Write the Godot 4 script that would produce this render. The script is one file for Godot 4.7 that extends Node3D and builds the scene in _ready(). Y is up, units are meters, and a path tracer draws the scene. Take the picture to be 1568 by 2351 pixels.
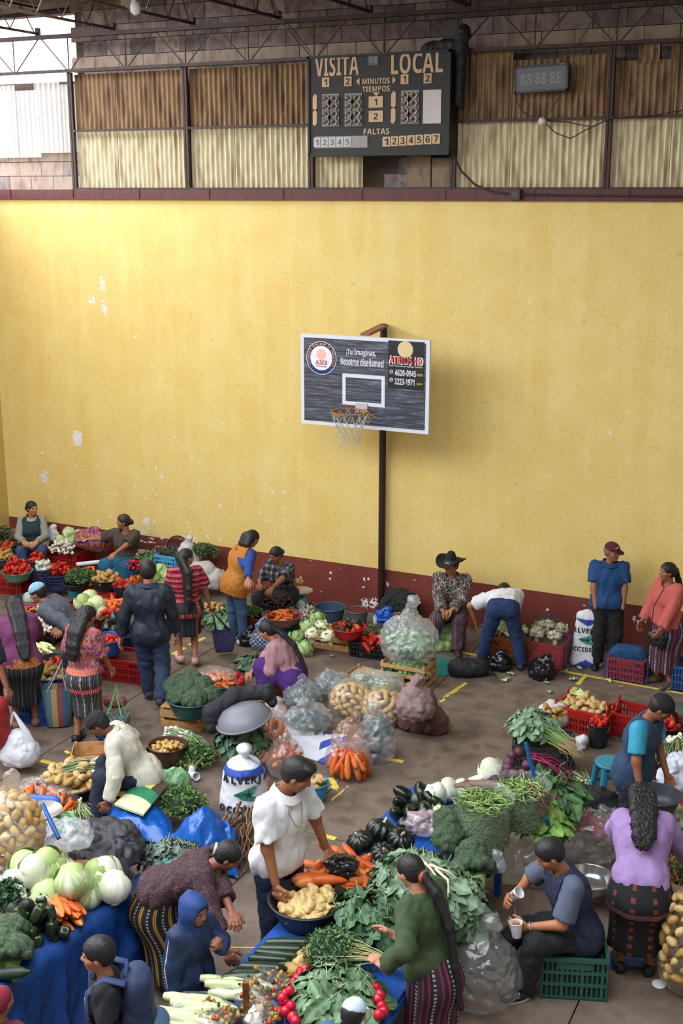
extends Node3D
# A market hall seen from its gallery: x runs along the end wall, z from that wall into the hall, y up, metres.

var rng := RandomNumberGenerator.new()
var taken := {}
var mats := {}
var shapes := {}


class MB:
	# collects triangles; every shape gives its own normals
	var v := PackedVector3Array()
	var n := PackedVector3Array()
	var c := PackedColorArray()
	var t := PackedVector2Array()
	var i := PackedInt32Array()
	var col := Color.WHITE

	func vert(p: Vector3, nn: Vector3, uv := Vector2.ZERO) -> int:
		v.append(p)
		n.append(nn)
		c.append(col)
		t.append(uv)
		return v.size() - 1

	func quad(a: Vector3, b: Vector3, cc: Vector3, d: Vector3, u0 := Vector2(0, 0), u1 := Vector2(1, 1)) -> void:
		var nn := (cc - a).cross(b - a).normalized()
		var k := vert(a, nn, u0)
		vert(b, nn, Vector2(u1.x, u0.y))
		vert(cc, nn, u1)
		vert(d, nn, Vector2(u0.x, u1.y))
		i.append_array(PackedInt32Array([k, k + 1, k + 2, k, k + 2, k + 3]))

	func box(x: Transform3D, s: Vector3) -> void:
		var h := s * .5
		for ax in 3:
			for sg in [-1.0, 1.0]:
				var nn := Vector3.ZERO
				nn[ax] = sg
				var u := Vector3.ZERO
				u[(ax + 1) % 3] = 1.0
				var w := nn.cross(u)
				var o: Vector3 = nn * h
				var uu: Vector3 = u * h
				var ww: Vector3 = w * h
				quad(x * (o - uu - ww), x * (o - uu + ww), x * (o + uu + ww), x * (o + uu - ww))

	func at(p: Vector3, s: Vector3) -> void:
		box(Transform3D(Basis(), p), s)

	func bar(a: Vector3, b: Vector3, w: float, h: float) -> void:
		# a box from a to b
		var z := (b - a).normalized()
		var up := Vector3.UP if absf(z.y) < .95 else Vector3.RIGHT
		var x := up.cross(z).normalized()
		box(Transform3D(Basis(x, z.cross(x), z), (a + b) * .5), Vector3(w, h, a.distance_to(b)))

	func rows(g: Array, closed := false, flip := false) -> void:
		# a smooth skin through rows of points
		var m: int = g[0].size()
		var k := v.size()
		var nr := g.size()
		for r in nr:
			for q in m:
				vert(g[r][q], Vector3.ZERO, Vector2(float(q) / (m if closed else m - 1), float(r) / maxi(1, nr - 1)))
		var e := m if closed else m - 1
		for r in nr - 1:
			for q in e:
				var a := k + r * m + q
				var b := k + r * m + (q + 1) % m
				var d := a + m
				var f := b + m
				if flip:
					tri(a, d, b)
					tri(b, d, f)
				else:
					tri(a, b, d)
					tri(b, f, d)
		for q in range(k, v.size()):
			n[q] = n[q].normalized()

	func tri(a: int, b: int, d: int) -> void:
		var nn := (v[d] - v[a]).cross(v[b] - v[a])
		n[a] += nn
		n[b] += nn
		n[d] += nn
		i.append(a)
		i.append(b)
		i.append(d)

	func tube(pts: Array, rad: Array, sides := 6, caps := true, flat := 1.0) -> void:
		var g := []
		var up := Vector3(.13, .9, .31)
		var nn := pts.size()
		for k in nn:
			var d: Vector3 = (pts[mini(k + 1, nn - 1)] - pts[maxi(k - 1, 0)]).normalized()
			var x := up.cross(d).normalized()
			if x.length() < .5:
				x = Vector3.RIGHT.cross(d).normalized()
			var y := d.cross(x)
			up = y
			var row := PackedVector3Array()
			for s in sides:
				var a := TAU * s / sides
				row.append(pts[k] + (x * cos(a) + y * sin(a) * flat) * float(rad[mini(k, rad.size() - 1)]))
			g.append(row)
		if caps:
			var f := PackedVector3Array()
			var l := PackedVector3Array()
			for s in sides:
				f.append(pts[0])
				l.append(pts[nn - 1])
			g.push_front(f)
			g.push_back(l)
		rows(g, true)

	func lathe(prof: Array, seg := 16, x := Transform3D(), lobes := 0, depth := .0) -> void:
		# prof: Vector2(radius, height); lobes pinch the outline
		var g := []
		for p in prof:
			var row := PackedVector3Array()
			for s in seg:
				var a := TAU * s / seg
				var r: float = p.x
				if lobes:
					r *= 1.0 - depth * pow(absf(cos(a * lobes * .5)), 3.0)
				row.append(x * Vector3(r * cos(a), p.y, r * sin(a)))
			g.append(row)
		rows(g, true)

	func sharp(prof: Array, seg := 24, x := Transform3D()) -> void:
		# lathe whose bands each keep their own normals
		for k in prof.size() - 1:
			lathe([prof[k], prof[k + 1]], seg, x)

	func poly(pts: Array, x: Transform3D, th: float) -> void:
		# a flat outline in xy, th thick towards +z
		var flat := PackedVector2Array(pts)
		var ix := Geometry2D.triangulate_polygon(flat)
		for side in [.0, th]:
			var k := v.size()
			var nn := x.basis * Vector3(0, 0, -1.0 if side == .0 else 1.0)
			for p in flat:
				vert(x * Vector3(p.x, p.y, side), nn.normalized(), p)
			for q in range(0, ix.size(), 3):
				var a := v[k + ix[q]]
				var w := (v[k + ix[q + 2]] - a).cross(v[k + ix[q + 1]] - a)
				if w.dot(nn) > 0:
					i.append_array(PackedInt32Array([k + ix[q], k + ix[q + 1], k + ix[q + 2]]))
				else:
					i.append_array(PackedInt32Array([k + ix[q], k + ix[q + 2], k + ix[q + 1]]))
		for q in flat.size():
			var a := flat[q]
			var b := flat[(q + 1) % flat.size()]
			quad(x * Vector3(a.x, a.y, 0), x * Vector3(a.x, a.y, th), x * Vector3(b.x, b.y, th), x * Vector3(b.x, b.y, 0))

	func mesh() -> ArrayMesh:
		return MB.made([v, n, c, t, i])

	static func made(s: Array) -> ArrayMesh:
		var a := []
		a.resize(Mesh.ARRAY_MAX)
		a[Mesh.ARRAY_VERTEX] = s[0]
		a[Mesh.ARRAY_NORMAL] = s[1]
		a[Mesh.ARRAY_COLOR] = s[2]
		if s[3].size() == s[0].size():
			a[Mesh.ARRAY_TEX_UV] = s[3]
		a[Mesh.ARRAY_INDEX] = s[4]
		var m := ArrayMesh.new()
		m.add_surface_from_arrays(Mesh.PRIMITIVE_TRIANGLES, a)
		return m


func V3(x: float, y: float, z: float) -> Vector3:
	return Vector3(x, y, z)


func numbered(called: String) -> String:
	taken[called] = taken.get(called, -1) + 1
	return called if taken[called] == 0 else "%s_%03d" % [called, taken[called]]


func tag(o: Node, label: String, category: String, group := "") -> Node:
	o.set_meta("label", label)
	o.set_meta("category", category)
	if group:
		o.set_meta("group", group)
	return o


func thing(called: String, label: String, category: String, at := Vector3.ZERO, turn := .0, group := "") -> Node3D:
	var o := Node3D.new()
	o.name = numbered(called)
	add_child(o)
	o.position = at
	o.rotation.y = turn
	tag(o, label, category, group)
	return o


func part(parent: Node, called: String, m: Mesh, mt: Material, x := Transform3D(), kind := "") -> MeshInstance3D:
	var o := MeshInstance3D.new()
	o.name = called
	o.mesh = m
	o.material_override = mt
	o.transform = x
	if kind:
		o.set_meta("kind", kind)
	parent.add_child(o, true)
	return o


func solo(called: String, m: Mesh, mt: Material, x: Transform3D, label: String, category: String, group := "", kind := "") -> MeshInstance3D:
	var o := part(self, numbered(called), m, mt, x, kind)
	tag(o, label, category, group)
	return o


func struct(called: String, m: Mesh, mt: Material, x := Transform3D()) -> MeshInstance3D:
	return part(self, called, m, mt, x, "structure")


func T(p: Vector3, turn := .0, s := 1.0) -> Transform3D:
	return Transform3D(Basis(Vector3.UP, turn).scaled(Vector3(s, s, s)), p)


func TE(p: Vector3, e: Vector3, s := Vector3.ONE) -> Transform3D:
	return Transform3D(Basis.from_euler(e) * Basis.from_scale(s), p)


func C(h: String) -> Color:
	return Color.html(h)


func L(h: String) -> Color:
	return Color.html(h).srgb_to_linear()


func mat(h: String, rough := .8, o := {}) -> StandardMaterial3D:
	var key := h + str(rough) + str(o)
	if mats.has(key):
		return mats[key]
	var m := StandardMaterial3D.new()
	m.albedo_color = C(h)
	m.roughness = rough
	m.vertex_color_use_as_albedo = true
	for k in o:
		if k != "uv" and k != "alpha":
			m.set(k, o[k])
	if o.has("albedo_texture") and not o.has("uv"):
		m.uv1_triplanar = true
	if o.has("alpha"):
		m.albedo_color.a = o.alpha
		m.transparency = BaseMaterial3D.TRANSPARENCY_ALPHA
	mats[key] = m
	return m


func noise(seed_: int, freq: float, octaves := 3, kind := FastNoiseLite.TYPE_SIMPLEX_SMOOTH) -> FastNoiseLite:
	var f := FastNoiseLite.new()
	f.seed = seed_
	f.frequency = freq
	f.noise_type = kind
	f.fractal_octaves = octaves
	return f


func rnd(a: float, b: float) -> float:
	return rng.randf_range(a, b)


func pick(a: Array) -> Variant:
	return a[rng.randi() % a.size()]


func raster(w: int, h: int, f: Callable) -> ImageTexture:
	# a texture from a colour function of (u, v) in 0..1
	var im := Image.create(w, h, false, Image.FORMAT_RGB8)
	for y in h:
		for x in w:
			im.set_pixel(x, y, f.call((x + .5) / w, (y + .5) / h))
	return ImageTexture.create_from_image(im)


func mottle(w: int, cols: Array, freq: float, sx := 1.0, sy := 1.0, seed_ := 1, octaves := 4, gain := 1.6) -> ImageTexture:
	# a seamless-looking patchwork between colours, stretched by sx, sy
	var f := noise(seed_, freq, octaves)
	var cc := []
	for h in cols:
		cc.append(C(h))
	var m := cc.size() - 1
	return raster(w, w, func(u: float, v: float) -> Color:
		var a := u * TAU
		var q := f.get_noise_3d(cos(a) * sx, sin(a) * sx, v * sy * 6.0) * gain * .5 + .5
		var k := clampf(q, .0, .9999) * m
		return cc[int(k)].lerp(cc[int(k) + 1], k - int(k)))


func words(s: String, size: float, depth: float, bold := true, face := "Droid Sans") -> TextMesh:
	var key := s + str(size) + str(depth) + str(bold) + face
	if not shapes.has(key):
		var f := SystemFont.new()
		f.font_names = PackedStringArray([face])
		f.font_weight = 700 if bold else 400
		var m := TextMesh.new()
		m.text = s
		m.font = f
		m.font_size = 64
		m.pixel_size = size / 64.0
		m.depth = depth
		m.curve_step = 2.0
		shapes[key] = m
	return shapes[key]


func _ready() -> void:
	rng.seed = 7
	var cam := Camera3D.new()
	cam.name = "camera"
	add_child(cam)
	cam.position = V3(6.329, 5.6, 14.443)
	cam.rotation_degrees = V3(-14.775, 25.633, 0)
	cam.fov = 45.547
	cam.near = .1
	cam.far = 120.0
	cam.current = true
	var e := Environment.new()
	e.background_mode = Environment.BG_SKY
	var sky := ProceduralSkyMaterial.new()
	sky.sky_top_color = Color(.94, .965, 1.0)
	sky.sky_horizon_color = Color(.99, .995, 1.0)
	sky.ground_horizon_color = Color(.62, .6, .57)
	sky.ground_bottom_color = Color(.4, .38, .36)
	e.sky = Sky.new()
	e.sky.sky_material = sky
	e.background_energy_multiplier = 1.0
	e.tonemap_mode = Environment.TONE_MAPPER_LINEAR
	e.tonemap_exposure = 8.8
	e.sdfgi_enabled = true
	e.ssao_enabled = true
	e.ssil_enabled = true
	var we := WorldEnvironment.new()
	we.name = "surroundings"
	we.environment = e
	add_child(we)
	textures()
	setting()
	scoreboard()
	wall_clock()
	hoop()
	fabrics()
	gather()
	produce()


func produce() -> void:
	back_left()
	back_mid()
	back_right()
	mid_left()
	middle()
	front_left()
	front_table()
	right_side()


var tx := {}


func textures() -> void:
	tx.concrete = mottle(256, ["5f554e", "7a6f66", "8d8177", "6b6159"], .9, 1.3, 1.3, 5)
	tx.block = mottle(192, ["8a7e78", "aa9c95", "bdb0a8", "948688", "b0a296"], .8, 1.2, .8, 9)
	tx.block_light = mottle(192, ["a4968a", "c8baae", "b8aa9c", "94857a"], .7, 1.2, .7, 19)
	tx.sheet_brown = mottle(256, ["6a543e", "8a7056", "a58c70", "b8a282", "785e46"], 1.0, .8, .18, 11, 2, 1.3)
	tx.sheet_cream = mottle(256, ["94805c", "bcab88", "d8ccaa", "c8b892", "a08a64"], 1.0, 1.0, .2, 14, 2, 1.3)
	tx.roof = mottle(128, ["5e564f", "87796b", "9b8b7a"], 1.0, 2.0, .6, 15)
	tx.steel = mottle(128, ["2e211d", "4a342c", "5d3b2c", "3a2a26"], 1.2, 1.5, 1.0, 3)
	tx.red = mottle(128, ["5a2226", "7a3036", "8d3d40", "6a2a2c"], 1.0, 1.5, .7, 23)
	tx.wood = mottle(128, ["a98458", "cfae80", "e0c499", "b58f62"], 1.0, .7, 2.6, 31)
	tx.cloth = mottle(64, ["eeeeee", "ffffff", "f6f6f6"], 1.5, 2.0, 2.0, 41)
	tx.denim = mottle(96, ["c2c6cc", "ffffff", "e2e6ea", "a9b2bd"], 1.6, 2.0, 1.6, 43)
	tx.hair = mottle(64, ["a0a0a0", "ffffff", "c8c8c8"], 2.0, 4.0, .5, 45)


func wall_paint(x0: float, x1: float, y0: float, y1: float, ppm: float, base: Array, chips: Array, seed_: int) -> ImageTexture:
	# paint with stains and rubbed patches; chips: [x, y, half width, half height, how broken up 0..1]
	var w := int((x1 - x0) * ppm)
	var h := int((y1 - y0) * ppm)
	var big := noise(seed_, 1.6 / ppm, 4).get_image(w, h, false, false, false).get_data()
	var im2 := noise(seed_ + 1, 4.0 / ppm, 3).get_image(w, maxi(8, h / 14), false, false, false)
	im2.resize(w, h)
	var streak := im2.get_data()
	var grain := noise(seed_ + 2, 22.0 / ppm, 3).get_image(w, h, false, false, false).get_data()
	var dirt := noise(seed_ + 4, 7.0 / ppm, 4).get_image(w, h, false, false, false).get_data()
	var out := PackedByteArray()
	out.resize(w * h * 3)
	var a: Color = base[0] * 255.0
	var b: Color = base[1] * 255.0
	var c: Color = base[2] * 255.0
	for k in w * h:
		var q := (big[k] * .55 + streak[k] * .45) / 255.0
		q = clampf(q * 1.5 - .25, .0, 1.0)
		var g := .965 + grain[k] * .00028
		var d := clampf((dirt[k] - 176.0) * .006, .0, .3)
		out[k * 3] = int(lerpf(lerpf(a.r, b.r, q), c.r, d) * g)
		out[k * 3 + 1] = int(lerpf(lerpf(a.g, b.g, q), c.g, d) * g)
		out[k * 3 + 2] = int(lerpf(lerpf(a.b, b.b, q), c.b, d) * g)
	var f := noise(seed_ + 9, 9.0, 3)
	for p in chips:
		var cx := int((p[0] - x0) * ppm)
		var cy := int((y1 - p[1]) * ppm)
		var rx := int(p[2] * ppm) + 1
		var ry := int(p[3] * ppm) + 1
		for y in range(maxi(0, cy - ry), mini(h, cy + ry)):
			for x in range(maxi(0, cx - rx), mini(w, cx + rx)):
				var e := Vector2(float(x - cx) / rx, float(y - cy) / ry).length()
				var u: float = f.get_noise_2d(x / ppm * 2.2, y / ppm * 2.2) * (.5 + p[4] * 1.6)
				var edge: float = 1.0 - e + u - p[4] * .62
				if edge > .0:
					var k := (y * w + x) * 3
					var s := 226 + int(f.get_noise_2d(x * .3, y * .3) * 14.0)
					out[k] = s
					out[k + 1] = s - 6
					out[k + 2] = s - 4
				elif edge > -.08:
					var k := (y * w + x) * 3
					out[k] = int(out[k] * .82)
					out[k + 1] = int(out[k + 1] * .8)
					out[k + 2] = int(out[k + 2] * .75)
	return ImageTexture.create_from_image(Image.create_from_data(w, h, false, Image.FORMAT_RGB8, out))


func slab(x0: float, x1: float, y0: float, y1: float, z0: float, z1: float) -> ArrayMesh:
	var b := MB.new()
	b.at(Vector3(x0 + x1, y0 + y1, z0 + z1) * .5, Vector3(x1 - x0, y1 - y0, z1 - z0))
	return b.mesh()


func corrugated(w: float, h: float, pitch: float, depth: float) -> ArrayMesh:
	# a sheet in xy with waves along y, 1.5 mm thick
	var b := MB.new()
	var k := int(w / pitch * 6)
	var lo := []
	for back in 2:
		var r0 := PackedVector3Array()
		var r1 := PackedVector3Array()
		for s in k + 1:
			var x := w * s / k
			var z := depth * .5 * cos(TAU * x / pitch) - back * .002
			r0.append(Vector3(x, 0, z))
			r1.append(Vector3(x, h, z))
		lo.append([r0, r1])
	b.rows(lo[0], false, true)
	b.rows(lo[1])
	return b.mesh()


func setting() -> void:
	var X0 := -6.4
	# floor: cast slabs with joints
	var fl := struct("floor", slab(-7.5, 11, -.3, -.03, -.6, 22), mat("4a433d", .95))
	var fm := mat("d6cabe", .82, {"albedo_texture": tx.concrete, "uv1_world_triplanar": true, "uv1_scale": V3(.31, .31, .31)})
	for ix in 6:
		for iz in 7:
			var b := MB.new()
			b.at(Vector3(-7.4 + 3.0 * ix + 1.5, -.015, -.55 + 3.1 * iz + 1.55), V3(2.988, .03, 3.088))
			part(fl, "floor_slab", b.mesh(), fm)
	floor_paint(fl)
	# end wall
	var yellow := [C("dab966"), C("e2ca84"), C("a88a48")]
	var chips := []
	for q in CHIPS:
		chips.append(q)
	for k in 90:
		# specks thicken towards the rubbed left-hand end
		var u := rng.randf()
		chips.append([-5.6 + 4.2 * u, .66 + 1.1 * pow(rng.randf(), 2.2), rnd(.006, .026), rnd(.006, .03), .3])
	for k in 26:
		chips.append([rnd(-6, 4.4), rnd(.8, 5), rnd(.005, .014), rnd(.005, .014), .2])
	var wt := wall_paint(X0, 4.6, .645, 5.48, 130.0, yellow, chips, 3)
	var wm := mat("ffffff", .7, {"albedo_texture": wt, "uv": 1})
	var b1 := MB.new()
	b1.quad(Vector3(X0, 5.48, 0), V3(4.6, 5.48, 0), V3(4.6, .645, 0), Vector3(X0, .645, 0))
	b1.quad(V3(4.6, 5.48, 0), V3(10, 5.48, 0), V3(10, .645, 0), V3(4.6, .645, 0), Vector2(1, 0), Vector2(.51, 1))
	b1.at(V3(1.8, 3.06, -.11), V3(16.4, 4.835, .21))
	struct("wall_back", b1.mesh(), wm)
	var reds := [C("6a2a20"), C("7c382c"), C("54241e")]
	var low := []
	for q in CHIPS_LOW:
		low.append(q)
	for k in 40:
		low.append([rnd(-5.2, 4.4), rnd(.1, .64), rnd(.006, .02), rnd(.006, .022), .3])
	for k in 26:
		low.append([rnd(-4.6, -2.6), rnd(.5, .645), rnd(.01, .05), rnd(.008, .03), .35])
	var rt := wall_paint(X0, 4.6, .0, .645, 160.0, reds, low, 8)
	var b2 := MB.new()
	b2.quad(Vector3(X0, .645, .002), V3(4.6, .645, .002), V3(4.6, 0, .002), Vector3(X0, 0, .002))
	b2.quad(V3(4.6, .645, .002), V3(10, .645, .002), V3(10, 0, .002), V3(4.6, 0, .002), Vector2(1, 0), Vector2(.51, 1))
	b2.at(V3(1.8, .3225, -.1), V3(16.4, .645, .2))
	struct("baseboard_back", b2.mesh(), mat("ffffff", .62, {"albedo_texture": rt, "uv": 1}))
	# side walls and the far end behind the gallery; only the left one stops at the ledge, open to the sky above it
	var ym := mat("ccae62", .75)
	struct("wall_left", slab(X0 - .25, X0, 0, 5.6, -.21, 21), ym)
	struct("wall_right", slab(10, 10.25, 0, 8.4, -.21, 21), mat("c4c2be", .8))
	struct("wall_front", slab(X0 - .25, 10.25, 0, 8.4, 21, 21.25), mat("c4c2be", .8))
	# ledge beam
	var beam := mat("a2545a", .55, {"albedo_texture": tx.red})
	var bn := struct("trim_1", slab(X0, 10, 5.478, 5.61, -.3, .06), beam)
	for k in 14:
		var bb := MB.new()
		bb.at(Vector3(-5.9 + 1.12 * k, 5.555, .064), V3(.03, .12, .012))
		part(bn, "stiffener", bb.mesh(), beam)
	# concrete blocks behind the cladding
	var bw := struct("wall_upper", slab(-4.95, 10, 5.6, 9.6, -.55, -.42), mat("4f453f", .95))
	struct("wall_corner", slab(X0 - .3, -4.95, 5.6, 7.1, -.5, -.42), mat("5a4c42", .95))
	var kinds := []
	for k in 5:
		kinds.append(mat(["c0bcbc", "a09e9e", "c8c2be", "8e8c90", "aca4a0"][k], .95, {"albedo_texture": tx.block, "uv1_world_triplanar": true, "uv1_scale": V3(.7, .7, .7)}))
	var pale := mat("d2c8c0", .9, {"albedo_texture": tx.block_light, "uv1_world_triplanar": true, "uv1_scale": V3(.8, .8, .8)})
	var half := MB.new()
	half.at(Vector3.ZERO, V3(.392, .192, .12))
	var full := half.mesh()
	for r in 20:
		var y := 5.6 + .2 * r + .1
		for k in 38:
			var x := -4.75 + .4 * k + (.2 if r % 2 else .0)
			var up := y > 6.95
			var gap := x > -.1 and x < 1.3 and y < 6.1
			if x > 6.2 or y > 8.5 or not (up or gap):
				continue
			# a poured band runs through the courses
			var m: Material = kinds[rng.randi() % 5]
			if y > 7.15 and y < 7.4:
				m = pale
			part(bw, "block", full, m, T(Vector3(x, y, -.37 + rnd(-.004, .004))))
	for r in 7:
		for k in 5:
			part(bw, "block", full, pale if rng.randf() < .75 else kinds[0], T(Vector3(-6.5 + .4 * k - (.2 if r % 2 else .0) + .1, 5.7 + .2 * r, -.37 + rnd(-.004, .004))))
	cladding()
	roof()


func floor_paint(fl: Node) -> void:
	var ym := mat("ffffff", .75, {"albedo_texture": mottle(64, ["a89038", "e6c850", "dcb83c"], 1.2, 2.0, 2.0, 77)})
	for s in [[V3(1.369, 0, .862), V3(4.292, 0, .995), .055, .05], [V3(3.079, 0, .897), V3(3.065, 0, 1.258), .06, .3], [V3(3.072, 0, 1.341), V3(3.06, 0, 1.71), .07, .35], [V3(1.798, 0, 2.424), V3(1.874, 0, 1.772), .045, .6], [V3(1.771, 0, 2.355), V3(1.85, 0, 1.855), .03, .7], [V3(-1.747, 0, 2.49), V3(-1.732, 0, 2.233), .06, .2], [V3(-1.732, 0, 2.131), V3(-1.693, 0, 1.817), .06, .2], [V3(-1.327, 0, 5.544), V3(-1.064, 0, 5.557), .07, .15], [V3(1.813, 0, 3.994), V3(2.003, 0, 3.978), .07, .25], [V3(1.501, 0, 4.598), V3(1.7, 0, 4.91), .1, .75], [V3(1.914, 0, 5.639), V3(2.047, 0, 5.643), .07, .4], [V3(1.7, 0, 5.025), V3(1.726, 0, 4.692), .03, .7], [V3(1.348, 0, 7.841), V3(1.581, 0, 7.748), .025, .2], [V3(2.017, 0, 7.514), V3(2.276, 0, 7.402), .022, .3], [V3(1.938, 0, 7.479), V3(2.214, 0, 7.359), .02, .6], [V3(1.523, 0, 7.69), V3(1.33, 0, 7.758), .02, .6], [V3(2.308, 0, 5.467), V3(2.425, 0, 5.537), .05, .5], [V3(1.917, 0, 2.863), V3(1.989, 0, 2.891), .05, .4], [V3(-1.241, 0, 5.26), V3(-1.171, 0, 5.293), .05, .4], [V3(-4.557, 0, 1.785), V3(-4.491, 0, 1.957), .05, .2]]:
		var a: Vector3 = s[0]
		var b: Vector3 = s[1]
		var d := (b - a).normalized()
		var x: Vector3 = d.cross(Vector3.UP) * s[2] * .5
		var m := MB.new()
		# worn paint: a ragged strip with flakes missing
		var k := maxi(3, int(a.distance_to(b) / .05))
		var r0 := PackedVector3Array()
		var r1 := PackedVector3Array()
		for q in k + 1:
			var p := a.lerp(b, float(q) / k) + V3(0, .0012, 0)
			var wear: float = s[3]
			var lo := -1.0 + rng.randf() * wear * .9
			var hi := 1.0 - rng.randf() * wear * .9
			if rng.randf() < wear * .35:
				hi = lo + .05
			r0.append(p + x * lo)
			r1.append(p + x * maxf(hi, lo + .05))
		m.rows([r0, r1])
		part(fl, "court_line", m.mesh(), ym)


func cladding() -> void:
	var brown := mat("cbb8a0", .55, {"albedo_texture": tx.sheet_brown, "uv": 1})
	var cream := mat("ffffff", .5, {"albedo_texture": tx.sheet_cream, "uv": 1})
	var steel := mat("b09890", .6, {"albedo_texture": tx.steel})
	var posts := [-4.76, -2.89, -1.03, .9, 2.78, 4.66, 6.54]
	var cl := struct("trim_2", slab(-6.3, 9.9, 7.17, 7.21, .02, .08), steel)
	for x in posts:
		part(cl, "post", slab(x - .035, x - .004, 5.61, 7.17, -.02, .03), steel)
		part(cl, "post", slab(x + .004, x + .035, 5.61, 7.17, -.02, .03), steel)
	for k in posts.size() - 1:
		part(cl, "rail", slab(posts[k] + .04, posts[k + 1] - .04, 6.385, 6.415, -.015, .035), steel)
		part(cl, "rail", slab(posts[k] + .04, posts[k + 1] - .04, 5.612, 5.635, -.01, .03), steel)
	# fibreglass sheets: two rows in every bay, laid with side laps
	var w := .66
	for k in posts.size() - 1:
		for s in 3:
			var x: float = posts[k] + .03 + s * .608
			var w1 := minf(w, posts[k + 1] - .03 - x)
			if not (k == 2 and s > 0):
				part(cl, "sheet", corrugated(w1, .76, .0755, .036), cream, T(Vector3(x, 5.63, -.075 - .008 * (s % 2))))
			var top := .74
			if k >= 3:
				top = [.79, .66, .68, .6, .76, .6][(k - 3) * 3 % 6 + s] if k < 5 else .62
			part(cl, "sheet", corrugated(w1, top, .0755, .036), brown, T(Vector3(x, 6.41, -.075 - .008 * (s % 2))))
	part(cl, "sheet", corrugated(.23, .2, .0755, .036), brown, T(Vector3(2.78 + .28, 6.98, -.06)))
	# clear, weathered sheets over the corner bay
	var clear := mat("e8e4e0", .3, {"alpha": .42})
	for s in 4:
		part(cl, "clear_sheet", corrugated(.45, 1.0 - .08 * (s % 2), .09, .022), clear, T(Vector3(-6.35 + s * .4, 6.12 + (.0 if s > 1 else -.06), -.2 - .01 * (s % 2))))
	# patching boards under the scoreboard
	var grey := mat("b8a898", .9, {"albedo_texture": tx.block_light})
	part(cl, "patch_board", slab(.18, .5, 5.64, 6.02, -.29, -.27), grey)
	part(cl, "patch_board", slab(.52, .86, 5.64, 5.98, -.29, -.27), grey)
	# lattice girder above the cladding
	var gi := struct("trim_3", slab(-6.6, 9.9, 7.615, 7.665, .0, .09), steel)
	for k in 17:
		var x := -5.68 + .945 * k
		var q := MB.new()
		q.bar(Vector3(x, 7.21, .045), Vector3(x, 7.615, .045), .014, .014)
		part(gi, "lattice_bar", q.mesh(), steel)
		for sg in [-1, 1]:
			q = MB.new()
			q.bar(Vector3(x + .04 * sg, 7.21, .045), Vector3(x + .44 * sg, 7.615, .045), .014, .014)
			part(gi, "lattice_bar", q.mesh(), steel)


func roof() -> void:
	var under := mat("a89c90", .7, {"albedo_texture": tx.roof, "uv": 1})
	var steel := mat("b09890", .6, {"albedo_texture": tx.steel})
	# sheets along the slope; open bays are roof lights, some added to brighten the walls
	var rf := struct("ceiling", slab(-6.7, 10.3, 8.0, 8.06, -.6, -.42), steel)
	for k in 22:
		var z := -.8 + k * 1.0
		for s in 4:
			var x0 := -6.9 + s * 4.4
			var x1 := x0 + 4.4
			if is_open(x0, z):
				continue
			var b := MB.new()
			var g := []
			for a in 41:
				var zz := z + a * .025
				var dy := .016 * cos(a * .025 / .1 * TAU)
				g.append(PackedVector3Array([Vector3(x0, 8.06 + .03 * (x0 + 6.0) + dy, zz), Vector3(x1, 8.06 + .03 * (x1 + 6.0) + dy, zz)]))
			b.rows(g)
			part(rf, "roof_sheet", b.mesh(), under)
	# lattice purlins under the sheets, from the end wall into the hall
	for k in 12:
		var x := -5.25 + 1.26 * k
		var y := 7.68
		var ty := 8.02 + .03 * (x + 6.0)
		var pl := part(rf, "purlin", slab(x - .02, x + .02, y, y + .03, .0, 20.8), steel)
		part(pl, "chord", slab(x - .02, x + .02, ty - .03, ty, .0, 20.8), steel)
		part(pl, "bracket", slab(x - .03, x + .03, y - .02, y + .09, .0, .05), steel)
		if k > 7:
			continue
		for s in 14:
			var q := MB.new()
			q.bar(Vector3(x, y + .02, .1 + s * .5), Vector3(x, ty - .02, .35 + s * .5), .012, .012)
			q.bar(Vector3(x, ty - .02, .35 + s * .5), Vector3(x, y + .02, .6 + s * .5), .012, .012)
			part(pl, "lattice_bar", q.mesh(), steel)


func is_open(x: float, z: float) -> bool:
	return (z > 6.5 and z < 14.0 and x < -2.0) or (z > 7.5 and z < 13.0 and x > -2.0 and x < 6.0) or (z > 1.1 and z < 3.0 and x < -3.0)


func fit(parent: Node, s: String, c: Vector3, w: float, h: float, mt: Material, tilt := .0, face := "Droid Sans", lift := .0) -> void:
	# lettering stretched to a given width and height on a board that faces +z
	var m := words(s, 1.0, .004, true, face)
	var b := m.get_aabb()
	var k := Vector3(w / maxf(b.size.x, .01), h / maxf(b.size.y, .01), 1.0)
	var bs := Basis(Vector3.BACK, tilt) * Basis.from_scale(k)
	part(parent, "lettering", m, mt, Transform3D(bs, c + Vector3(0, 0, lift) - bs * b.get_center()))


func panel(parent: Node, called: String, c: Vector3, w: float, h: float, mt: Material, th := .006) -> void:
	part(parent, called, sh("panel%.3f%.3f%.3f" % [w, h, th], func() -> Mesh: return slab(-w / 2, w / 2, -h / 2, h / 2, 0, th)), mt, T(c))


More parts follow.
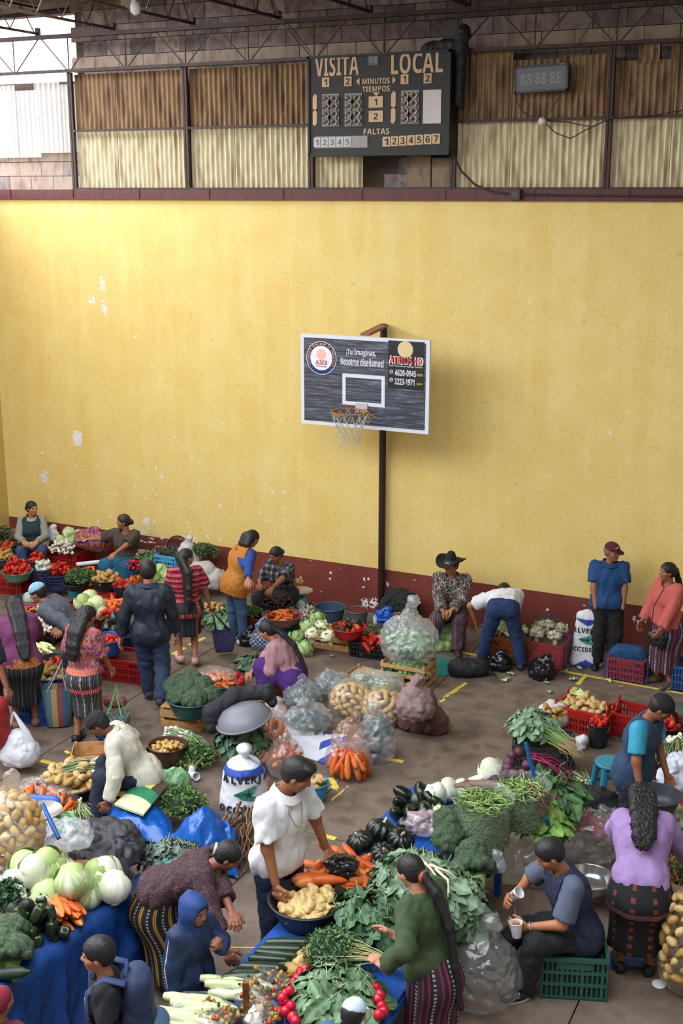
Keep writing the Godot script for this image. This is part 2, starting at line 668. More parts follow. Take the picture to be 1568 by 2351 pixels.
func scoreboard() -> void:
	var t := thing("scoreboard", "black wooden basketball scoreboard hung over the corrugated sheets", "scoreboard", Vector3.ZERO)
	var black := mat("121010", .6, {"albedo_texture": mottle(128, ["9a9090", "ffffff", "d8d0cc", "707070"], .9, 1.4, 1.2, 201), "uv1_scale": V3(.8, .8, .8)})
	var a := V3(-.939, 7.19, .26)
	var b := V3(.944, 6.011, .26)
	part(t, "cabinet", slab(a.x, b.x, b.y, a.y, .03, .26), black)
	for q in [[a.x, a.x + .03, b.y, a.y], [b.x - .03, b.x, b.y, a.y], [a.x, b.x, a.y - .03, a.y], [a.x, b.x, b.y, b.y + .03]]:
		part(t, "frame_board", slab(q[0], q[1], q[2], q[3], .26, .275), black)
	var tan_ := mat("c8a886", .75, {"albedo_texture": tx.cloth})
	var dark := mat("2a2422", .7)
	fit(t, "VISITA", V3(-.54, 7.068, .262), .59, .235, tan_)
	fit(t, "LOCAL", V3(.513, 7.059, .262), .66, .235, tan_)
	fit(t, "MINUTOS", V3(-.015, 6.873, .262), .36, .065, tan_)
	fit(t, "TIEMPOS", V3(-.015, 6.784, .262), .36, .065, tan_)
	fit(t, "FALTAS", V3(-.005, 6.292, .262), .34, .07, tan_)
	for q in [[V3(-.252, 6.877, .262), PI / 2], [V3(.224, 6.875, .262), -PI / 2], [V3(-.008, 6.724, .262), PI]]:
		var m := MB.new()
		m.poly([Vector2(-.045, -.02), Vector2(.045, -.02), Vector2(0, .025)], TE(q[0], Vector3(0, 0, q[1])), .004)
		part(t, "arrow", m.mesh(), tan_)
	for q in [[V3(-.689, 6.882, .262), "1", .1, .11], [V3(-.387, 6.882, .262), "2", .1, .11], [V3(.36, 6.88, .262), "1", .1, .11], [V3(.655, 6.879, .262), "2", .1, .11], [V3(-.013, 6.634, .262), "1", .19, .13], [V3(-.012, 6.468, .262), "2", .19, .13]]:
		panel(t, "number_plate", q[0], q[2], q[3], tan_)
		fit(t, q[1], q[0], .04 if q[1] == "1" else .06, .075, dark, .0, "Droid Sans", .006)
	# digit wells: crossed reflectors behind glass
	var chrome := mat("c8c0b8", .3, {"metallic": .7})
	for q in [V3(-.624, 6.555, .262), V3(-.316, 6.552, .262), V3(.432, 6.562, .262)]:
		panel(t, "digit_window", q, .23, .38, mat("8a8078", .4), .004)
		for k in 2:
			for sx in [-1.0, 1.0]:
				for sy in [-1.0, 1.0]:
					var m := MB.new()
					m.lathe([Vector2(.015, 0), Vector2(.05, .03)], 8, TE(q + Vector3(sx * .055, (.09 if k else -.09) + sy * .045, .006), Vector3(PI / 2, 0, 0)))
					part(t, "reflector", m.mesh(), chrome)
			var x := MB.new()
			for sg in [-1.0, 1.0]:
				x.box(TE(q + Vector3(0, .09 if k else -.09, .01), Vector3(0, 0, sg * .75)), V3(.03, .2, .012))
			part(t, "divider", x.mesh(), dark)
	panel(t, "digit_window", V3(.717, 6.559, .262), .23, .38, mat("c4bcb8", .7))
	for q in [V3(-.84, 6.561, .262), V3(.217, 6.563, .262)]:
		for sg in [-1.0, 1.0]:
			var m := MB.new()
			m.poly([Vector2(-.03, .02), Vector2(0, .0), Vector2(.03, .02), Vector2(.03, .17), Vector2(0, .19), Vector2(-.03, .15)], TE(q, Vector3(0, 0, 0 if sg > 0 else PI)), .004)
			part(t, "arrow", m.mesh(), tan_)
	panel(t, "foul_strip", V3(-.481, 6.177, .262), .72, .14, mat("8a8684", .5))
	for k in 5:
		var p := V3(-.809, 6.177, .268) + Vector3(.105 * k, .0, 0)
		panel(t, "number_plate", p, .092, .11, mat("b8b4b2", .6))
		fit(t, str(k + 1), p, .05, .07, mat("6a6664", .7), .0, "Droid Sans", .006)
	for k in 7:
		var p := V3(.129, 6.183, .262) + Vector3(.108 * k, .004 * k - .012, 0)
		panel(t, "number_plate", p, .098, .115, tan_)
		fit(t, str(k + 1), p, .055, .078, dark, .0, "Droid Sans", .006)
	panel(t, "small_display", V3(-.052, 7.112, .262), .14, .12, mat("4a484a", .5))
	fit(t, "88", V3(-.052, 7.112, .262), .1, .07, mat("8a888a", .5), .0, "Droid Sans Mono", .006)
	solo("speaker_cover", blob([[V3(-.22, .03, 0), V3(.14, .05, 0), .06, .08], [V3(.2, .05, 0), V3(.22, .2, 0), .06, .07], [V3(.2, .0, 0), V3(.18, -.6, -.02), .05, .04]], .02, .03, 8.0, 203), mat("1a1a1c", .7), T(Vector3(b.x - .12, a.y, .14)), "black cloth and cables bunched on the scoreboard's top corner", "cover")


func wall_clock() -> void:
	var t := thing("digital_clock", "black digital display hanging on the corrugated sheets", "display", V3(1.994, 6.841, .12), .0)
	t.rotation.z = .03
	part(t, "case", slab(-.32, .32, -.15, .15, -.08, .0), mat("1a1a1c", .5))
	for q in [[-.32, .32, .125, .15], [-.32, .32, -.15, -.125], [-.32, -.295, -.15, .15], [.295, .32, -.15, .15]]:
		part(t, "frame_bar", slab(q[0], q[1], q[2], q[3], .0, .012), mat("141416", .45))
	part(t, "screen", slab(-.295, .295, -.125, .125, .0, .004), mat("2c2c30", .3))
	for k in 3:
		fit(t, "88" if k < 2 else "8E", Vector3(-.175 + .175 * k, .0, .004), .13, .12, mat("8a8a90", .5), .0, "Droid Sans Mono")
		if k < 2:
			fit(t, ":", Vector3(-.088 + .175 * k, 0, .004), .012, .07, mat("8a8a90", .5))
	fit(t, "tempo", V3(.24, .138, .012), .05, .012, mat("b0b0b0", .5))
	# wiring over the wall
	for q in [[[V3(.948, 6.062, .2), V3(1.038, 5.828, .1), V3(1.213, 5.666, .08), V3(1.435, 5.58, .08), V3(1.707, 5.555, .08)], .014, "thick grey cable drooping from the scoreboard to the beam"], [[V3(1.762, 5.55, .085), V3(2.853, 5.542, .085), V3(3.71, 5.534, .085)], .012, "dark conduit running along the red beam"], [[V3(1.672, 6.737, .06), V3(1.693, 6.592, .06), V3(1.804, 6.459, .06), V3(2.03, 6.376, .07), V3(2.173, 6.243, .06), V3(2.356, 6.177, .06), V3(2.53, 6.27, .06), V3(2.799, 6.387, .06), V3(3.191, 6.397, .06), V3(3.64, 6.459, .06)], .007, "black wire looping below the digital display"], [[V3(2.03, 6.376, .07), V3(2.296, 6.361, .06), V3(2.604, 6.297, .06), V3(2.847, 6.405, .06)], .006, "second black wire sagging beside the loop"], [[V3(2.262, 6.975, .08), V3(2.462, 7.288, .1), V3(2.647, 7.539, .2), V3(2.714, 7.656, .3)], .005, "thin wire holding the display from the roof"], [[V3(2.253, 6.718, .06), V3(2.134, 6.532, .06), V3(2.03, 6.385, .07)], .005, "thin wire from the display down to its plug"], [[V3(-.985, 7.268, .1), V3(-1.117, 7.416, .1), V3(-1.366, 7.721, .2), V3(-1.43, 7.913, .3)], .006, "wire rising from the scoreboard's left corner"]]:
		var m := MB.new()
		m.tube(q[0], [q[1]], 6)
		solo("cable", m.mesh(), mat("2a2624", .6), Transform3D(), q[2], "cable")
	var bx := thing("junction_box", "small dark junction box on the red beam", "junction box", V3(1.734, 5.55, .065))
	part(bx, "housing", slab(-.06, .06, -.06, .06, 0, .06), mat("2c2624", .6))
	part(bx, "cover_plate", slab(-.04, .04, -.04, .04, .06, .066), mat("3a3230", .5))
	var pg := thing("plug_socket", "white round socket hanging in the wires", "socket", V3(2.032, 6.371, .075))
	var c := MB.new()
	c.lathe([Vector2(0, 0), Vector2(.04, 0), Vector2(.045, .05), Vector2(0, .055)], 14, TE(Vector3.ZERO, Vector3(PI / 2, 0, .3)))
	part(pg, "housing", c.mesh(), mat("d0c8c0", .5))
	# a big bulb hung from the purlins
	var lp := thing("lamp", "hanging lamp with a large unlit white bulb under the roof", "lamp", V3(-1.341, 7.416, 3.4))
	var g := MB.new()
	g.lathe([Vector2(0, -.1), Vector2(.035, -.092), Vector2(.055, -.05), Vector2(.05, .0), Vector2(.028, .06), Vector2(.024, .09)], 18)
	part(lp, "bulb", g.mesh(), mat("e0dedc", .25), TE(V3(.04, 0, 0), V3(0, 0, .35)))
	var rf := MB.new()
	rf.lathe([Vector2(.03, .12), Vector2(.06, .1), Vector2(.1, .03), Vector2(.095, .03), Vector2(.05, .09)], 18)
	part(lp, "socket_shade", rf.mesh(), mat("8a7a6c", .6), TE(V3(-.07, .0, 0), V3(0, 0, -.9)))
	var cd := MB.new()
	cd.tube([V3(0, .08, 0), V3(-.02, .3, 0), V3(0, .8, 0)], [.012], 6)
	part(lp, "cord", cd.mesh(), mat("3a3430", .7))


func hoop() -> void:
	var t := thing("basketball_hoop", "basketball backboard with printed planks on a dark pole", "basketball hoop", Vector3.ZERO)
	var iron := mat("8a706a", .5, {"albedo_texture": tx.steel, "uv1_scale": V3(.8, .8, .8)})
	var px := V3(.035, .712, .08)
	var pole := MB.new()
	pole.tube([Vector3(px.x, 0, .08), Vector3(px.x, 3.95, .08)], [.046], 14)
	part(t, "pole", pole.mesh(), iron)
	for y in [2.95, 3.75]:
		for sg in [-1.0, 1.0]:
			var m := MB.new()
			m.bar(Vector3(px.x, y, .1), Vector3(.13 + .5 * sg, y, .86), .04, .04)
			part(t, "arm", m.mesh(), iron)
	var cap := MB.new()
	cap.bar(Vector3(px.x, 3.93, .08), V3(.13, 3.9, .86), .12, .03)
	part(t, "brace", cap.mesh(), mat("8a5a48", .7))
	var Z := .9
	var x0 := -.735
	var x1 := .995
	var y0 := 2.742
	var y1 := 3.876
	var white := mat("d6d8e0", .45)
	part(t, "board", slab(x0, x1, y0, y1, .86, Z), white)
	var grain := noise(31, 1.0, 4)
	var pr := raster(512, 320, func(u: float, v: float) -> Color:
		# printed photograph of grey planks
		var row := floorf(v * 7.2)
		var e := fposmod(v * 7.2, 1.0)
		if e < .05:
			return C("0e0f12")
		var n := grain.get_noise_2d(u * 9.0 + row * 17.0, v * 190.0) * .5 + grain.get_noise_2d(u * 3.0 + row * 9.0, v * 40.0) * .6
		return C("464a56").lerp(C("a2a8b8") if n > .0 else C("1b1c22"), clampf(absf(n) * 1.3, .0, .9)))
	var q := MB.new()
	q.quad(Vector3(x0 + .045, y1 - .045, Z + .002), Vector3(x1 - .045, y1 - .045, Z + .002), Vector3(x1 - .045, y0 + .045, Z + .002), Vector3(x0 + .045, y0 + .045, Z + .002))
	part(t, "plank_print", q.mesh(), mat("ffffff", .4, {"albedo_texture": pr, "uv": 1}))
	var ws := .045
	var r0 := V3(-.156, 3.414, .903)
	var r1 := V3(.418, 3.027, .903)
	for b in [[r0.x, r1.x, r0.y - ws, r0.y], [r0.x, r1.x, r1.y, r1.y + ws], [r0.x, r0.x + ws, r1.y + ws, r0.y - ws], [r1.x - ws, r1.x, r1.y + ws, r0.y - ws]]:
		part(t, "target_line", slab(b[0], b[1], b[2], b[3], Z + .002, Z + .004), white)
	# emblem
	var ec := V3(-.444, 3.586, .903)
	for k in [[.208, "e4e4ea", .002], [.2, "15181f", .003], [.152, "e6e6ec", .004]]:
		var m := MB.new()
		m.lathe([Vector2(0, 0), Vector2(k[0], 0), Vector2(k[0], .001), Vector2(0, .001)], 44, TE(ec + Vector3(0, 0, k[2]), Vector3(PI / 2, 0, 0)))
		part(t, "emblem_disc", m.mesh(), mat(k[1], .45))
	var arc := MB.new()
	for k in 14:
		var a0 := PI * (1.2 + .6 * k / 14.0)
		var a1 := PI * (1.2 + .6 * (k + 1) / 14.0)
		var c0 := Vector3(cos(a0), sin(a0), 0)
		var c1 := Vector3(cos(a1), sin(a1), 0)
		var o := ec + V3(0, 0, .0055)
		arc.quad(o + c0 * .153, o + c0 * .2, o + c1 * .2, o + c1 * .153)
	part(t, "emblem_band", arc.mesh(), mat("1d3f86", .45))
	var peach := MB.new()
	peach.lathe([Vector2(0, 0), Vector2(.068, 0), Vector2(.068, .001), Vector2(0, .001)], 28, TE(ec + V3(0, .045, .005), Vector3(PI / 2, 0, 0)))
	part(t, "emblem_disc", peach.mesh(), mat("e8b8a4", .5))
	var redm := mat("b81c24", .45)
	fit(t, "AMB", ec + V3(0, -.055, .005), .17, .06, redm, .0, "Droid Serif")
	fit(t, "Chichicastenango", ec + V3(0, -.105, .005), .14, .02, mat("5a5a60", .5))
	var ring := "Asociación Municipal De Baloncesto"
	for k in ring.length():
		if ring[k] != " ":
			var a := PI * (1.16 - 1.32 * k / (ring.length() - 1.0))
			fit(t, ring[k], ec + Vector3(cos(a), sin(a), 0) * .176 + V3(0, 0, .004), .013, .026, mat("d8a0a4", .5), a - PI / 2)
	var low := "Chichicastenango"
	for k in low.length():
		var a := PI * (1.28 + .44 * k / (low.length() - 1.0))
		fit(t, low[k], ec + Vector3(cos(a), sin(a), 0) * .176 + V3(0, 0, .006), .012, .02, mat("0f1c40", .5), a + PI / 2)
	fit(t, "¡Tu Imaginas,", V3(.098, 3.676, .903), .4, .095, white)
	fit(t, "Nosotros diseñamos!", V3(.11, 3.564, .903), .58, .095, white)
	# the printer's panel
	var ac := V3(.693, 3.562, .903)
	panel(t, "advert_panel", ac + V3(0, 0, .0), .47, .58, mat("16171c", .45), .002)
	var dc := MB.new()
	dc.lathe([Vector2(0, 0), Vector2(.1, 0), Vector2(.1, .001), Vector2(0, .001)], 28, TE(ac + V3(-.01, .19, .003), Vector3(PI / 2, 0, 0)))
	part(t, "advert_disc", dc.mesh(), mat("d8c08c", .5))
	fit(t, "ATRIOS HD", ac + V3(0, .055, .002), .45, .105, mat("e6e6ea", .45))
	fit(t, "ATRIOS HD", ac + V3(0, .057, .0045), .42, .085, mat("c4281c", .45))
	fit(t, "Diseño • Personalización • Impresión • Confección", ac + V3(0, -.015, .003), .43, .02, white)
	fit(t, "4620-0945", ac + V3(-.005, -.095, .003), .28, .075, white)
	fit(t, "3223-1971", ac + V3(-.015, -.2, .003), .26, .075, white)
	fit(t, "CHICHI", ac + V3(.185, -.105, .003), .07, .03, mat("c8b040", .5))
	fit(t, "QUICHÉ", ac + V3(.18, -.215, .003), .075, .035, mat("c8b040", .5))
	for y in [-.085, -.185]:
		var m := MB.new()
		m.lathe([Vector2(.017, 0), Vector2(.024, 0), Vector2(.024, .002), Vector2(.017, .002), Vector2(.017, 0)], 18, TE(ac + Vector3(-.19, y, .003), Vector3(PI / 2, 0, 0)))
		m.box(TE(ac + Vector3(-.19, y, .004), V3(0, 0, .8)), V3(.02, .007, .002))
		part(t, "phone_symbol", m.mesh(), white)
	# ring and net
	var rc := V3(.11, 3.0, 1.25)
	var rm := MB.new()
	var pts := []
	for k in 33:
		var a := TAU * k / 32.0
		pts.append(rc + Vector3(cos(a) * .225, 0, sin(a) * .225))
	rm.tube(pts, [.01], 7, false)
	part(t, "rim", rm.mesh(), mat("9a4a28", .5))
	part(t, "rim_plate", slab(rc.x - .08, rc.x + .08, 2.95, 3.06, Z + .002, Z + .02), mat("b8b4b4", .5))
	for sg in [-1.0, 1.0]:
		var m := MB.new()
		m.bar(Vector3(rc.x + .06 * sg, 2.99, Z), rc + Vector3(.1 * sg, -.005, -.19), .02, .012)
		part(t, "rim_bracket", m.mesh(), mat("9a8a84", .5))
	var tw := MB.new()
	var nt := MB.new()
	for k in 26:
		var a := TAU * k / 26.0
		var p := rc + Vector3(cos(a) * .225, 0, sin(a) * .225)
		tw.col = [L("c88a18"), L("d8a028"), L("8aa888"), L("c07a14")][k % 4]
		var u := Vector3(rnd(-1, 1), rnd(-.6, 1), rnd(-1, 1)) * .02
		tw.tube([p + u, p + V3(0, .016, 0), p + Vector3(-sin(a), 0, cos(a)) * .03 - u, p + Vector3(-sin(a) * .05, -.014, cos(a) * .05)], [.006], 4)
	tw.tube([rc + V3(.22, 0, .04), rc + V3(.3, .0, .03), rc + V3(.36, -.03, .02)], [.004], 4)
	tw.tube([rc + V3(.23, 0, 0), rc + V3(.27, -.08, 0), rc + V3(.25, -.13, .02), rc + V3(.22, -.08, .0)], [.004], 4)
	part(t, "twine_binding", tw.mesh(), mat("ffffff", .8), Transform3D(), "stuff")
	var prof := [[.222, .0], [.19, -.11], [.155, -.2], [.135, -.27], [.128, -.33], [.13, -.39]]
	nt.col = L("c4bcae")
	for k in 12:
		for sg in [-1.0, 1.0]:
			var way := []
			for r in 6:
				var a = TAU * (k + sg * r * .5) / 12.0
				way.append(rc + Vector3(cos(a) * prof[r][0], prof[r][1] + rnd(-.008, .008), sin(a) * prof[r][0]))
			nt.tube(way, [.0042], 4, false)
	part(t, "net", nt.mesh(), mat("ffffff", .85), Transform3D(), "stuff")


# patches of paint missing from the wall: x, y, half width, half height, how broken up
const CHIPS := [[-4.98, 2.02, .09, .12, .04], [-4.39, 4.29, .06, .12, .6], [-4.59, 4.07, .07, .07, .7], [-4.37, 3.98, .07, .12, .65], [-5.65, 1.36, .09, .11, .6], [-5.66, 1.73, .03, .03, .3], [-3.79, .87, .05, .08, .4], [-3.90, .69, .1, .04, .5], [-3.26, 2.19, .03, .02, .3], [-2.97, 1.91, .02, .03, .3], [-3.85, 3.59, .02, .02, .2], [-3.47, 2.38, .015, .02, .2], [2.99, 2.78, .02, .03, .3], [-.14, 1.02, .02, .02, .1]]
const CHIPS_LOW := [[-.24, .13, .06, .07, .45], [-.11, .14, .07, .09, .5], [-.26, .46, .02, .03, .2], [.09, .45, .02, .04, .2], [2.31, .41, .03, .02, .3], [3.43, .47, .02, .05, .4]]


class Field:
	# rounded bones and ellipsoids joined by a smooth minimum on a grid and meshed as surface nets
	var prims := []
	var cuts := []

	func bone(a: Vector3, b: Vector3, ra: float, rb: float, k := .03, sn := Vector3.ZERO, sf := 1.0, cap := 0) -> void:
		# sn, sf: squash along sn by sf; cap 1: flat end at b, 2: at both
		prims.append([0, a, b, ra, rb, k, sn, sf, cap])

	func ell(c: Vector3, bs: Basis, r: Vector3, k := .02) -> void:
		prims.append([1, c, bs, r, k])

	func plane(p: Vector3, nn: Vector3) -> void:
		cuts.append([0, p, nn.normalized()])

	func hollow(a: Vector3, b: Vector3, ra: float, rb: float) -> void:
		cuts.append([1, a, b, ra, rb])

	func hollow_ell(c: Vector3, bs: Basis, r: Vector3) -> void:
		cuts.append([2, c, bs, r])

	func run(cell: float, nz: FastNoiseLite = null, amp := .0, st := Vector3.ONE, col := Color.WHITE) -> Array:
		var lo := Vector3(1e9, 1e9, 1e9)
		var hi := -lo
		for p in prims:
			if p[0] == 0:
				var r := maxf(p[3], p[4])
				var rv := Vector3(r, r, r)
				lo = lo.min(p[1] - rv).min(p[2] - rv)
				hi = hi.max(p[1] + rv).max(p[2] + rv)
			else:
				var q: float = maxf(p[3].x, maxf(p[3].y, p[3].z))
				lo = lo.min(p[1] - Vector3(q, q, q))
				hi = hi.max(p[1] + Vector3(q, q, q))
		var pad := cell * 2.0 + amp + .008
		lo -= Vector3(pad, pad, pad)
		hi += Vector3(pad, pad, pad)
		var nx := int((hi.x - lo.x) / cell) + 2
		var ny := int((hi.y - lo.y) / cell) + 2
		var nzz := int((hi.z - lo.z) / cell) + 2
		var sy := nx
		var sz := nx * ny
		var g := PackedFloat32Array()
		g.resize(nx * ny * nzz)
		g.fill(1.0)
		for p in prims:
			var plo: Vector3
			var phi: Vector3
			var k: float = p[5] if p[0] == 0 else p[4]
			var m := k * .8 + cell * 2.0 + amp
			if p[0] == 0:
				var ra: float = p[3] + m
				var rb: float = p[4] + m
				plo = (p[1] - Vector3(ra, ra, ra)).min(p[2] - Vector3(rb, rb, rb))
				phi = (p[1] + Vector3(ra, ra, ra)).max(p[2] + Vector3(rb, rb, rb))
			else:
				var ext := Vector3.ZERO
				for ax in 3:
					for q in 3:
						ext[ax] += absf(p[2][q][ax] * p[3][q])
				ext += Vector3(m, m, m)
				plo = p[1] - ext
				phi = p[1] + ext
			var x0 := maxi(0, int((plo.x - lo.x) / cell))
			var x1 := mini(nx - 1, int((phi.x - lo.x) / cell) + 1)
			var y0 := maxi(0, int((plo.y - lo.y) / cell))
			var y1 := mini(ny - 1, int((phi.y - lo.y) / cell) + 1)
			var z0 := maxi(0, int((plo.z - lo.z) / cell))
			var z1 := mini(nzz - 1, int((phi.z - lo.z) / cell) + 1)
			if p[0] == 0:
				var a: Vector3 = p[1]
				var ba: Vector3 = p[2] - a
				var ra: float = p[3]
				var dr: float = p[4] - ra
				var sn: Vector3 = p[6]
				var sf: float = p[7]
				var cap: int = p[8]
				var ln := ba.length()
				var il := 1.0 / maxf(ba.length_squared(), 1e-9)
				var sq := sf != 1.0
				if sq:
					il = 1.0 / maxf((ba + sn * ba.dot(sn) * (1.0 / sf - 1.0)).length_squared(), 1e-9)
					ba = ba + sn * ba.dot(sn) * (1.0 / sf - 1.0)
				for iz in range(z0, z1 + 1):
					for iy in range(y0, y1 + 1):
						var at := iz * sz + iy * sy + x0
						var q := Vector3(lo.x + x0 * cell, lo.y + iy * cell, lo.z + iz * cell) - a
						for ix in range(x0, x1 + 1):
							var w := q
							if sq:
								w += sn * (w.dot(sn) * (1.0 / sf - 1.0))
							var t := w.dot(ba) * il
							var h := clampf(t, .0, 1.0)
							var d := (w - ba * h).length() - ra - dr * h
							if cap:
								d = maxf(d, (t - 1.0) * ln)
								if cap == 2:
									d = maxf(d, -t * ln)
							if sq:
								d *= .5 + .5 * sf
							var o := g[at]
							var e := k - absf(o - d)
							g[at] = minf(o, d) - (e * e / k * .25 if e > .0 else .0)
							at += 1
							q.x += cell
			else:
				var c: Vector3 = p[1]
				var bs: Basis = p[2].transposed()
				var r: Vector3 = p[3]
				var ir := Vector3(1.0 / r.x, 1.0 / r.y, 1.0 / r.z)
				for iz in range(z0, z1 + 1):
					for iy in range(y0, y1 + 1):
						var at := iz * sz + iy * sy + x0
						var q := Vector3(lo.x + x0 * cell, lo.y + iy * cell, lo.z + iz * cell) - c
						for ix in range(x0, x1 + 1):
							var w := (bs * q) * ir
							var k0 := w.length()
							var k1 := (w * ir).length()
							var d := k0 * (k0 - 1.0) / maxf(k1, 1e-6)
							var o := g[at]
							var e := k - absf(o - d)
							g[at] = minf(o, d) - (e * e / k * .25 if e > .0 else .0)
							at += 1
							q.x += cell
		if cuts.size() or nz != null:
			var at := 0
			for iz in nzz:
				for iy in ny:
					for ix in nx:
						var d := g[at]
						if d < cell * 3.0 + amp * 1.5:
							var p := Vector3(lo.x + ix * cell, lo.y + iy * cell, lo.z + iz * cell)
							if nz != null and d > -cell * 3.0 - amp:
								d += (nz.get_noise_3dv(p * st) - 1.0) * amp * .5
							for q in cuts:
								if q[0] == 0:
									d = maxf(d, (p - q[1]).dot(q[2]))
								elif q[0] == 1:
									var ba: Vector3 = q[2] - q[1]
									var h := clampf((p - q[1]).dot(ba) / ba.length_squared(), .0, 1.0)
									d = maxf(d, lerpf(q[3], q[4], h) - (p - q[1] - ba * h).length())
								else:
									var w: Vector3 = (q[2].transposed() * (p - q[1])) / q[3]
									d = maxf(d, (1.0 - w.length()) * minf(q[3].x, minf(q[3].y, q[3].z)))
							g[at] = d
						at += 1
		var v := PackedVector3Array()
		var ids := PackedInt32Array()
		ids.resize(nx * ny * nzz)
		var idx := PackedInt32Array()
		for iz in nzz - 1:
			for iy in ny - 1:
				var at := iz * sz + iy * sy
				for ix in nx - 1:
					var g0 := g[at]
					if absf(g0) > cell * 2.2 + amp * 1.5:
						at += 1
						continue
					var g1 := g[at + 1]
					var g2 := g[at + sy]
					var g3 := g[at + sy + 1]
					var g4 := g[at + sz]
					var g5 := g[at + sz + 1]
					var g6 := g[at + sz + sy]
					var g7 := g[at + sz + sy + 1]
					var s := int(g0 < .0) + int(g1 < .0) + int(g2 < .0) + int(g3 < .0) + int(g4 < .0) + int(g5 < .0) + int(g6 < .0) + int(g7 < .0)
					if s > 0 and s < 8:
						var sum := Vector3.ZERO
						var cnt := 0
						if (g0 < .0) != (g1 < .0):
							sum += Vector3(g0 / (g0 - g1), 0, 0)
							cnt += 1
						if (g2 < .0) != (g3 < .0):
							sum += Vector3(g2 / (g2 - g3), 1, 0)
							cnt += 1
						if (g4 < .0) != (g5 < .0):
							sum += Vector3(g4 / (g4 - g5), 0, 1)
							cnt += 1
						if (g6 < .0) != (g7 < .0):
							sum += Vector3(g6 / (g6 - g7), 1, 1)
							cnt += 1
						if (g0 < .0) != (g2 < .0):
							sum += Vector3(0, g0 / (g0 - g2), 0)
							cnt += 1
						if (g1 < .0) != (g3 < .0):
							sum += Vector3(1, g1 / (g1 - g3), 0)
							cnt += 1
						if (g4 < .0) != (g6 < .0):
							sum += Vector3(0, g4 / (g4 - g6), 1)
							cnt += 1
						if (g5 < .0) != (g7 < .0):
							sum += Vector3(1, g5 / (g5 - g7), 1)
							cnt += 1
						if (g0 < .0) != (g4 < .0):
							sum += Vector3(0, 0, g0 / (g0 - g4))
							cnt += 1
						if (g1 < .0) != (g5 < .0):
							sum += Vector3(1, 0, g1 / (g1 - g5))
							cnt += 1
						if (g2 < .0) != (g6 < .0):
							sum += Vector3(0, 1, g2 / (g2 - g6))
							cnt += 1
						if (g3 < .0) != (g7 < .0):
							sum += Vector3(1, 1, g3 / (g3 - g7))
							cnt += 1
						ids[at] = v.size() + 1
						v.append(lo + (Vector3(ix, iy, iz) + sum / maxi(cnt, 1)) * cell)
						if iy > 0 and iz > 0 and (g0 < .0) != (g1 < .0):
							face(idx, ids[at - sy - sz], ids[at - sz], ids[at], ids[at - sy], g0 < .0)
						if ix > 0 and iz > 0 and (g0 < .0) != (g2 < .0):
							face(idx, ids[at - 1 - sz], ids[at - 1], ids[at], ids[at - sz], g0 < .0)
						if ix > 0 and iy > 0 and (g0 < .0) != (g4 < .0):
							face(idx, ids[at - 1 - sy], ids[at - sy], ids[at], ids[at - 1], g0 < .0)
					at += 1
		var nn := PackedVector3Array()
		nn.resize(v.size())
		for q in range(0, idx.size(), 3):
			var a := idx[q]
			var b := idx[q + 1]
			var c := idx[q + 2]
			var f := (v[c] - v[a]).cross(v[b] - v[a])
			nn[a] += f
			nn[b] += f
			nn[c] += f
		for q in nn.size():
			nn[q] = nn[q].normalized()
		var cc := PackedColorArray()
		cc.resize(v.size())
		cc.fill(col)
		return [v, nn, cc, PackedVector2Array(), idx]

	static func face(idx: PackedInt32Array, a: int, b: int, c: int, d: int, inside: bool) -> void:
		if a == 0 or b == 0 or c == 0 or d == 0:
			return
		if inside:
			idx.append_array(PackedInt32Array([a - 1, c - 1, b - 1, a - 1, d - 1, c - 1]))
		else:
			idx.append_array(PackedInt32Array([a - 1, b - 1, c - 1, a - 1, c - 1, d - 1]))

	static func join(x: Array, y: Array) -> Array:
		var k: int = x[0].size()
		x[0].append_array(y[0])
		x[1].append_array(y[1])
		x[2].append_array(y[2])
		var b := PackedInt32Array()
		b.resize(y[4].size())
		for q in b.size():
			b[q] = y[4][q] + k
		x[4].append_array(b)
		return x


# People. A person's own frame: +z is forward, +x is the person's left, y up, origin on the floor between the feet.
var crowd := []


func ik(a: Vector3, t: Vector3, l1: float, l2: float, pole: Vector3) -> Array:
	var d := t - a
	var n := clampf(d.length(), absf(l1 - l2) + .01, l1 + l2 - .002)
	d = d.normalized()
	var x := (l1 * l1 - l2 * l2 + n * n) / (2.0 * n)
	var h := sqrt(maxf(l1 * l1 - x * x, .0))
	var pp := (pole - d * pole.dot(d)).normalized()
	return [a + d * x + pp * h, a + d * n]


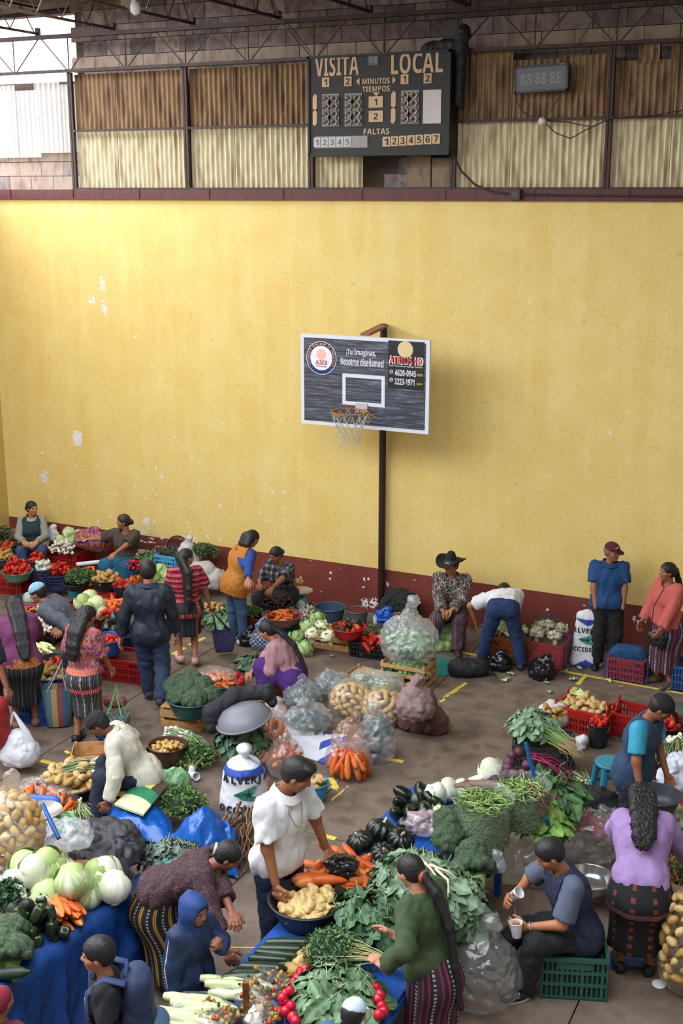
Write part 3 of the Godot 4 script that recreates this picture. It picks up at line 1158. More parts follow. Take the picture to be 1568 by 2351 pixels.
func pose(S: Dictionary) -> Dictionary:
	var H: float = S.h
	var J := {}
	var P: Vector3 = Vector3(0, .53 * H, 0) + S.get("hip", Vector3.ZERO)
	var Y := Basis(Vector3.UP, deg_to_rad(S.get("twist", .0)))
	var B := Y * Basis(Vector3.BACK, deg_to_rad(S.get("roll", .0))) * Basis(Vector3.RIGHT, deg_to_rad(S.get("lean", .0)))
	J.P = P
	J.B = B
	J.Y = Y
	var w: float = .108 if S.get("male", true) else .1
	J.chest = P + B.y * .285 * H
	var sh := [J.chest + B.x * w * H, J.chest - B.x * w * H]
	J.sh = sh
	var HB := Basis(Vector3.UP, deg_to_rad(S.get("look", .0))) * Basis(Vector3.RIGHT, deg_to_rad(S.get("nod", .0))) * Basis(Vector3.BACK, deg_to_rad(S.get("tilt", .0)))
	J.HB = HB
	J.neck = J.chest + B.y * .02 * H
	var nt: Vector3 = J.neck + (B.y + HB.y * .8).normalized() * .05 * H + B.z * .008 * H
	J.nt = nt
	J.hh = .138 * H * S.get("head", 1.0)
	J.HC = nt + HB.y * .4 * J.hh + HB.z * .12 * J.hh
	J.el = []
	J.wr = []
	for s in 2:
		var sg := 1.0 if s == 0 else -1.0
		var key := "lh" if s == 0 else "rh"
		var tg: Vector3 = sh[s] + Vector3(sg * .05, -.31, .03) * H
		if S.has(key):
			tg = S[key]
		elif S.has(key.to_upper()):
			tg = S.world.affine_inverse() * S[key.to_upper()]
		var pole: Vector3 = S.get("lp" if s == 0 else "rp", B.x * sg * .7 - B.z * .8 - Vector3.UP * .5)
		var q := ik(sh[s], tg, .172 * H, .152 * H, pole)
		J.el.append(q[0])
		J.wr.append(q[1])
	J.hj = []
	J.kn = []
	J.an = []
	for s in 2:
		var sg := 1.0 if s == 0 else -1.0
		var key := "lf" if s == 0 else "rf"
		var hj := P + Y.x * sg * .056 * H - Vector3.UP * .01 * H
		var an: Vector3 = Vector3(sg * .07 * H, .048 * H, -.01)
		if S.has(key):
			an = S[key]
		var q := ik(hj, an, .24 * H, .2345 * H, S.get("lk" if s == 0 else "rk", Y.z + Y.x * sg * .15))
		J.hj.append(hj)
		J.kn.append(q[0])
		J.an.append(q[1])
	return J


func torso_bones(f: Field, J: Dictionary, H: float, ex: float, fat: float, male: bool, hipx := .0) -> void:
	var B: Basis = J.B
	var P: Vector3 = J.P
	var k := .06
	var hr := .068 * H + ex if hipx == .0 else .066 * H + hipx
	f.bone(P + J.Y.x * .04 * H, P - J.Y.x * .04 * H, hr, hr, k)
	f.bone(P + B.y * .05 * H + B.z * .02 * fat, P + B.y * .15 * H + B.z * .015 * fat, (.078 + .022 * fat) * H + ex, (.076 + .014 * fat) * H + ex, k, B.z, .78)
	f.bone(P + B.y * .205 * H + B.x * .045 * H, P + B.y * .205 * H - B.x * .045 * H, .066 * H + ex, .066 * H + ex, k)
	f.bone(J.chest + B.x * .07 * H - B.y * .015 * H, J.chest - B.x * .07 * H - B.y * .015 * H, .042 * H + ex, .042 * H + ex, k)
	if not male:
		for sg in [-1.0, 1.0]:
			f.ell(P + B.y * .195 * H + B.z * .05 * H + B.x * .042 * H * sg, B, V3(.042, .042, .036) * H + Vector3(ex, ex, ex), .04)


func arm_bones(f: Field, J: Dictionary, s: int, H: float, ex: float, upto: float, loose := .0) -> void:
	# upto: 1 is the elbow, 2 the wrist
	var a: Vector3 = J.sh[s]
	var e: Vector3 = J.el[s]
	var w: Vector3 = J.wr[s]
	var k := .03
	if upto < 1.0:
		f.bone(a, a.lerp(e, upto), .034 * H + ex, .029 * H + ex + loose, k, Vector3.ZERO, 1.0, 1)
		return
	f.bone(a, e, .034 * H + ex, .026 * H + ex, k)
	if upto > 1.0:
		f.bone(e, e.lerp(w, upto - 1.0), .0265 * H + ex, .018 * H + ex + loose, k, Vector3.ZERO, 1.0, 1 if upto < 2.0 else 0)


func hand(J: Dictionary, s: int, S: Dictionary) -> Array:
	var H: float = S.h
	var sg := 1.0 if s == 0 else -1.0
	var B: Basis = J.B
	var w: Vector3 = J.wr[s]
	var f: Vector3 = S.get("ld" if s == 0 else "rd", (w - J.el[s]).normalized())
	f = f.normalized()
	var inw: Vector3 = -J.Y.x * sg
	var pn: Vector3 = S.get("ln" if s == 0 else "rn", inw if f.y < -.75 else Vector3.DOWN)
	pn = (pn - f * pn.dot(f)).normalized()
	var th := f.cross(pn)
	if th.dot(J.Y.z + inw * .8 + Vector3.UP * .3) < .0:
		th = -th
	var u := H * .105
	var F := Field.new()
	F.bone(w - f * .2 * u, w + f * .1 * u, .155 * u, .15 * u, .012, pn, .85)
	F.bone(w + f * .2 * u + th * .06 * u, w + f * .5 * u + th * .1 * u, .16 * u, .155 * u, .012, pn, .55)
	F.bone(w + f * .2 * u - th * .06 * u, w + f * .47 * u - th * .12 * u, .15 * u, .14 * u, .012, pn, .55)
	var curl: float = deg_to_rad(S.get("lc" if s == 0 else "rc", 22.0))
	var lens := [.42, .47, .43, .34]
	for q in 4:
		var o := .21 - .145 * q
		var base := w + f * (.53 - .03 * absf(q - 1.3)) * u + th * o * u
		var d := f.rotated(th.cross(f).dot(pn) * th if false else th, .0)
		var spread := th * (1.5 - q) * .05
		d = (f * cos(curl) + pn * sin(curl) + spread).normalized()
		var d2 := (f * cos(curl * 2.3) + pn * sin(curl * 2.3) + spread * .5).normalized()
		var m: Vector3 = base + d * lens[q] * .5 * u
		F.bone(base - d * .08 * u, m, .078 * u, .072 * u, .006)
		F.bone(m, m + d2 * lens[q] * .5 * u, .07 * u, .056 * u, .004)
	var tb := w + f * .16 * u + th * .13 * u
	var td := (f * .62 + th * .75 + pn * .35).normalized()
	var tm := tb + td * .3 * u
	F.bone(tb, tm, .1 * u, .082 * u, .012)
	F.bone(tm, tm + (f * .85 + th * .3 + pn * .4).normalized() * .26 * u, .08 * u, .06 * u, .005)
	return F.run(S.get("fine", .005), null, .0, Vector3.ONE, S.skin)


func head_shape(J: Dictionary, S: Dictionary) -> Array:
	var hh: float = J.hh
	var b: Basis = J.HB
	var o: Vector3 = J.HC
	var F := Field.new()
	F.ell(o + b * V3(0, .14, -.07) * hh, b, V3(.345, .36, .43) * hh, .02)
	F.ell(o + b * V3(0, -.17, .08) * hh, b, V3(.265, .31, .29) * hh, .03)
	F.ell(o + b * V3(0, -.37, .2) * hh, b, V3(.13, .1, .12) * hh, .03)
	for sg in [-1.0, 1.0]:
		F.ell(o + b * Vector3(.17 * sg, -.08, .2) * hh, b, V3(.13, .11, .12) * hh, .03)
		F.ell(o + b * Vector3(.345 * sg, -.04, -.03) * hh, b * Basis(Vector3.UP, .3 * sg), V3(.05, .125, .085) * hh, .006)
	F.bone(o + b * V3(0, .08, .33) * hh, o + b * V3(0, -.09, .42) * hh, .04 * hh, .06 * hh, .012)
	F.ell(o + b * V3(0, -.1, .36) * hh, b, V3(.1, .05, .07) * hh, .01)
	F.bone(o + b * V3(-.16, .1, .28) * hh, o + b * V3(.16, .1, .28) * hh, .06 * hh, .06 * hh, .02)
	F.bone(o + b * V3(-.08, -.235, .32) * hh, o + b * V3(.08, -.235, .32) * hh, .042 * hh, .042 * hh, .012)
	F.bone(o + b * V3(0, -.25, -.06) * hh, J.neck, .2 * hh, .24 * hh, .03)
	var a := F.run(S.get("face", .0065), null, .0, Vector3.ONE, S.skin)
	var ib := b.inverse()
	for q in a[0].size():
		var p: Vector3 = ib * (a[0][q] - o) / hh
		if p.z < .12:
			continue
		var x := absf(p.x)
		var k := 1.0
		var c: Color = S.skin
		if Vector2((x - .155) / .075, (p.y - .02) / .032).length() < 1.0:
			c = Color(.012, .008, .006) if Vector2((x - .15) / .04, (p.y - .02) / .035).length() < 1.0 else Color(.35, .3, .27)
		elif Vector2((x - .16) / .1, (p.y - .115 + (x - .16) * .15) / .022).length() < 1.0:
			c = Color(.02, .013, .01)
		elif Vector2(x / .115, (p.y + .235) / .036).length() < 1.0:
			c = S.skin * Color(.85, .5, .5)
		elif S.get("moustache", false) and Vector2(x / .14, (p.y + .18) / .03).length() < 1.0:
			c = S.skin * .35
		a[2][q] = c
	return a


func hair_shape(J: Dictionary, S: Dictionary) -> Array:
	var hh: float = J.hh
	var b: Basis = J.HB
	var o: Vector3 = J.HC
	var B: Basis = J.B
	var H: float = S.h
	var F := Field.new()
	var st: String = S.hair
	var up := .035 if st == "short" else .02
	F.ell(o + b * V3(0, .15, -.08) * hh, b, Vector3(.365 + up * .5, .375 + up, .45 + up * .5) * hh, .02)
	F.ell(o + b * V3(0, -.05, -.2) * hh, b, V3(.335, .32, .3) * hh, .03)
	F.hollow_ell(o + b * V3(0, -.16, .36) * hh, b, V3(.34, .43, .36) * hh)
	if st == "short":
		F.hollow(o + b * V3(-.5, -.17, .02) * hh, o + b * V3(.5, -.17, .02) * hh, .17 * hh, .17 * hh)
		F.plane(o + b * V3(0, -.24, 0) * hh, -b.y + b.z * .3)
		if S.get("quiff", .0) > .0:
			F.ell(o + b * V3(0, .42, .2) * hh, b, V3(.28, .12, .2) * hh * S.quiff, .02)
	else:
		F.hollow_ell(o + b * V3(0, -.5, .28) * hh, b, V3(.42, .45, .42) * hh)
	if S.has("hat") and S.hat.type == "cap":
		F.plane(o + b * V3(0, .24, 0) * hh, b.y)
	var root := o + b * V3(0, -.02, -.42) * hh
	var back := B.z * -1.0
	if st == "pony" or st == "tail":
		var ln: float = S.get("hair_len", .3)
		var knot := o + b * Vector3(0, S.get("knot", .0), -.53) * hh
		F.ell(knot, b, V3(.13, .13, .12) * hh, .02)
		var way := [knot, J.chest + B.y * .04 * H + back * (.06 * H + .045)]
		for q in 3:
			way.append(J.chest - B.y * ln * (q + .6) * .36 + back * (.095 * H + .05) + B.x * .01 * q)
		for q in 4:
			F.bone(way[q], way[q + 1], .036 - .002 * q, .035 - .004 * q, .02, B.z, .8)
	elif st == "long":
		var ln: float = S.get("hair_len", .35)
		var way := [root, J.chest + B.y * .03 * H + back * (.062 * H + .035)]
		for q in 3:
			way.append(J.chest - B.y * ln * (q + 1) * .28 + back * (.085 * H + .05 + .01 * q))
		for q in 4:
			for sg in [-1.0, .0, 1.0]:
				F.bone(way[q] + b.x * sg * .045, way[q + 1] + b.x * sg * (.05 - .008 * q), .045 - .004 * q, .04 - .007 * q, .02)
	elif st == "bun":
		F.ell(o + b * V3(0, -.1, -.58) * hh, b, V3(.2, .19, .15) * hh, .02)
	elif st == "bob":
		for sg in [-1.0, .0, 1.0]:
			F.bone(root + b.x * sg * .05, root + b.x * sg * .055 - b.y * .1, .05, .045, .03)
	return F.run(S.get("face", .0065) * 1.25, S.nz, S.get("hair_rough", .006), V3(90, 22, 90), Color.WHITE)


func skirt_shape(J: Dictionary, S: Dictionary) -> Array:
	var H: float = S.h
	var K: Dictionary = S.skirt
	var hem: float = K.get("hem", .2)
	var top: Vector3 = J.P + J.B.y * .055 * H
	var mid: Vector3 = (J.an[0] + J.an[1]) * .5
	var fl: float = K.get("flare", 1.0)
	var f: float = S.get("fat", .4)
	var m := MB.new()
	var g := []
	var ph := H * 7.0
	for r in 17:
		var t := r / 16.0
		var c := top.lerp(Vector3(mid.x, hem, mid.z) + K.get("shift", Vector3.ZERO), t)
		var hipb := exp(-pow((t - .25) * 4.0, 2.0))
		c -= J.Y.z * .03 * H * hipb * (1.0 if S.get("lean", .0) < 30.0 else 1.8)
		var rx := lerpf(.092 + .02 * f, .118 * fl, smoothstep(.0, .9, t)) * H + .022 * H * hipb * (1.0 + f)
		var rz := lerpf(.078 + .025 * f, .105 * fl, smoothstep(.0, .9, t)) * H + .02 * H * hipb * (1.0 + f)
		var row := PackedVector3Array()
		for q in 64:
			var a := TAU * q / 64.0
			var w := 1.0 + .05 * t * sin(a * 7.0 + ph) + .03 * t * sin(a * 13.0 + ph * 2.0 + t * 3.0)
			row.append(c + J.Y.x * cos(a) * rx * w + J.Y.z * sin(a) * rz * w)
		g.append(row)
	var row2 := PackedVector3Array()
	for q in 64:
		row2.append(g[16][q].lerp(Vector3(mid.x, hem + .02, mid.z), .06) + V3(0, .012, 0))
	g.append(row2)
	m.rows(g, true)
	return [m.v, m.n, m.c, m.t, m.i]


func person_shape(k: int) -> void:
	var S: Dictionary = crowd[k]
	var H: float = S.h
	var male: bool = S.get("male", true)
	var J := pose(S)
	S.J = J
	var out := []
	var fat: float = S.get("fat", .3)
	var cell: float = S.get("cell", .016)
	var cl: float = S.get("cloth_cell", .014)
	# one skin from crown to toes
	var F := Field.new()
	torso_bones(F, J, H, -.012, fat * .7, male)
	F.bone(J.neck - J.B.y * .02 * H, J.nt, .034 * H, .031 * H, .03)
	for s in 2:
		arm_bones(F, J, s, H, -.002, 2.0)
		F.bone(J.hj[s], J.kn[s], .048 * H, .034 * H, .03)
		F.bone(J.kn[s], J.an[s], .033 * H, .021 * H, .02)
		F.bone(J.kn[s].lerp(J.an[s], .2) - J.Y.z * .008 * H, J.kn[s].lerp(J.an[s], .5) - J.Y.z * .006 * H, .03 * H, .026 * H, .02)
		var fd := foot_dir(J, S, s)
		F.bone(J.an[s] - Vector3(0, .02 * H, 0) - fd * .015 * H, J.an[s] - Vector3(0, .027 * H, 0) + fd * .085 * H, .024 * H, .018 * H, .02)
	var body := F.run(cell, null, .0, Vector3.ONE, S.skin)
	Field.join(body, head_shape(J, S))
	for s in 2:
		if not S.get("no_hands", false):
			Field.join(body, hand(J, s, S))
	out.append(["body", body, S.skin_mat])
	if S.get("hair", "") != "":
		out.append(["hair", hair_shape(J, S), S.hair_mat])
	# upper garment
	if S.has("top"):
		var K: Dictionary = S.top
		var G := Field.new()
		var ex: float = K.get("ex", .014)
		var px: float = S.pants.get("ex", .014) + .016 if S.has("pants") and K.get("drop", .07) > .0 else .0
		torso_bones(G, J, H, ex, fat, male, px)
		var sl: float = K.get("sleeve", .62)
		if sl > .0:
			for s in 2:
				arm_bones(G, J, s, H, ex * K.get("sleeve_ex", .8), sl, K.get("loose", .008))
		var drop: float = K.get("drop", .07)
		if drop > .06:
			G.bone(J.P - J.Y.y * (drop - .04) * H + J.Y.x * .035 * H, J.P - J.Y.y * (drop - .04) * H - J.Y.x * .035 * H, K.get("hipr", .066) * H + ex + fat * .012, K.get("hipr", .066) * H + ex + fat * .012, .06)
		var hn: Vector3 = J.B.y.lerp(J.Y.y, K.get("level", .5))
		G.plane(J.P - hn * drop * H, -hn)
		var no: float = K.get("neck", .044)
		G.hollow(J.neck + J.B.y * .012 * H + J.B.z * .012 * H, J.neck + J.B.y * .2 * H + J.B.z * .03 * H, no * H, no * H + .05)
		out.append([K.get("name", "shirt"), G.run(cl, S.nz, K.get("fold", .01 if S.has("vest") else .03), K.get("grain", V3(8, 4, 8))), K.mat])
		if K.has("collar"):
			out.append(["collar", collar_shape(J, H, no + .006, K.get("collar_h", .022)), K.collar])
	if S.has("vest"):
		var K: Dictionary = S.vest
		var G := Field.new()
		torso_bones(G, J, H, K.get("ex", .028), fat, male, S.pants.get("ex", .014) + .03 if S.has("pants") else .0)
		var drop: float = K.get("drop", .06)
		G.bone(J.P - J.Y.y * (drop - .04) * H + J.Y.x * .035 * H, J.P - J.Y.y * (drop - .04) * H - J.Y.x * .035 * H, .07 * H + .03, .07 * H + .03, .06)
		G.plane(J.P - J.B.y * drop * H, -J.B.y)
		for s in 2:
			G.hollow(J.sh[s] + J.B.y * .03 * H, J.sh[s].lerp(J.el[s], .5), .04 * H, .05 * H)
		G.hollow(J.neck + J.B.y * .004 * H + J.B.z * .012 * H, J.neck + J.B.y * .2 * H, .046 * H, .1)
		out.append(["vest", G.run(cl, S.nz, .022, V3(8, 6, 8)), K.mat])
	if S.has("pants"):
		var K: Dictionary = S.pants
		var G := Field.new()
		var ex: float = K.get("ex", .014)
		G.bone(J.P + J.Y.x * .038 * H, J.P - J.Y.x * .038 * H, .065 * H + ex, .065 * H + ex, .05)
		G.bone(J.P + J.B.y * .05 * H + J.Y.x * .02 * H, J.P + J.B.y * .05 * H - J.Y.x * .02 * H, .06 * H + ex, .06 * H + ex, .05)
		for s in 2:
			G.bone(J.hj[s], J.kn[s], .05 * H + ex, .036 * H + ex, .04)
			G.bone(J.kn[s], J.kn[s].lerp(J.an[s], K.get("len", .98)), .036 * H + ex, .027 * H + ex * 1.2, .03, Vector3.ZERO, 1.0, 1)
		var dr: float = S.top.get("drop", .07) if S.has("top") and S.get("hip", Vector3.ZERO).y > -.2 else .0
		var wl: float = minf(.07, .03 - dr) * H + .26
		G.hollow(J.P + J.B.y * wl, J.P + J.B.y * (wl + .5), .26, .26)
		out.append(["trousers", G.run(cl, S.nz, K.get("fold", .024), V3(7, 9, 7)), K.mat])
	if S.has("skirt"):
		out.append(["skirt", skirt_shape(J, S), S.skirt.mat])
	if S.has("drape"):
		# a skirt over bent legs
		var K: Dictionary = S.drape
		var G := Field.new()
		G.bone(J.P + J.Y.x * .04 * H, J.P - J.Y.x * .04 * H, .09 * H, .09 * H, .06)
		G.bone(J.P + J.B.y * .05 * H, J.P + J.B.y * .06 * H, .08 * H, .08 * H, .05)
		for s in 2:
			G.bone(J.hj[s], J.kn[s], .07 * H, .06 * H, .08)
			G.bone(J.kn[s], J.kn[s].lerp(J.an[s], K.get("len", .8)), .058 * H, .06 * H, .08, Vector3.ZERO, 1.0, 1)
		G.bone(J.kn[0].lerp(J.hj[0], .3), J.kn[1].lerp(J.hj[1], .3), .06 * H, .06 * H, .08)
		G.bone(J.kn[0].lerp(J.an[0], .5), J.kn[1].lerp(J.an[1], .5), .055 * H, .055 * H, .08)
		out.append(["skirt", G.run(cl, S.nz, .024, V3(8, 6, 8)), K.mat])
	if S.has("shoes"):
		for s in 2:
			var G := Field.new()
			var fd := foot_dir(J, S, s)
			var q: Vector3 = J.an[s] - Vector3(0, .018 * H, 0)
			G.bone(q - fd * .022 * H, q + fd * .03 * H - Vector3(0, .004 * H, 0), .031 * H, .03 * H, .02)
			G.bone(q + fd * .03 * H - Vector3(0, .006 * H, 0), q + fd * .095 * H - Vector3(0, .01 * H, 0), .03 * H, .023 * H, .02)
			G.plane(Vector3(0, J.an[s].y - .044 * H, 0), Vector3.DOWN)
			out.append(["shoe", G.run(.01), S.shoes])
			if S.has("soles"):
				var m := MB.new()
				var g := []
				for y in 2:
					var row := PackedVector3Array()
					for a in 16:
						var t := TAU * a / 16.0
						var l := cos(t) * (.09 if cos(t) > 0 else .062) * H
						row.append(Vector3(J.an[s].x, J.an[s].y - .048 * H + y * .014 * H, J.an[s].z) + fd * (l + .03 * H) + fd.cross(Vector3.UP) * sin(t) * .033 * H)
					g.append(row)
				var low := PackedVector3Array()
				for a in 16:
					low.append(Vector3(J.an[s].x, J.an[s].y - .048 * H, J.an[s].z) + fd * .03 * H)
				g.push_front(low)
				m.rows(g, true)
				out.append(["sole", [m.v, m.n, m.c, m.t, m.i], S.soles])
	if S.has("hat"):
		for q in hat_shape(J, S):
			out.append(q)
	S.out = out


func foot_dir(J: Dictionary, S: Dictionary, s: int) -> Vector3:
	var d: Vector3 = J.Y.z + J.Y.x * (.22 if s == 0 else -.22)
	d = S.get("lt" if s == 0 else "rt", d)
	return d.normalized()


func collar_shape(J: Dictionary, H: float, r: float, hgt: float) -> Array:
	var m := MB.new()
	var g := []
	for y in [[1.0, 1.0], [.94, 1.3], [1.5, -.5], [1.6, -.8], [1.45, -.75], [1.0, .6]]:
		var row := PackedVector3Array()
		for q in 28:
			var a := TAU * (q / 28.0) + PI * .5
			var front := maxf(.0, sin(a))
			var rr: float = r * H * lerpf(1.0, y[0], .55)
			row.append(J.neck + J.B.y * H * (.022 + hgt * y[1] * .6 - .03 * front) + J.B.x * cos(a) * rr * 1.05 + J.B.z * (sin(a) * rr + .01 * H))
		g.append(row)
	m.rows(g, true)
	return [m.v, m.n, m.c, m.t, m.i]


func hat_shape(J: Dictionary, S: Dictionary) -> Array:
	var K: Dictionary = S.hat
	var hh: float = J.hh
	var o: Vector3 = J.HC
	var b: Basis = J.HB
	var F := Field.new()
	if K.type == "cap":
		F.ell(o + b * V3(0, .17, -.07) * hh, b, V3(.4, .4, .475) * hh, .02)
		F.plane(o + b * V3(0, .16, 0) * hh, -b.y - b.z * .12)
		var V := Field.new()
		var vd: float = K.get("back", 1.0)
		V.ell(o + b * Vector3(0, .15, .42 * vd) * hh, b * Basis(Vector3.RIGHT, .2 * vd), V3(.32, .03, .38) * hh, .01)
		V.hollow_ell(o + b * V3(0, .13, -.07) * hh, b, V3(.38, .5, .45) * hh)
		return [["cap_crown", F.run(.008, S.nz, .004, V3(12, 12, 12)), K.mat], ["cap_visor", V.run(.007), K.mat]]
	if K.type == "cowboy":
		F.bone(o + b * V3(0, .2, -.06) * hh, o + b * V3(0, .58, -.05) * hh, .43 * hh, .3 * hh, .02, b.x, .85)
		F.hollow_ell(o + b * V3(0, .98, -.05) * hh, b, V3(.09, .2, .34) * hh)
		F.plane(o + b * V3(0, .16, 0) * hh, -b.y)
		var m := MB.new()
		var g := []
		for r in 8:
			for side in 1:
				var row := PackedVector3Array()
				for q in 36:
					var a := TAU * q / 36.0
					var t := r / 7.0
					var rr := lerpf(.4, .98 if r < 7 else .97, t)
					var up := .32 * t * t * pow(absf(cos(a)), 2.2) - .05 * t * absf(sin(a))
					row.append(o + b * Vector3(cos(a) * rr * .86, .2 + up, sin(a) * rr * 1.02 - .06) * hh)
				g.append(row)
		for r in range(7, -1, -1):
			var row := PackedVector3Array()
			for q in 36:
				row.append(g[r][q] - b.y * .006)
			g.append(row)
		m.rows(g, true)
		var band := MB.new()
		band.lathe([Vector2(.44, .2), Vector2(.43, .3)], 28, Transform3D(b.scaled(Vector3(hh, hh, hh)) * Basis.from_scale(V3(.87, 1, 1.0)), o + b * V3(0, 0, -.06) * hh))
		return [["hat_crown", F.run(.008), K.mat], ["hat_brim", [m.v, m.n, m.c, m.t, m.i], K.mat], ["hat_band", [band.v, band.n, band.c, band.t, band.i], K.band]]
	if K.type == "hood":
		F.ell(o + b * V3(0, .1, -.09) * hh, b, V3(.47, .52, .55) * hh, .03)
		F.bone(o + b * V3(0, -.2, -.1) * hh, J.neck - J.B.y * .02, .42 * hh, .5 * hh, .05)
		F.bone(o + b * V3(0, .35, -.3) * hh, o + b * V3(0, .62, -.35) * hh, .2 * hh, .06 * hh, .06)
		F.hollow_ell(o + b * V3(0, -.1, .42) * hh, b, V3(.36, .46, .5) * hh)
		return [["hood", F.run(.01, S.nz, .008, V3(9, 9, 9)), K.mat]]
	return []


func people(list: Array) -> void:
	# the shapes are computed on all cores, the nodes made afterwards
	for S in list:
		var x := Transform3D(Basis(Vector3.UP, deg_to_rad(S.yaw)), S.at)
		S.world = x
		S.nz = noise(crowd.size() + 3, .8, 2)
		S.nz.fractal_type = FastNoiseLite.FRACTAL_RIDGED
		var tone: Color = L(S.get("tone", "8c5c40")) * 1.3
		S.skin = tone
		S.skin_mat = mat("ffffff", .55)
		if not S.has("hair_mat"):
			S.hair_mat = mat("1a1718", .58, {"albedo_texture": tx.hair, "uv1_scale": V3(5, 2, 5)})
		crowd.append(S)
	var id := WorkerThreadPool.add_group_task(person_shape, crowd.size())
	WorkerThreadPool.wait_for_group_task_completion(id)
	for S in crowd:
		var o := thing("person", S.label, "person", S.at, deg_to_rad(S.yaw))
		S.node = o
		var done := {}
		for q in S.out:
			if q[1][0].size():
				var under: String = {"sole": "shoe", "collar": S.top.name if S.has("top") else "", "cap_visor": "cap_crown", "hat_brim": "hat_crown", "hat_band": "hat_crown", "logo": "cap_crown"}.get(q[0], "")
				done[q[0]] = part(done.get(under, o), q[0], MB.made(q[1]), q[2])
		if S.has("tie"):
			var m := MB.new()
			m.lathe([Vector2(.02, -.014), Vector2(.045, -.012), Vector2(.045, .012), Vector2(.02, .014)], 12, Transform3D(S.J.HB * Basis(Vector3.RIGHT, 1.2), S.J.HC + S.J.HB * Vector3(0, S.get("knot", -.08), -.52) * S.J.hh))
			part(done.hair, "hair_tie", m.mesh(), mat(S.tie, .5))
		if S.has("extra"):
			S.extra.call(S, o)
		S.erase("out")


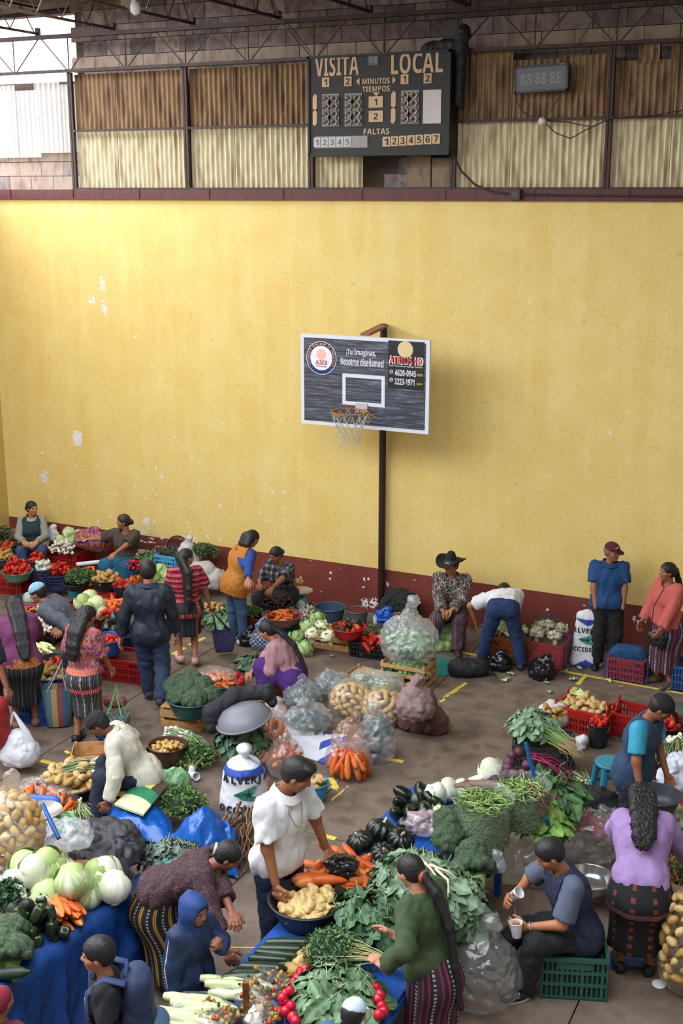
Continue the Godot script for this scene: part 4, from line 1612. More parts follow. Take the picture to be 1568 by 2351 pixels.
func fabrics() -> void:
	var f := noise(5, 1.0, 2)
	# woven blouse: rows of coloured diamonds
	tx.huipil = raster(128, 128, func(u: float, v: float) -> Color:
		var r := int(v * 16)
		var z := absf(fposmod(u * 8 + (.5 if r % 2 else .0), 1.0) - .5) * 2.0
		var pal := [C("b8243a"), C("e07a28"), C("3a2a7a"), C("2a1a24"), C("c23a86"), C("2f6f9a"), C("d8a030"), C("241822")]
		var k := int(z * 3.0 + r * 3 + floor(f.get_noise_2d(u * 40, r * 9) * 3.0))
		return pal[posmod(k, 8)])
	tx.red_weave = raster(128, 128, func(u: float, v: float) -> Color:
		var r := int(v * 18)
		if r % 3 == 2:
			return C("1e1014")
		var d := sin(u * TAU * 20 + r) > .55
		return C("e8a0a8") if d and r % 3 == 1 else C("a8122c"))
	tx.plaid = raster(64, 64, func(u: float, v: float) -> Color:
		var a := 1 if fposmod(u * 4, 1.0) < .35 else 0
		var b := 1 if fposmod(v * 4, 1.0) < .35 else 0
		return [C("1c1b22"), C("4a4652"), C("9a94a0")][a + b])
	tx.feather = raster(192, 192, func(u: float, v: float) -> Color:
		var q := f.get_noise_2d(u * 9, v * 7)
		if absf(q) < .085:
			return C("d8cdc4")
		var e := f.get_noise_2d(u * 30 + 50, v * 30)
		return C("7a3a22") if e > .42 else (C("5a5a50") if e < -.35 else C("1b1918")))
	tx.mauve_weave = raster(128, 64, func(u: float, v: float) -> Color:
		var s := int(u * 32) % 4
		var e := f.get_noise_2d(u * 60, v * 40)
		return [C("3a2c34"), C("54424e"), C("2c2228"), C("6d5a66") if e > .0 else C("7a4a3a")][s])
	tx.brown_flower = raster(128, 128, func(u: float, v: float) -> Color:
		var e := f.get_noise_2d(u * 22, v * 22)
		return C("6a4246") if e > .3 else (C("241a1c") if e < -.25 else C("3a272b")))
	tx.old_blouse = raster(128, 128, func(u: float, v: float) -> Color:
		var s := fposmod(u * 12, 1.0) < .3
		var e := f.get_noise_2d(u * 70, v * 60)
		if e > .4:
			return C("a08068")
		return C("4a3a34") if s else C("2c2422"))
	tx.old_sleeve = raster(96, 96, func(u: float, v: float) -> Color:
		var e := f.get_noise_2d(u * 34, v * 34)
		return C("b8502a") if e > .45 else (C("3f66a8") if e > .15 else (C("a8a06a") if e < -.5 else C("26283a"))))
	# skirts, u once round, v down
	tx.ikat = raster(512, 256, func(u: float, v: float) -> Color:
		if v < .1:
			var e := f.get_noise_2d(u * 160, v * 300)
			return C("e0482a") if e > .2 else (C("3f9ac0") if e < -.3 else (C("e89a30") if e > -.05 else C("b8203a")))
		if v > .37 and v < .46:
			return C("c81c3a") if fposmod(u * 46, 1.0) < .6 else C("e8a0a0")
		var s := fposmod(u * 12.0, 1.0)
		if s < .16:
			var mo := absf(s - .08) / .08
			return C("e6e0d8") if fposmod(v * 22 + mo * 1.2, 1.0) < .55 and mo < .4 + .6 * absf(sin(v * 30)) else C("1a1718")
		return C("6a6668") if fposmod(u * 72, 1.0) < .3 else C("1b181a"))
	tx.band_skirt = raster(512, 256, func(u: float, v: float) -> Color:
		var cross := absf(fposmod(u * 2.0 + .22, 1.0) - .5) < .045
		if (v > .27 and v < .4) or cross:
			var e := int((u if not cross else v) * 90) % 7
			return [C("c81c40"), C("8a1838"), C("d8a030"), C("c02048"), C("2a6a4a"), C("d84a28"), C("701a48")][e]
		return C("5a5a60") if fposmod(u * 40, 1.0) < .12 else C("15151a"))
	tx.wine_skirt = raster(512, 128, func(u: float, v: float) -> Color:
		var s := fposmod(u * 9.0, 1.0)
		if s < .14:
			return C("b8b0b8") if fposmod(v * 26, 1.0) < .55 else C("2a2430")
		if s < .3:
			return C("241c26")
		if s < .4:
			return C("8a2446")
		if s < .62:
			return C("2a1f2c")
		return C("7a2a48") if s < .74 else C("33262f"))
	tx.gold_skirt = raster(512, 128, func(u: float, v: float) -> Color:
		var s := fposmod(u * 11.0, 1.0)
		if s < .22:
			return C("b8892a") if fposmod(u * 66, 1.0) < .6 else C("5a3c18")
		if s > .5 and s < .64:
			return C("a8a49c") if fposmod(v * 30, 1.0) < .5 else C("2a2622")
		return C("17151a"))
	tx.dark_skirt = raster(512, 256, func(u: float, v: float) -> Color:
		var s := fposmod(u * 9.0, 1.0)
		if v > .3 and v < .4:
			var e := f.get_noise_2d(u * 150, v * 150)
			return C("c83a3a") if e > .25 else (C("d8b04a") if e < -.45 else (C("8a9ac0") if e < -.2 else C("241a1c")))
		if s < .2 and fposmod(v * 9 + floor(u * 9), 1.0) < .5:
			return C("9a3a24") if fposmod(v * 60, 1.0) < .5 else C("3a2a2e")
		return C("131215"))
	tx.bright_skirt = raster(512, 128, func(u: float, v: float) -> Color:
		if v < .16 or fposmod(u * 2.0, 1.0) < .1:
			var e := f.get_noise_2d(u * 120, v * 60)
			return C("d87a20") if e > .2 else (C("f0c040") if e > .05 else (C("8a1a3a") if e < -.3 else C("2a1a20")))
		return C("8a8a90") if fposmod(u * 24, 1.0) < .07 else C("1d1e22"))


func cloth(h: String, rough := .9) -> StandardMaterial3D:
	return mat(h, rough, {"albedo_texture": tx.cloth, "uv1_scale": V3(4, 4, 4)})


func woven(t: String, s := 3.0) -> StandardMaterial3D:
	return mat("ffffff", .9, {"albedo_texture": tx[t], "uv1_scale": Vector3(s, s, s)})


func printed(t: String) -> StandardMaterial3D:
	return mat("ffffff", .88, {"albedo_texture": tx[t], "uv": 1})


func jeans(h: String) -> StandardMaterial3D:
	return mat(h, .9, {"albedo_texture": tx.denim, "uv1_scale": V3(2.4, 1.6, 2.4)})


func gather() -> void:
	var V := func(x: float, y: float, z: float) -> Vector3: return Vector3(x, y, z)
	var F := 25.6
	var grey_tee := cloth("565d70")
	var side_stripe := func(S: Dictionary, o: Node3D) -> void:
		for s in 2:
			var x: Vector3 = S.J.B.x * (.062 if s == 0 else -.062)
			var m := MB.new()
			m.tube([S.J.sh[s] + x * .8 + V3(0, .03, 0), S.J.el[s] + x * .95, S.J.wr[s].lerp(S.J.el[s], .2) + x * .7], [.009], 6, true, .4)
			part(o, "sleeve_stripe", m.mesh(), mat("c8ccd4", .7))
		var z := MB.new()
		z.tube([S.J.neck + S.J.B.z * .095 - V3(0, .05, 0), S.J.P + S.J.B.z * .125 + V3(0, .12, 0), S.J.P + S.J.B.z * .13 - V3(0, .04, 0)], [.006], 5)
		part(o, "zip", z.mesh(), mat("12141a", .5))
	var three := func(S: Dictionary, o: Node3D) -> void:
		for s in 2:
			var f := foot_dir(S.J, S, s)
			for k in 3:
				for sg in [-1.0, 1.0]:
					var m := MB.new()
					var p: Vector3 = S.J.an[s] + f * (.035 + .022 * k) - V3(0, .034, 0) + f.cross(Vector3.UP) * sg * .046
					m.bar(p, p + V3(0, .036, 0) - f * .016 - f.cross(Vector3.UP) * sg * .012, .01, .005)
					part(o, "shoe_stripe", m.mesh(), mat("d8d8d8", .6))
		if S.has("bracelet"):
			var r := MB.new()
			var d: Vector3 = (S.J.wr[0] - S.J.el[0]).normalized()
			var u := d.cross(Vector3.UP).normalized()
			var ring := []
			for k in 17:
				var a := TAU * k / 16.0
				ring.append(S.J.wr[0] - d * .02 + (u * cos(a) + u.cross(d) * sin(a)) * .033)
			r.tube(ring, [.006], 5, false)
			part(o, "bracelet", r.mesh(), mat("c8c8cc", .3, {"metallic": .8}))
	var chain := func(S: Dictionary, o: Node3D) -> void:
		var m := MB.new()
		var J: Dictionary = S.J
		var way := []
		for k in 13:
			var a := PI * k / 12.0
			way.append(J.neck + J.B.x * cos(a) * .075 + J.B.z * (.06 + .125 * sin(a)) + J.B.y * (.045 - .24 * sin(a)))
		m.tube(way, [.0035], 5, false)
		part(o, "necklace", m.mesh(), mat("b89a60", .35, {"metallic": .7}))
	var swoosh := func(S: Dictionary, o: Node3D) -> void:
		var m := MB.new()
		m.poly([Vector2(-.03, .012), Vector2(-.018, -.006), Vector2(.04, .024), Vector2(-.016, .004)], Transform3D(S.J.HB * Basis(Vector3.RIGHT, -.35) * Basis(Vector3.UP, -.35), S.J.HC + S.J.HB * V3(-.11, .36, .37) * S.J.hh), .006)
		part(o, "cap_emblem", m.mesh(), mat("e0e0e4", .6))
	var pack := func(S: Dictionary, o: Node3D) -> void:
		fit(o, "A", S.J.chest + S.J.B.z * .125 - V3(-.03, .14, 0), .05, .08, mat("c8ccd4", .7))
	people([
		{"label": "young woman in dark green vest sitting in the wall's left corner", "at": V3(-5.5, 0, .55), "yaw": F + 8, "h": 1.5, "male": false, "hip": V3(0, -.43, -.12), "look": 42, "nod": 2, "tone": "a87050", "fat": .35,
			"lh": V3(.1, .55, .2), "rh": V3(-.1, .55, .2), "lf": V3(.12, .07, .3), "rf": V3(-.12, .07, .3), "hair": "bun",
			"top": {"name": "sweater", "mat": cloth("8f9089"), "sleeve": 1.95, "collar": cloth("9a9a92"), "drop": .05}, "vest": {"mat": cloth("20393a"), "ex": .022}, "pants": {"mat": jeans("3f4f70")}},
		{"label": "older woman in blue skirt holding out a plate by the wall", "at": V3(-3.8, 0, .6), "yaw": F - 20, "h": 1.5, "male": false, "hip": V3(0, -.42, -.1), "look": -55, "nod": 4, "fat": .9, "tone": "8a5a40",
			"RH": V3(-4.361, .704, .75), "rp": V3(-.5, -.6, -.2), "LH": V3(-3.684, .648, .95), "rn": V3(0, 1, 0), "lf": V3(.14, .07, .3), "rf": V3(-.12, .07, .32), "hair": "bun", "hair_mat": mat("2a2828", .5, {"albedo_texture": tx.hair}),
			"top": {"name": "blouse", "mat": woven("old_blouse", 2.6), "sleeve": .85, "drop": .03, "loose": .02, "ex": .02, "neck": .05}, "drape": {"mat": cloth("155a78"), "len": .85}},
		{"label": "boy in grey hoodie and pale blue cap bending over vegetables", "at": V3(-2.036, 0, 4.1), "yaw": F - 96, "h": 1.55, "hip": V3(0, -.02, -.12), "lean": 48, "look": 0, "nod": 22, "fat": .2, "tone": "8a5840",
			"RH": V3(-1.614, .78, 4.77), "LH": V3(-1.461, .85, 4.414), "hair": "short", "hat": {"type": "cap", "mat": cloth("7fa6bc")}, "top": {"name": "hoodie", "mat": cloth("4d4f5a"), "sleeve": 1.9, "ex": .024, "drop": .08}, "pants": {"mat": cloth("23232b")}, "shoes": mat("1c1c20", .6), "soles": mat("d8d8d4", .7)},
		{"label": "man in navy bomber jacket and jeans walking away", "at": V3(-1.058, 0, 3.928), "yaw": F + 186, "h": 1.68, "look": -6, "nod": 8, "fat": .2, "tone": "8c5c40", "lf": V3(.06, .09, .22), "rf": V3(-.1, .16, -.2), "lk": V3(0, 0, 1), "rt": V3(-.3, -.6, .7),
			"lh": V3(.34, .78, .0), "rh": V3(-.3, .76, .1), "hair": "short", "top": {"name": "jacket", "mat": cloth("141e2e", .6), "sleeve": 1.9, "ex": .018, "drop": .07, "collar": cloth("2a3444")}, "pants": {"mat": jeans("2f405c"), "ex": .018}, "shoes": mat("3a3a40", .7), "soles": mat("c8c4c0", .7)},
		{"label": "woman in crimson woven blouse with long black hair and pink sandals", "at": V3(-1.367, 0, 2.723), "yaw": F + 196, "h": 1.46, "male": false, "look": -72, "nod": 4, "fat": .6, "tone": "96644a",
			"RH": V3(-1.19, .72, 2.469), "lh": V3(.24, .66, .1), "lf": V3(.08, .11, .06), "rf": V3(-.08, .11, -.06), "hair": "long", "hair_len": .5, "top": {"name": "blouse", "mat": woven("red_weave", 2.6), "sleeve": .8, "loose": .025, "ex": .02, "drop": .0}, "skirt": {"mat": printed("band_skirt"), "hem": .42, "flare": .95}, "shoes": mat("c89a98", .6), "soles": mat("d0a4a0", .7)},
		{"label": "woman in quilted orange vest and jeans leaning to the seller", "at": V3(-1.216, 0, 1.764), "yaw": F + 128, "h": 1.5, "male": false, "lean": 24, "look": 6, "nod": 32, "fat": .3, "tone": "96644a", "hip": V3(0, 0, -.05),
			"LH": V3(-.403, .85, 2.593), "RH": V3(-.622, .8, 2.625), "hair": "bob", "top": {"name": "sweater", "mat": cloth("1f3f86"), "sleeve": 1.9, "drop": .04}, "vest": {"mat": mat("b0701e", .75, {"albedo_texture": raster(64, 64, func(u: float, v: float) -> Color: return C("c8b8a8") if minf(fposmod(u * 4 + v * 4, 1.0), fposmod(u * 4 - v * 4, 1.0)) < .07 else C("ffffff")), "uv1_scale": V3(3, 3, 3)}), "ex": .034, "drop": .1}, "pants": {"mat": jeans("3d5678"), "ex": .008}, "shoes": mat("d4d2d0", .6)},  # quilted vest: groove shade painted into its texture as darker diagonal lines
		{"label": "seller in plaid sleeves sitting behind the orange-vested shopper", "at": V3(-1.05, 0, .95), "yaw": F - 30, "h": 1.5, "male": false, "hip": V3(0, -.4, -.1), "lean": 12, "look": -10, "nod": 20, "fat": .5, "tone": "84563c", "LH": V3(-.901, .5, 1.993), "rh": V3(-.15, .6, .25), "lf": V3(.14, .07, .3), "rf": V3(-.12, .07, .32), "hair": "bun",
			"top": {"name": "blouse", "mat": woven("plaid", 3.0), "sleeve": .85, "loose": .015}, "drape": {"mat": cloth("231c26")}},
		{"label": "man in black cowboy hat and feather-print jacket sitting by the wall", "at": V3(1.298, 0, .83), "yaw": F - 12, "h": 1.58, "hip": V3(0, -.42, -.22), "look": -28, "nod": 4, "lean": 4, "fat": .3, "tone": "8a583c",
			"lh": V3(.06, .6, .2), "rh": V3(-.06, .58, .21), "ld": V3(-.8, -.4, .4), "rd": V3(.8, -.4, .4), "lc": 40, "rc": 40, "lf": V3(.13, .08, .16), "rf": V3(-.22, .08, .12), "hair": "short",
			"hat": {"type": "cowboy", "mat": mat("17171a", .85), "band": mat("8a8680", .5)}, "top": {"name": "jacket", "mat": woven("feather", 1.9), "sleeve": 1.9, "ex": .026, "drop": .05, "collar": woven("feather", 1.9)}, "pants": {"mat": woven("mauve_weave", 2.2), "ex": .03}, "shoes": mat("2a2422", .7)},
		{"label": "man in white T-shirt and jeans bending down beside the netted crates", "extra": three, "at": V3(2.088, 0, 1.128), "yaw": F + 172, "h": 1.6, "hip": V3(0, -.03, -.16), "lean": 92, "roll": -8, "look": 0, "nod": 80, "fat": .35, "tone": "8e5e42",
			"lh": V3(.34, .42, .42), "rh": V3(.02, .3, .4), "lf": V3(.24, .075, .06), "rf": V3(-.24, .075, -.04), "hair": "short", "top": {"name": "shirt", "mat": cloth("d6d6d8"), "sleeve": .7, "ex": .022, "loose": .02, "drop": -.06}, "pants": {"mat": jeans("1f345c"), "ex": .016}, "shoes": mat("1c2434", .6), "soles": mat("dcdcdc", .7)},
		{"label": "man in blue polo shirt and maroon cap leaning with hands in pockets", "extra": swoosh, "at": V3(3.223, 0, .584), "yaw": F - 4, "h": 1.54, "look": 40, "nod": 6, "fat": .75, "tone": "84543a", "no_hands": true, "hip": V3(0, 0, -.06), "lean": -4,
			"lh": V3(.16, .76, .08), "rh": V3(-.16, .76, .08), "lp": V3(1, 0, -.6), "rp": V3(-1, 0, -.6), "hair": "short", "hair_mat": mat("6a6664", .6), "hat": {"type": "cap", "mat": cloth("571424")}, "top": {"name": "shirt", "mat": cloth("0e4070", .8), "sleeve": .68, "loose": .016, "drop": .035, "collar": cloth("0d3c6a")}, "pants": {"mat": cloth("161618"), "ex": .03}, "shoes": mat("1a1816", .5)},
		{"label": "woman in coral cardigan and striped skirt at the right edge", "at": V3(3.962, 0, .828), "yaw": F - 62, "h": 1.48, "male": false, "look": -16, "nod": 2, "fat": .75, "tone": "84543e", "rh": V3(-.24, .66, .2), "lh": V3(.17, .74, .26), "lp": V3(1, -.4, -.6), "hair": "pony", "hair_len": .22,
			"top": {"name": "cardigan", "mat": cloth("bc5a52"), "sleeve": 1.9, "ex": .022, "drop": .05, "neck": .052}, "skirt": {"mat": printed("wine_skirt"), "hem": .2, "flare": 1.05}, "shoes": mat("5a4438", .6)},
		{"label": "woman in plum cardigan with very long hair at the left edge", "at": V3(-1.997, 0, 4.965), "yaw": F + 206, "h": 1.48, "male": false, "lean": 28, "look": 0, "nod": 34, "fat": .7, "tone": "84543e", "rh": V3(-.2, .85, .45), "lh": V3(.2, .85, .45), "hip": V3(0, 0, -.08), "hair": "long", "hair_len": .5,
			"top": {"name": "cardigan", "mat": cloth("6b3058"), "sleeve": 1.9, "ex": .026, "drop": .09}, "skirt": {"mat": printed("bright_skirt"), "hem": .3, "flare": 1.0}, "shoes": mat("7a5a48", .7)},
		{"label": "woman in bright patterned blouse carrying a woven basket bag", "at": V3(-1.183, 0, 4.934), "yaw": F + 152, "h": 1.46, "male": false, "look": -6, "nod": 24, "fat": .55, "tone": "8e5c44", "RH": V3(-.99, .62, 4.681), "lh": V3(.24, .66, .06), "lf": V3(.08, .07, -.1), "rf": V3(-.06, .07, .12), "hair": "long", "hair_len": .26, "hair_rough": .014,
			"top": {"name": "blouse", "mat": woven("huipil", 2.4), "sleeve": .85, "loose": .025, "ex": .022, "drop": .0}, "skirt": {"mat": printed("ikat"), "hem": .3, "flare": .92}, "shoes": mat("17171a", .6)},
		{"label": "person in black sleeves at the left edge holding a white bag", "at": V3(-1.932, 0, 5.603), "yaw": F + 150, "h": 1.52, "male": false, "fat": .6, "tone": "7c4c38", "RH": V3(-1.524, .62, 5.684), "look": 0, "nod": 10, "hair": "bun",
			"top": {"name": "blouse", "mat": cloth("17171b"), "sleeve": .85, "loose": .02}, "pants": {"mat": cloth("1d1c20"), "ex": .03}, "shoes": mat("2c2622", .7)},
		{"label": "squatting woman in pink blouse and purple skirt reaching for radishes", "at": V3(.18, 0, 3.105), "yaw": F - 105, "h": 1.48, "male": false, "hip": V3(0, -.5, -.1), "lean": 28, "look": 4, "nod": 24, "fat": .5, "tone": "9a684c",
			"RH": V3(-.195, .3, 3.235), "LH": V3(-.05, .25, 3.244), "lf": V3(.14, .07, .16), "rf": V3(-.12, .07, .12), "hair": "tail", "hair_len": .42, "knot": -.05, "top": {"name": "blouse", "mat": cloth("b08488"), "sleeve": 1.75, "ex": .02, "drop": .05}, "drape": {"mat": cloth("4a2470"), "len": .75}},
		{"label": "man in white polo shirt standing behind the bowl of ginger", "extra": chain, "at": V3(2.525, 0, 7.503), "yaw": F + 48, "h": 1.75, "look": 28, "nod": 28, "fat": .7, "tone": "8a573c", "moustache": true, "cell": .013, "cloth_cell": .012, "face": .0055, "lean": 8, "hip": V3(0, 0, -.05),
			"LH": V3(2.732, .85, 7.185), "lp": V3(1, -.2, -.8), "ld": V3(.1, -.5, .8), "ln": V3(0, -1, -.3), "RH": V3(2.616, .8, 7.756), "lc": 38, "hair": "short", "quiff": 1.0,
			"top": {"name": "shirt", "mat": cloth("e2dfe2", .75), "sleeve": .78, "loose": .02, "ex": .012, "drop": .05, "collar": cloth("e2dfe2", .75), "collar_h": .028}, "pants": {"mat": jeans("1c2a44"), "ex": .018}, "shoes": mat("2a2624", .6)},
		{"label": "seated man in cream shirt and black cap picking over roots", "at": V3(-.007, 0, 6.122), "yaw": F - 84, "h": 1.58, "hip": V3(0, -.44, -.3), "lean": 34, "look": -4, "nod": 42, "fat": .35, "tone": "6f442e", "LH": V3(.142, .3, 6.396), "RH": V3(-.117, .42, 5.866), "lf": V3(.14, .07, .12), "rf": V3(-.1, .07, .16), "hair": "short",
			"hat": {"type": "cap", "mat": cloth("1b1b1e")}, "top": {"name": "shirt", "mat": cloth("c9c4b2", .8), "sleeve": 1.9, "ex": .024, "drop": .07, "collar": cloth("c9c4b2", .8)}, "pants": {"mat": cloth("1b2436"), "ex": .026}, "shoes": mat("3c1a1c", .4)},
		{"label": "boy in black T-shirt with a blue backpack at the bottom edge", "extra": pack, "at": V3(2.332, 0, 9.359), "yaw": F - 84, "h": 1.3, "head": 1.15, "look": 0, "nod": 4, "fat": .2, "tone": "a06a50", "face": .0055, "hair": "short", "cell": .014,
			"top": {"name": "shirt", "mat": cloth("17191f"), "sleeve": .7, "loose": .015, "neck": .05}, "pants": {"mat": jeans("2a3448")}, "shoes": mat("2a2a2e", .6)},
		{"label": "child in hooded blue track jacket with a hand at the mouth", "extra": side_stripe, "at": V3(2.387, 0, 8.52), "yaw": F + 48, "h": 1.12, "head": 1.2, "look": 8, "nod": 10, "fat": .2, "tone": "8a583f", "face": .0055, "lh": V3(.1, .81, .18), "lp": V3(.8, -1, -.2), "ld": V3(-.55, .75, .1), "ln": V3(-.2, 0, -1), "lc": 55, "rh": V3(-.22, .42, .06), "hair": "short",
			"hat": {"type": "hood", "mat": cloth("1d3d78", .7)}, "top": {"name": "jacket", "mat": cloth("16294e", .65), "sleeve": 1.95, "ex": .024, "drop": .07}, "pants": {"mat": jeans("3c6a9a")}, "shoes": mat("2a2a2e", .6)},
		{"label": "woman in dark knitted top bending forward beside the hooded child", "at": V3(1.9, 0, 8.014), "yaw": F + 84, "h": 1.5, "male": false, "hip": V3(0, -.02, -.12), "lean": 62, "look": 4, "nod": 40, "fat": .6, "tone": "7a4a36", "cell": .014, "LH": V3(2.579, .72, 8.207), "RH": V3(2.477, .6, 8.225), "tie": "c8b0a8", "hair": "bun",
			"top": {"name": "blouse", "mat": woven("brown_flower", 2.2), "sleeve": 1.5, "loose": .02, "ex": .024, "drop": .02}, "skirt": {"mat": printed("gold_skirt"), "hem": .12, "flare": 1.15}, "shoes": mat("2a2422", .7)},
		{"label": "woman in green sweater with very long ponytail sorting greens", "at": V3(3.87, 0, 7.974), "yaw": F - 128, "h": 1.48, "male": false, "lean": 12, "look": -4, "nod": 24, "fat": .5, "tone": "a8745a", "face": .0055, "cell": .014, "cloth_cell": .012, "fine": .0042,
			"RH": V3(3.597, .86, 7.949), "rd": V3(.1, .3, .9), "rn": V3(.6, -.3, .2), "LH": V3(3.664, .86, 8.278), "ld": V3(-.2, .25, .9), "rc": 14, "hair": "tail", "hair_len": .75, "knot": -.22, "tie": "a0481c", "top": {"name": "sweater", "mat": cloth("3a4a2c"), "sleeve": 1.85, "ex": .024, "drop": .08, "neck": .05}, "skirt": {"mat": printed("wine_skirt"), "hem": .15, "flare": 1.1}, "shoes": mat("2a2422", .7)},
		{"label": "seated man in navy apron pouring coffee between two paper cups", "extra": three, "bracelet": true, "at": V3(4.254, 0, 6.884), "yaw": F - 78, "h": 1.62, "hip": V3(0, -.42, -.32), "lean": 16, "look": -4, "nod": 30, "fat": .45, "tone": "96603f", "face": .0055, "cell": .013, "fine": .0042,
			"RH": V3(4.07, .66, 6.849), "rd": V3(.35, .1, .6), "rn": V3(.7, -.2, -.3), "rc": 40, "rp": V3(-.9, -.3, -.4), "LH": V3(4.228, .55, 7.008), "ld": V3(-.15, 0, .9), "ln": V3(-.9, 0, .1), "lc": 34, "lp": V3(.8, -.8, -.6), "lf": V3(.12, .08, .12), "rf": V3(-.2, .08, .3), "hair": "short",
			"top": {"name": "shirt", "mat": grey_tee, "sleeve": .85, "loose": .02, "ex": .018, "drop": .04}, "vest": {"mat": cloth("1a2540", .75), "ex": .026, "drop": .08}, "pants": {"mat": cloth("1a1b1f"), "ex": .02}, "shoes": mat("181c26", .6), "soles": mat("d8d6d2", .7)},
		{"label": "woman in lilac cardigan with curly black hair bending away", "at": V3(4.873, 0, 6.393), "yaw": F + 168, "h": 1.52, "male": false, "hip": V3(0, -.01, -.1), "lean": 42, "look": 10, "nod": 55, "fat": .9, "tone": "7c4c38", "cell": .014, "cloth_cell": .012, "lh": V3(.16, .72, .62), "rh": V3(-.36, .72, .42), "rp": V3(-1, 0, -.5), "hair": "long", "hair_len": .26, "hair_rough": .03,
			"top": {"name": "cardigan", "mat": cloth("9a7cae"), "sleeve": 1.8, "ex": .03, "drop": .06}, "skirt": {"mat": printed("dark_skirt"), "hem": .24, "flare": 1.15}, "shoes": mat("17171a", .6)},
		{"label": "man in turquoise T-shirt, denim apron and black cap with a basin", "at": V3(4.45, 0, 4.753), "yaw": F + 52, "h": 1.56, "lean": 12, "look": 16, "nod": 36, "fat": .55, "tone": "784a32", "cell": .014, "RH": V3(4.596, .72, 5.107), "rd": V3(.3, -.6, .5), "LH": V3(4.724, .8, 4.7), "hair": "short",
			"hat": {"type": "cap", "mat": cloth("141417")}, "top": {"name": "shirt", "mat": cloth("2f93b0", .75), "sleeve": .75, "loose": .016, "ex": .016, "drop": .03}, "vest": {"mat": jeans("2f4460"), "ex": .026, "drop": .1}, "pants": {"mat": cloth("20242c"), "ex": .018}, "shoes": mat("222", .6)},
		{"label": "person in red headcloth cut off by the bottom left corner", "at": V3(1.989, 0, 9.907), "yaw": F + 150, "h": 1.22, "fat": .3, "male": false, "hair": "bun", "hair_mat": cloth("7a1c2c"), "top": {"name": "blouse", "mat": cloth("5a1a2a")}, "skirt": {"mat": printed("wine_skirt")}},
		{"label": "person in white and blue cap cut off by the bottom edge", "at": V3(3.827, 0, 9.134), "yaw": F + 150, "h": 1.2, "nod": 20, "fat": .3, "hair": "short", "hat": {"type": "cap", "mat": cloth("c4d0e2")}, "top": {"name": "shirt", "mat": cloth("3a5a8a")}, "pants": {"mat": jeans("2a3448")}},
	])
	for S in crowd:
		if S.label.begins_with("boy in black"):
			var J: Dictionary = S.J
			var t := thing("backpack", "dark blue backpack worn by the boy in black", "backpack", S.at, deg_to_rad(S.yaw))
			var bz: Vector3 = J.chest - J.B.z * .18 - V3(0, .06, 0)
			part(t, "pack", blob([[bz + V3(-.04, .03, 0), bz + V3(-.05, -.26, 0), .085, .1], [bz + V3(.04, .03, 0), bz + V3(.05, -.26, 0), .085, .1]], .014, .012, 6.0, 211), mat("23304e", .7))
			part(t, "pocket", blob([[bz - V3(.04, .28, .1), bz + V3(.04, -.28, -.1), .08, .08]], .014, .012, 6.0, 212), mat("4a6680", .7))
			var h := MB.new()
			h.tube([bz + V3(-.04, .1, .06), bz + V3(0, .16, .05), bz + V3(.04, .1, .06)], [.014], 7)
			part(t, "grab_handle", h.mesh(), mat("2c3c66", .7))
			for s in 2:
				var m := MB.new()
				var q: Vector3 = J.sh[s] - J.B.x * (.035 if s == 0 else -.035)
				m.tube([q - J.B.z * .12 + V3(0, .03, 0), q + V3(0, .075, .0), q + J.B.z * .1 - V3(0, .02, 0), q + J.B.z * .11 - V3(0, .2, 0), q - V3(0, .32, .02)], [.028], 8, true, .45)
				part(t, "shoulder_strap", m.mesh(), mat("2c3a62", .7))


func sh(key: String, f: Callable) -> Mesh:
	if not shapes.has(key):
		shapes[key] = f.call()
	return shapes[key]


func tint(m: MB, f: Callable) -> ArrayMesh:
	for k in m.v.size():
		m.c[k] = f.call(m.v[k])
	return m.mesh()


func lump(r: Vector3, amp: float, freq: float, seed_: int, a: Color, b: Color, seg := 12, ring := 8, cell := false) -> ArrayMesh:
	# a knobbly ellipsoid, its colour wandering between a and b
	var f := noise(seed_, freq, 2, FastNoiseLite.TYPE_CELLULAR if cell else FastNoiseLite.TYPE_SIMPLEX_SMOOTH)
	var g := []
	for y in ring + 1:
		var row := PackedVector3Array()
		var t := PI * y / ring
		for x in seg:
			var d := Vector3(sin(t) * cos(TAU * x / seg), cos(t), sin(t) * sin(TAU * x / seg))
			row.append(d * r * (1.0 + amp * f.get_noise_3dv(d)))
		g.append(row)
	var m := MB.new()
	m.rows(g, true)
	var n := noise(seed_ + 1, freq * 2.0, 2)
	return tint(m, func(p: Vector3) -> Color: return a.lerp(b, clampf(.5 + n.get_noise_3dv(p / r.y) * .9, .0, 1.0)))


func leaf(ln: float, w: float, bend: float, fold: float, ruffle: float, seed_: int, a: Color, b: Color, stem := .0) -> ArrayMesh:
	# a leaf along +z from its stalk, face up, with a pale midrib
	var m := MB.new()
	var g := []
	var q := RandomNumberGenerator.new()
	q.seed = seed_
	var ph := q.randf() * TAU
	for r in 8:
		var t := r / 7.0
		var row := PackedVector3Array()
		var ww := w * .5 * pow(sin(PI * clampf(t * .93 + .05, .0, 1.0)), .7) * (1.0 + .12 * sin(t * 19 + ph))
		for c in 5:
			var u := (c - 2) / 2.0
			row.append(Vector3(u * ww, absf(u) * fold * ww - bend * ln * t * t + ruffle * w * u * u * sin(t * 14 + ph + u * 2.0), t * ln))
		g.append(row)
	m.rows(g)
	for r in 8:
		for c in 5:
			m.c[r * 5 + c] = (a.lerp(b, .55) * 1.5 if c == 2 else a.lerp(b, q.randf() * .7))
	if stem > .0:
		m.col = a.lerp(Color(.5, .55, .3), .6)
		m.tube([Vector3(0, 0, -stem), V3(0, .002, 0), Vector3(0, -bend * ln * .09, ln * .3)], [.004, .004, .002], 4)
	return m.mesh()


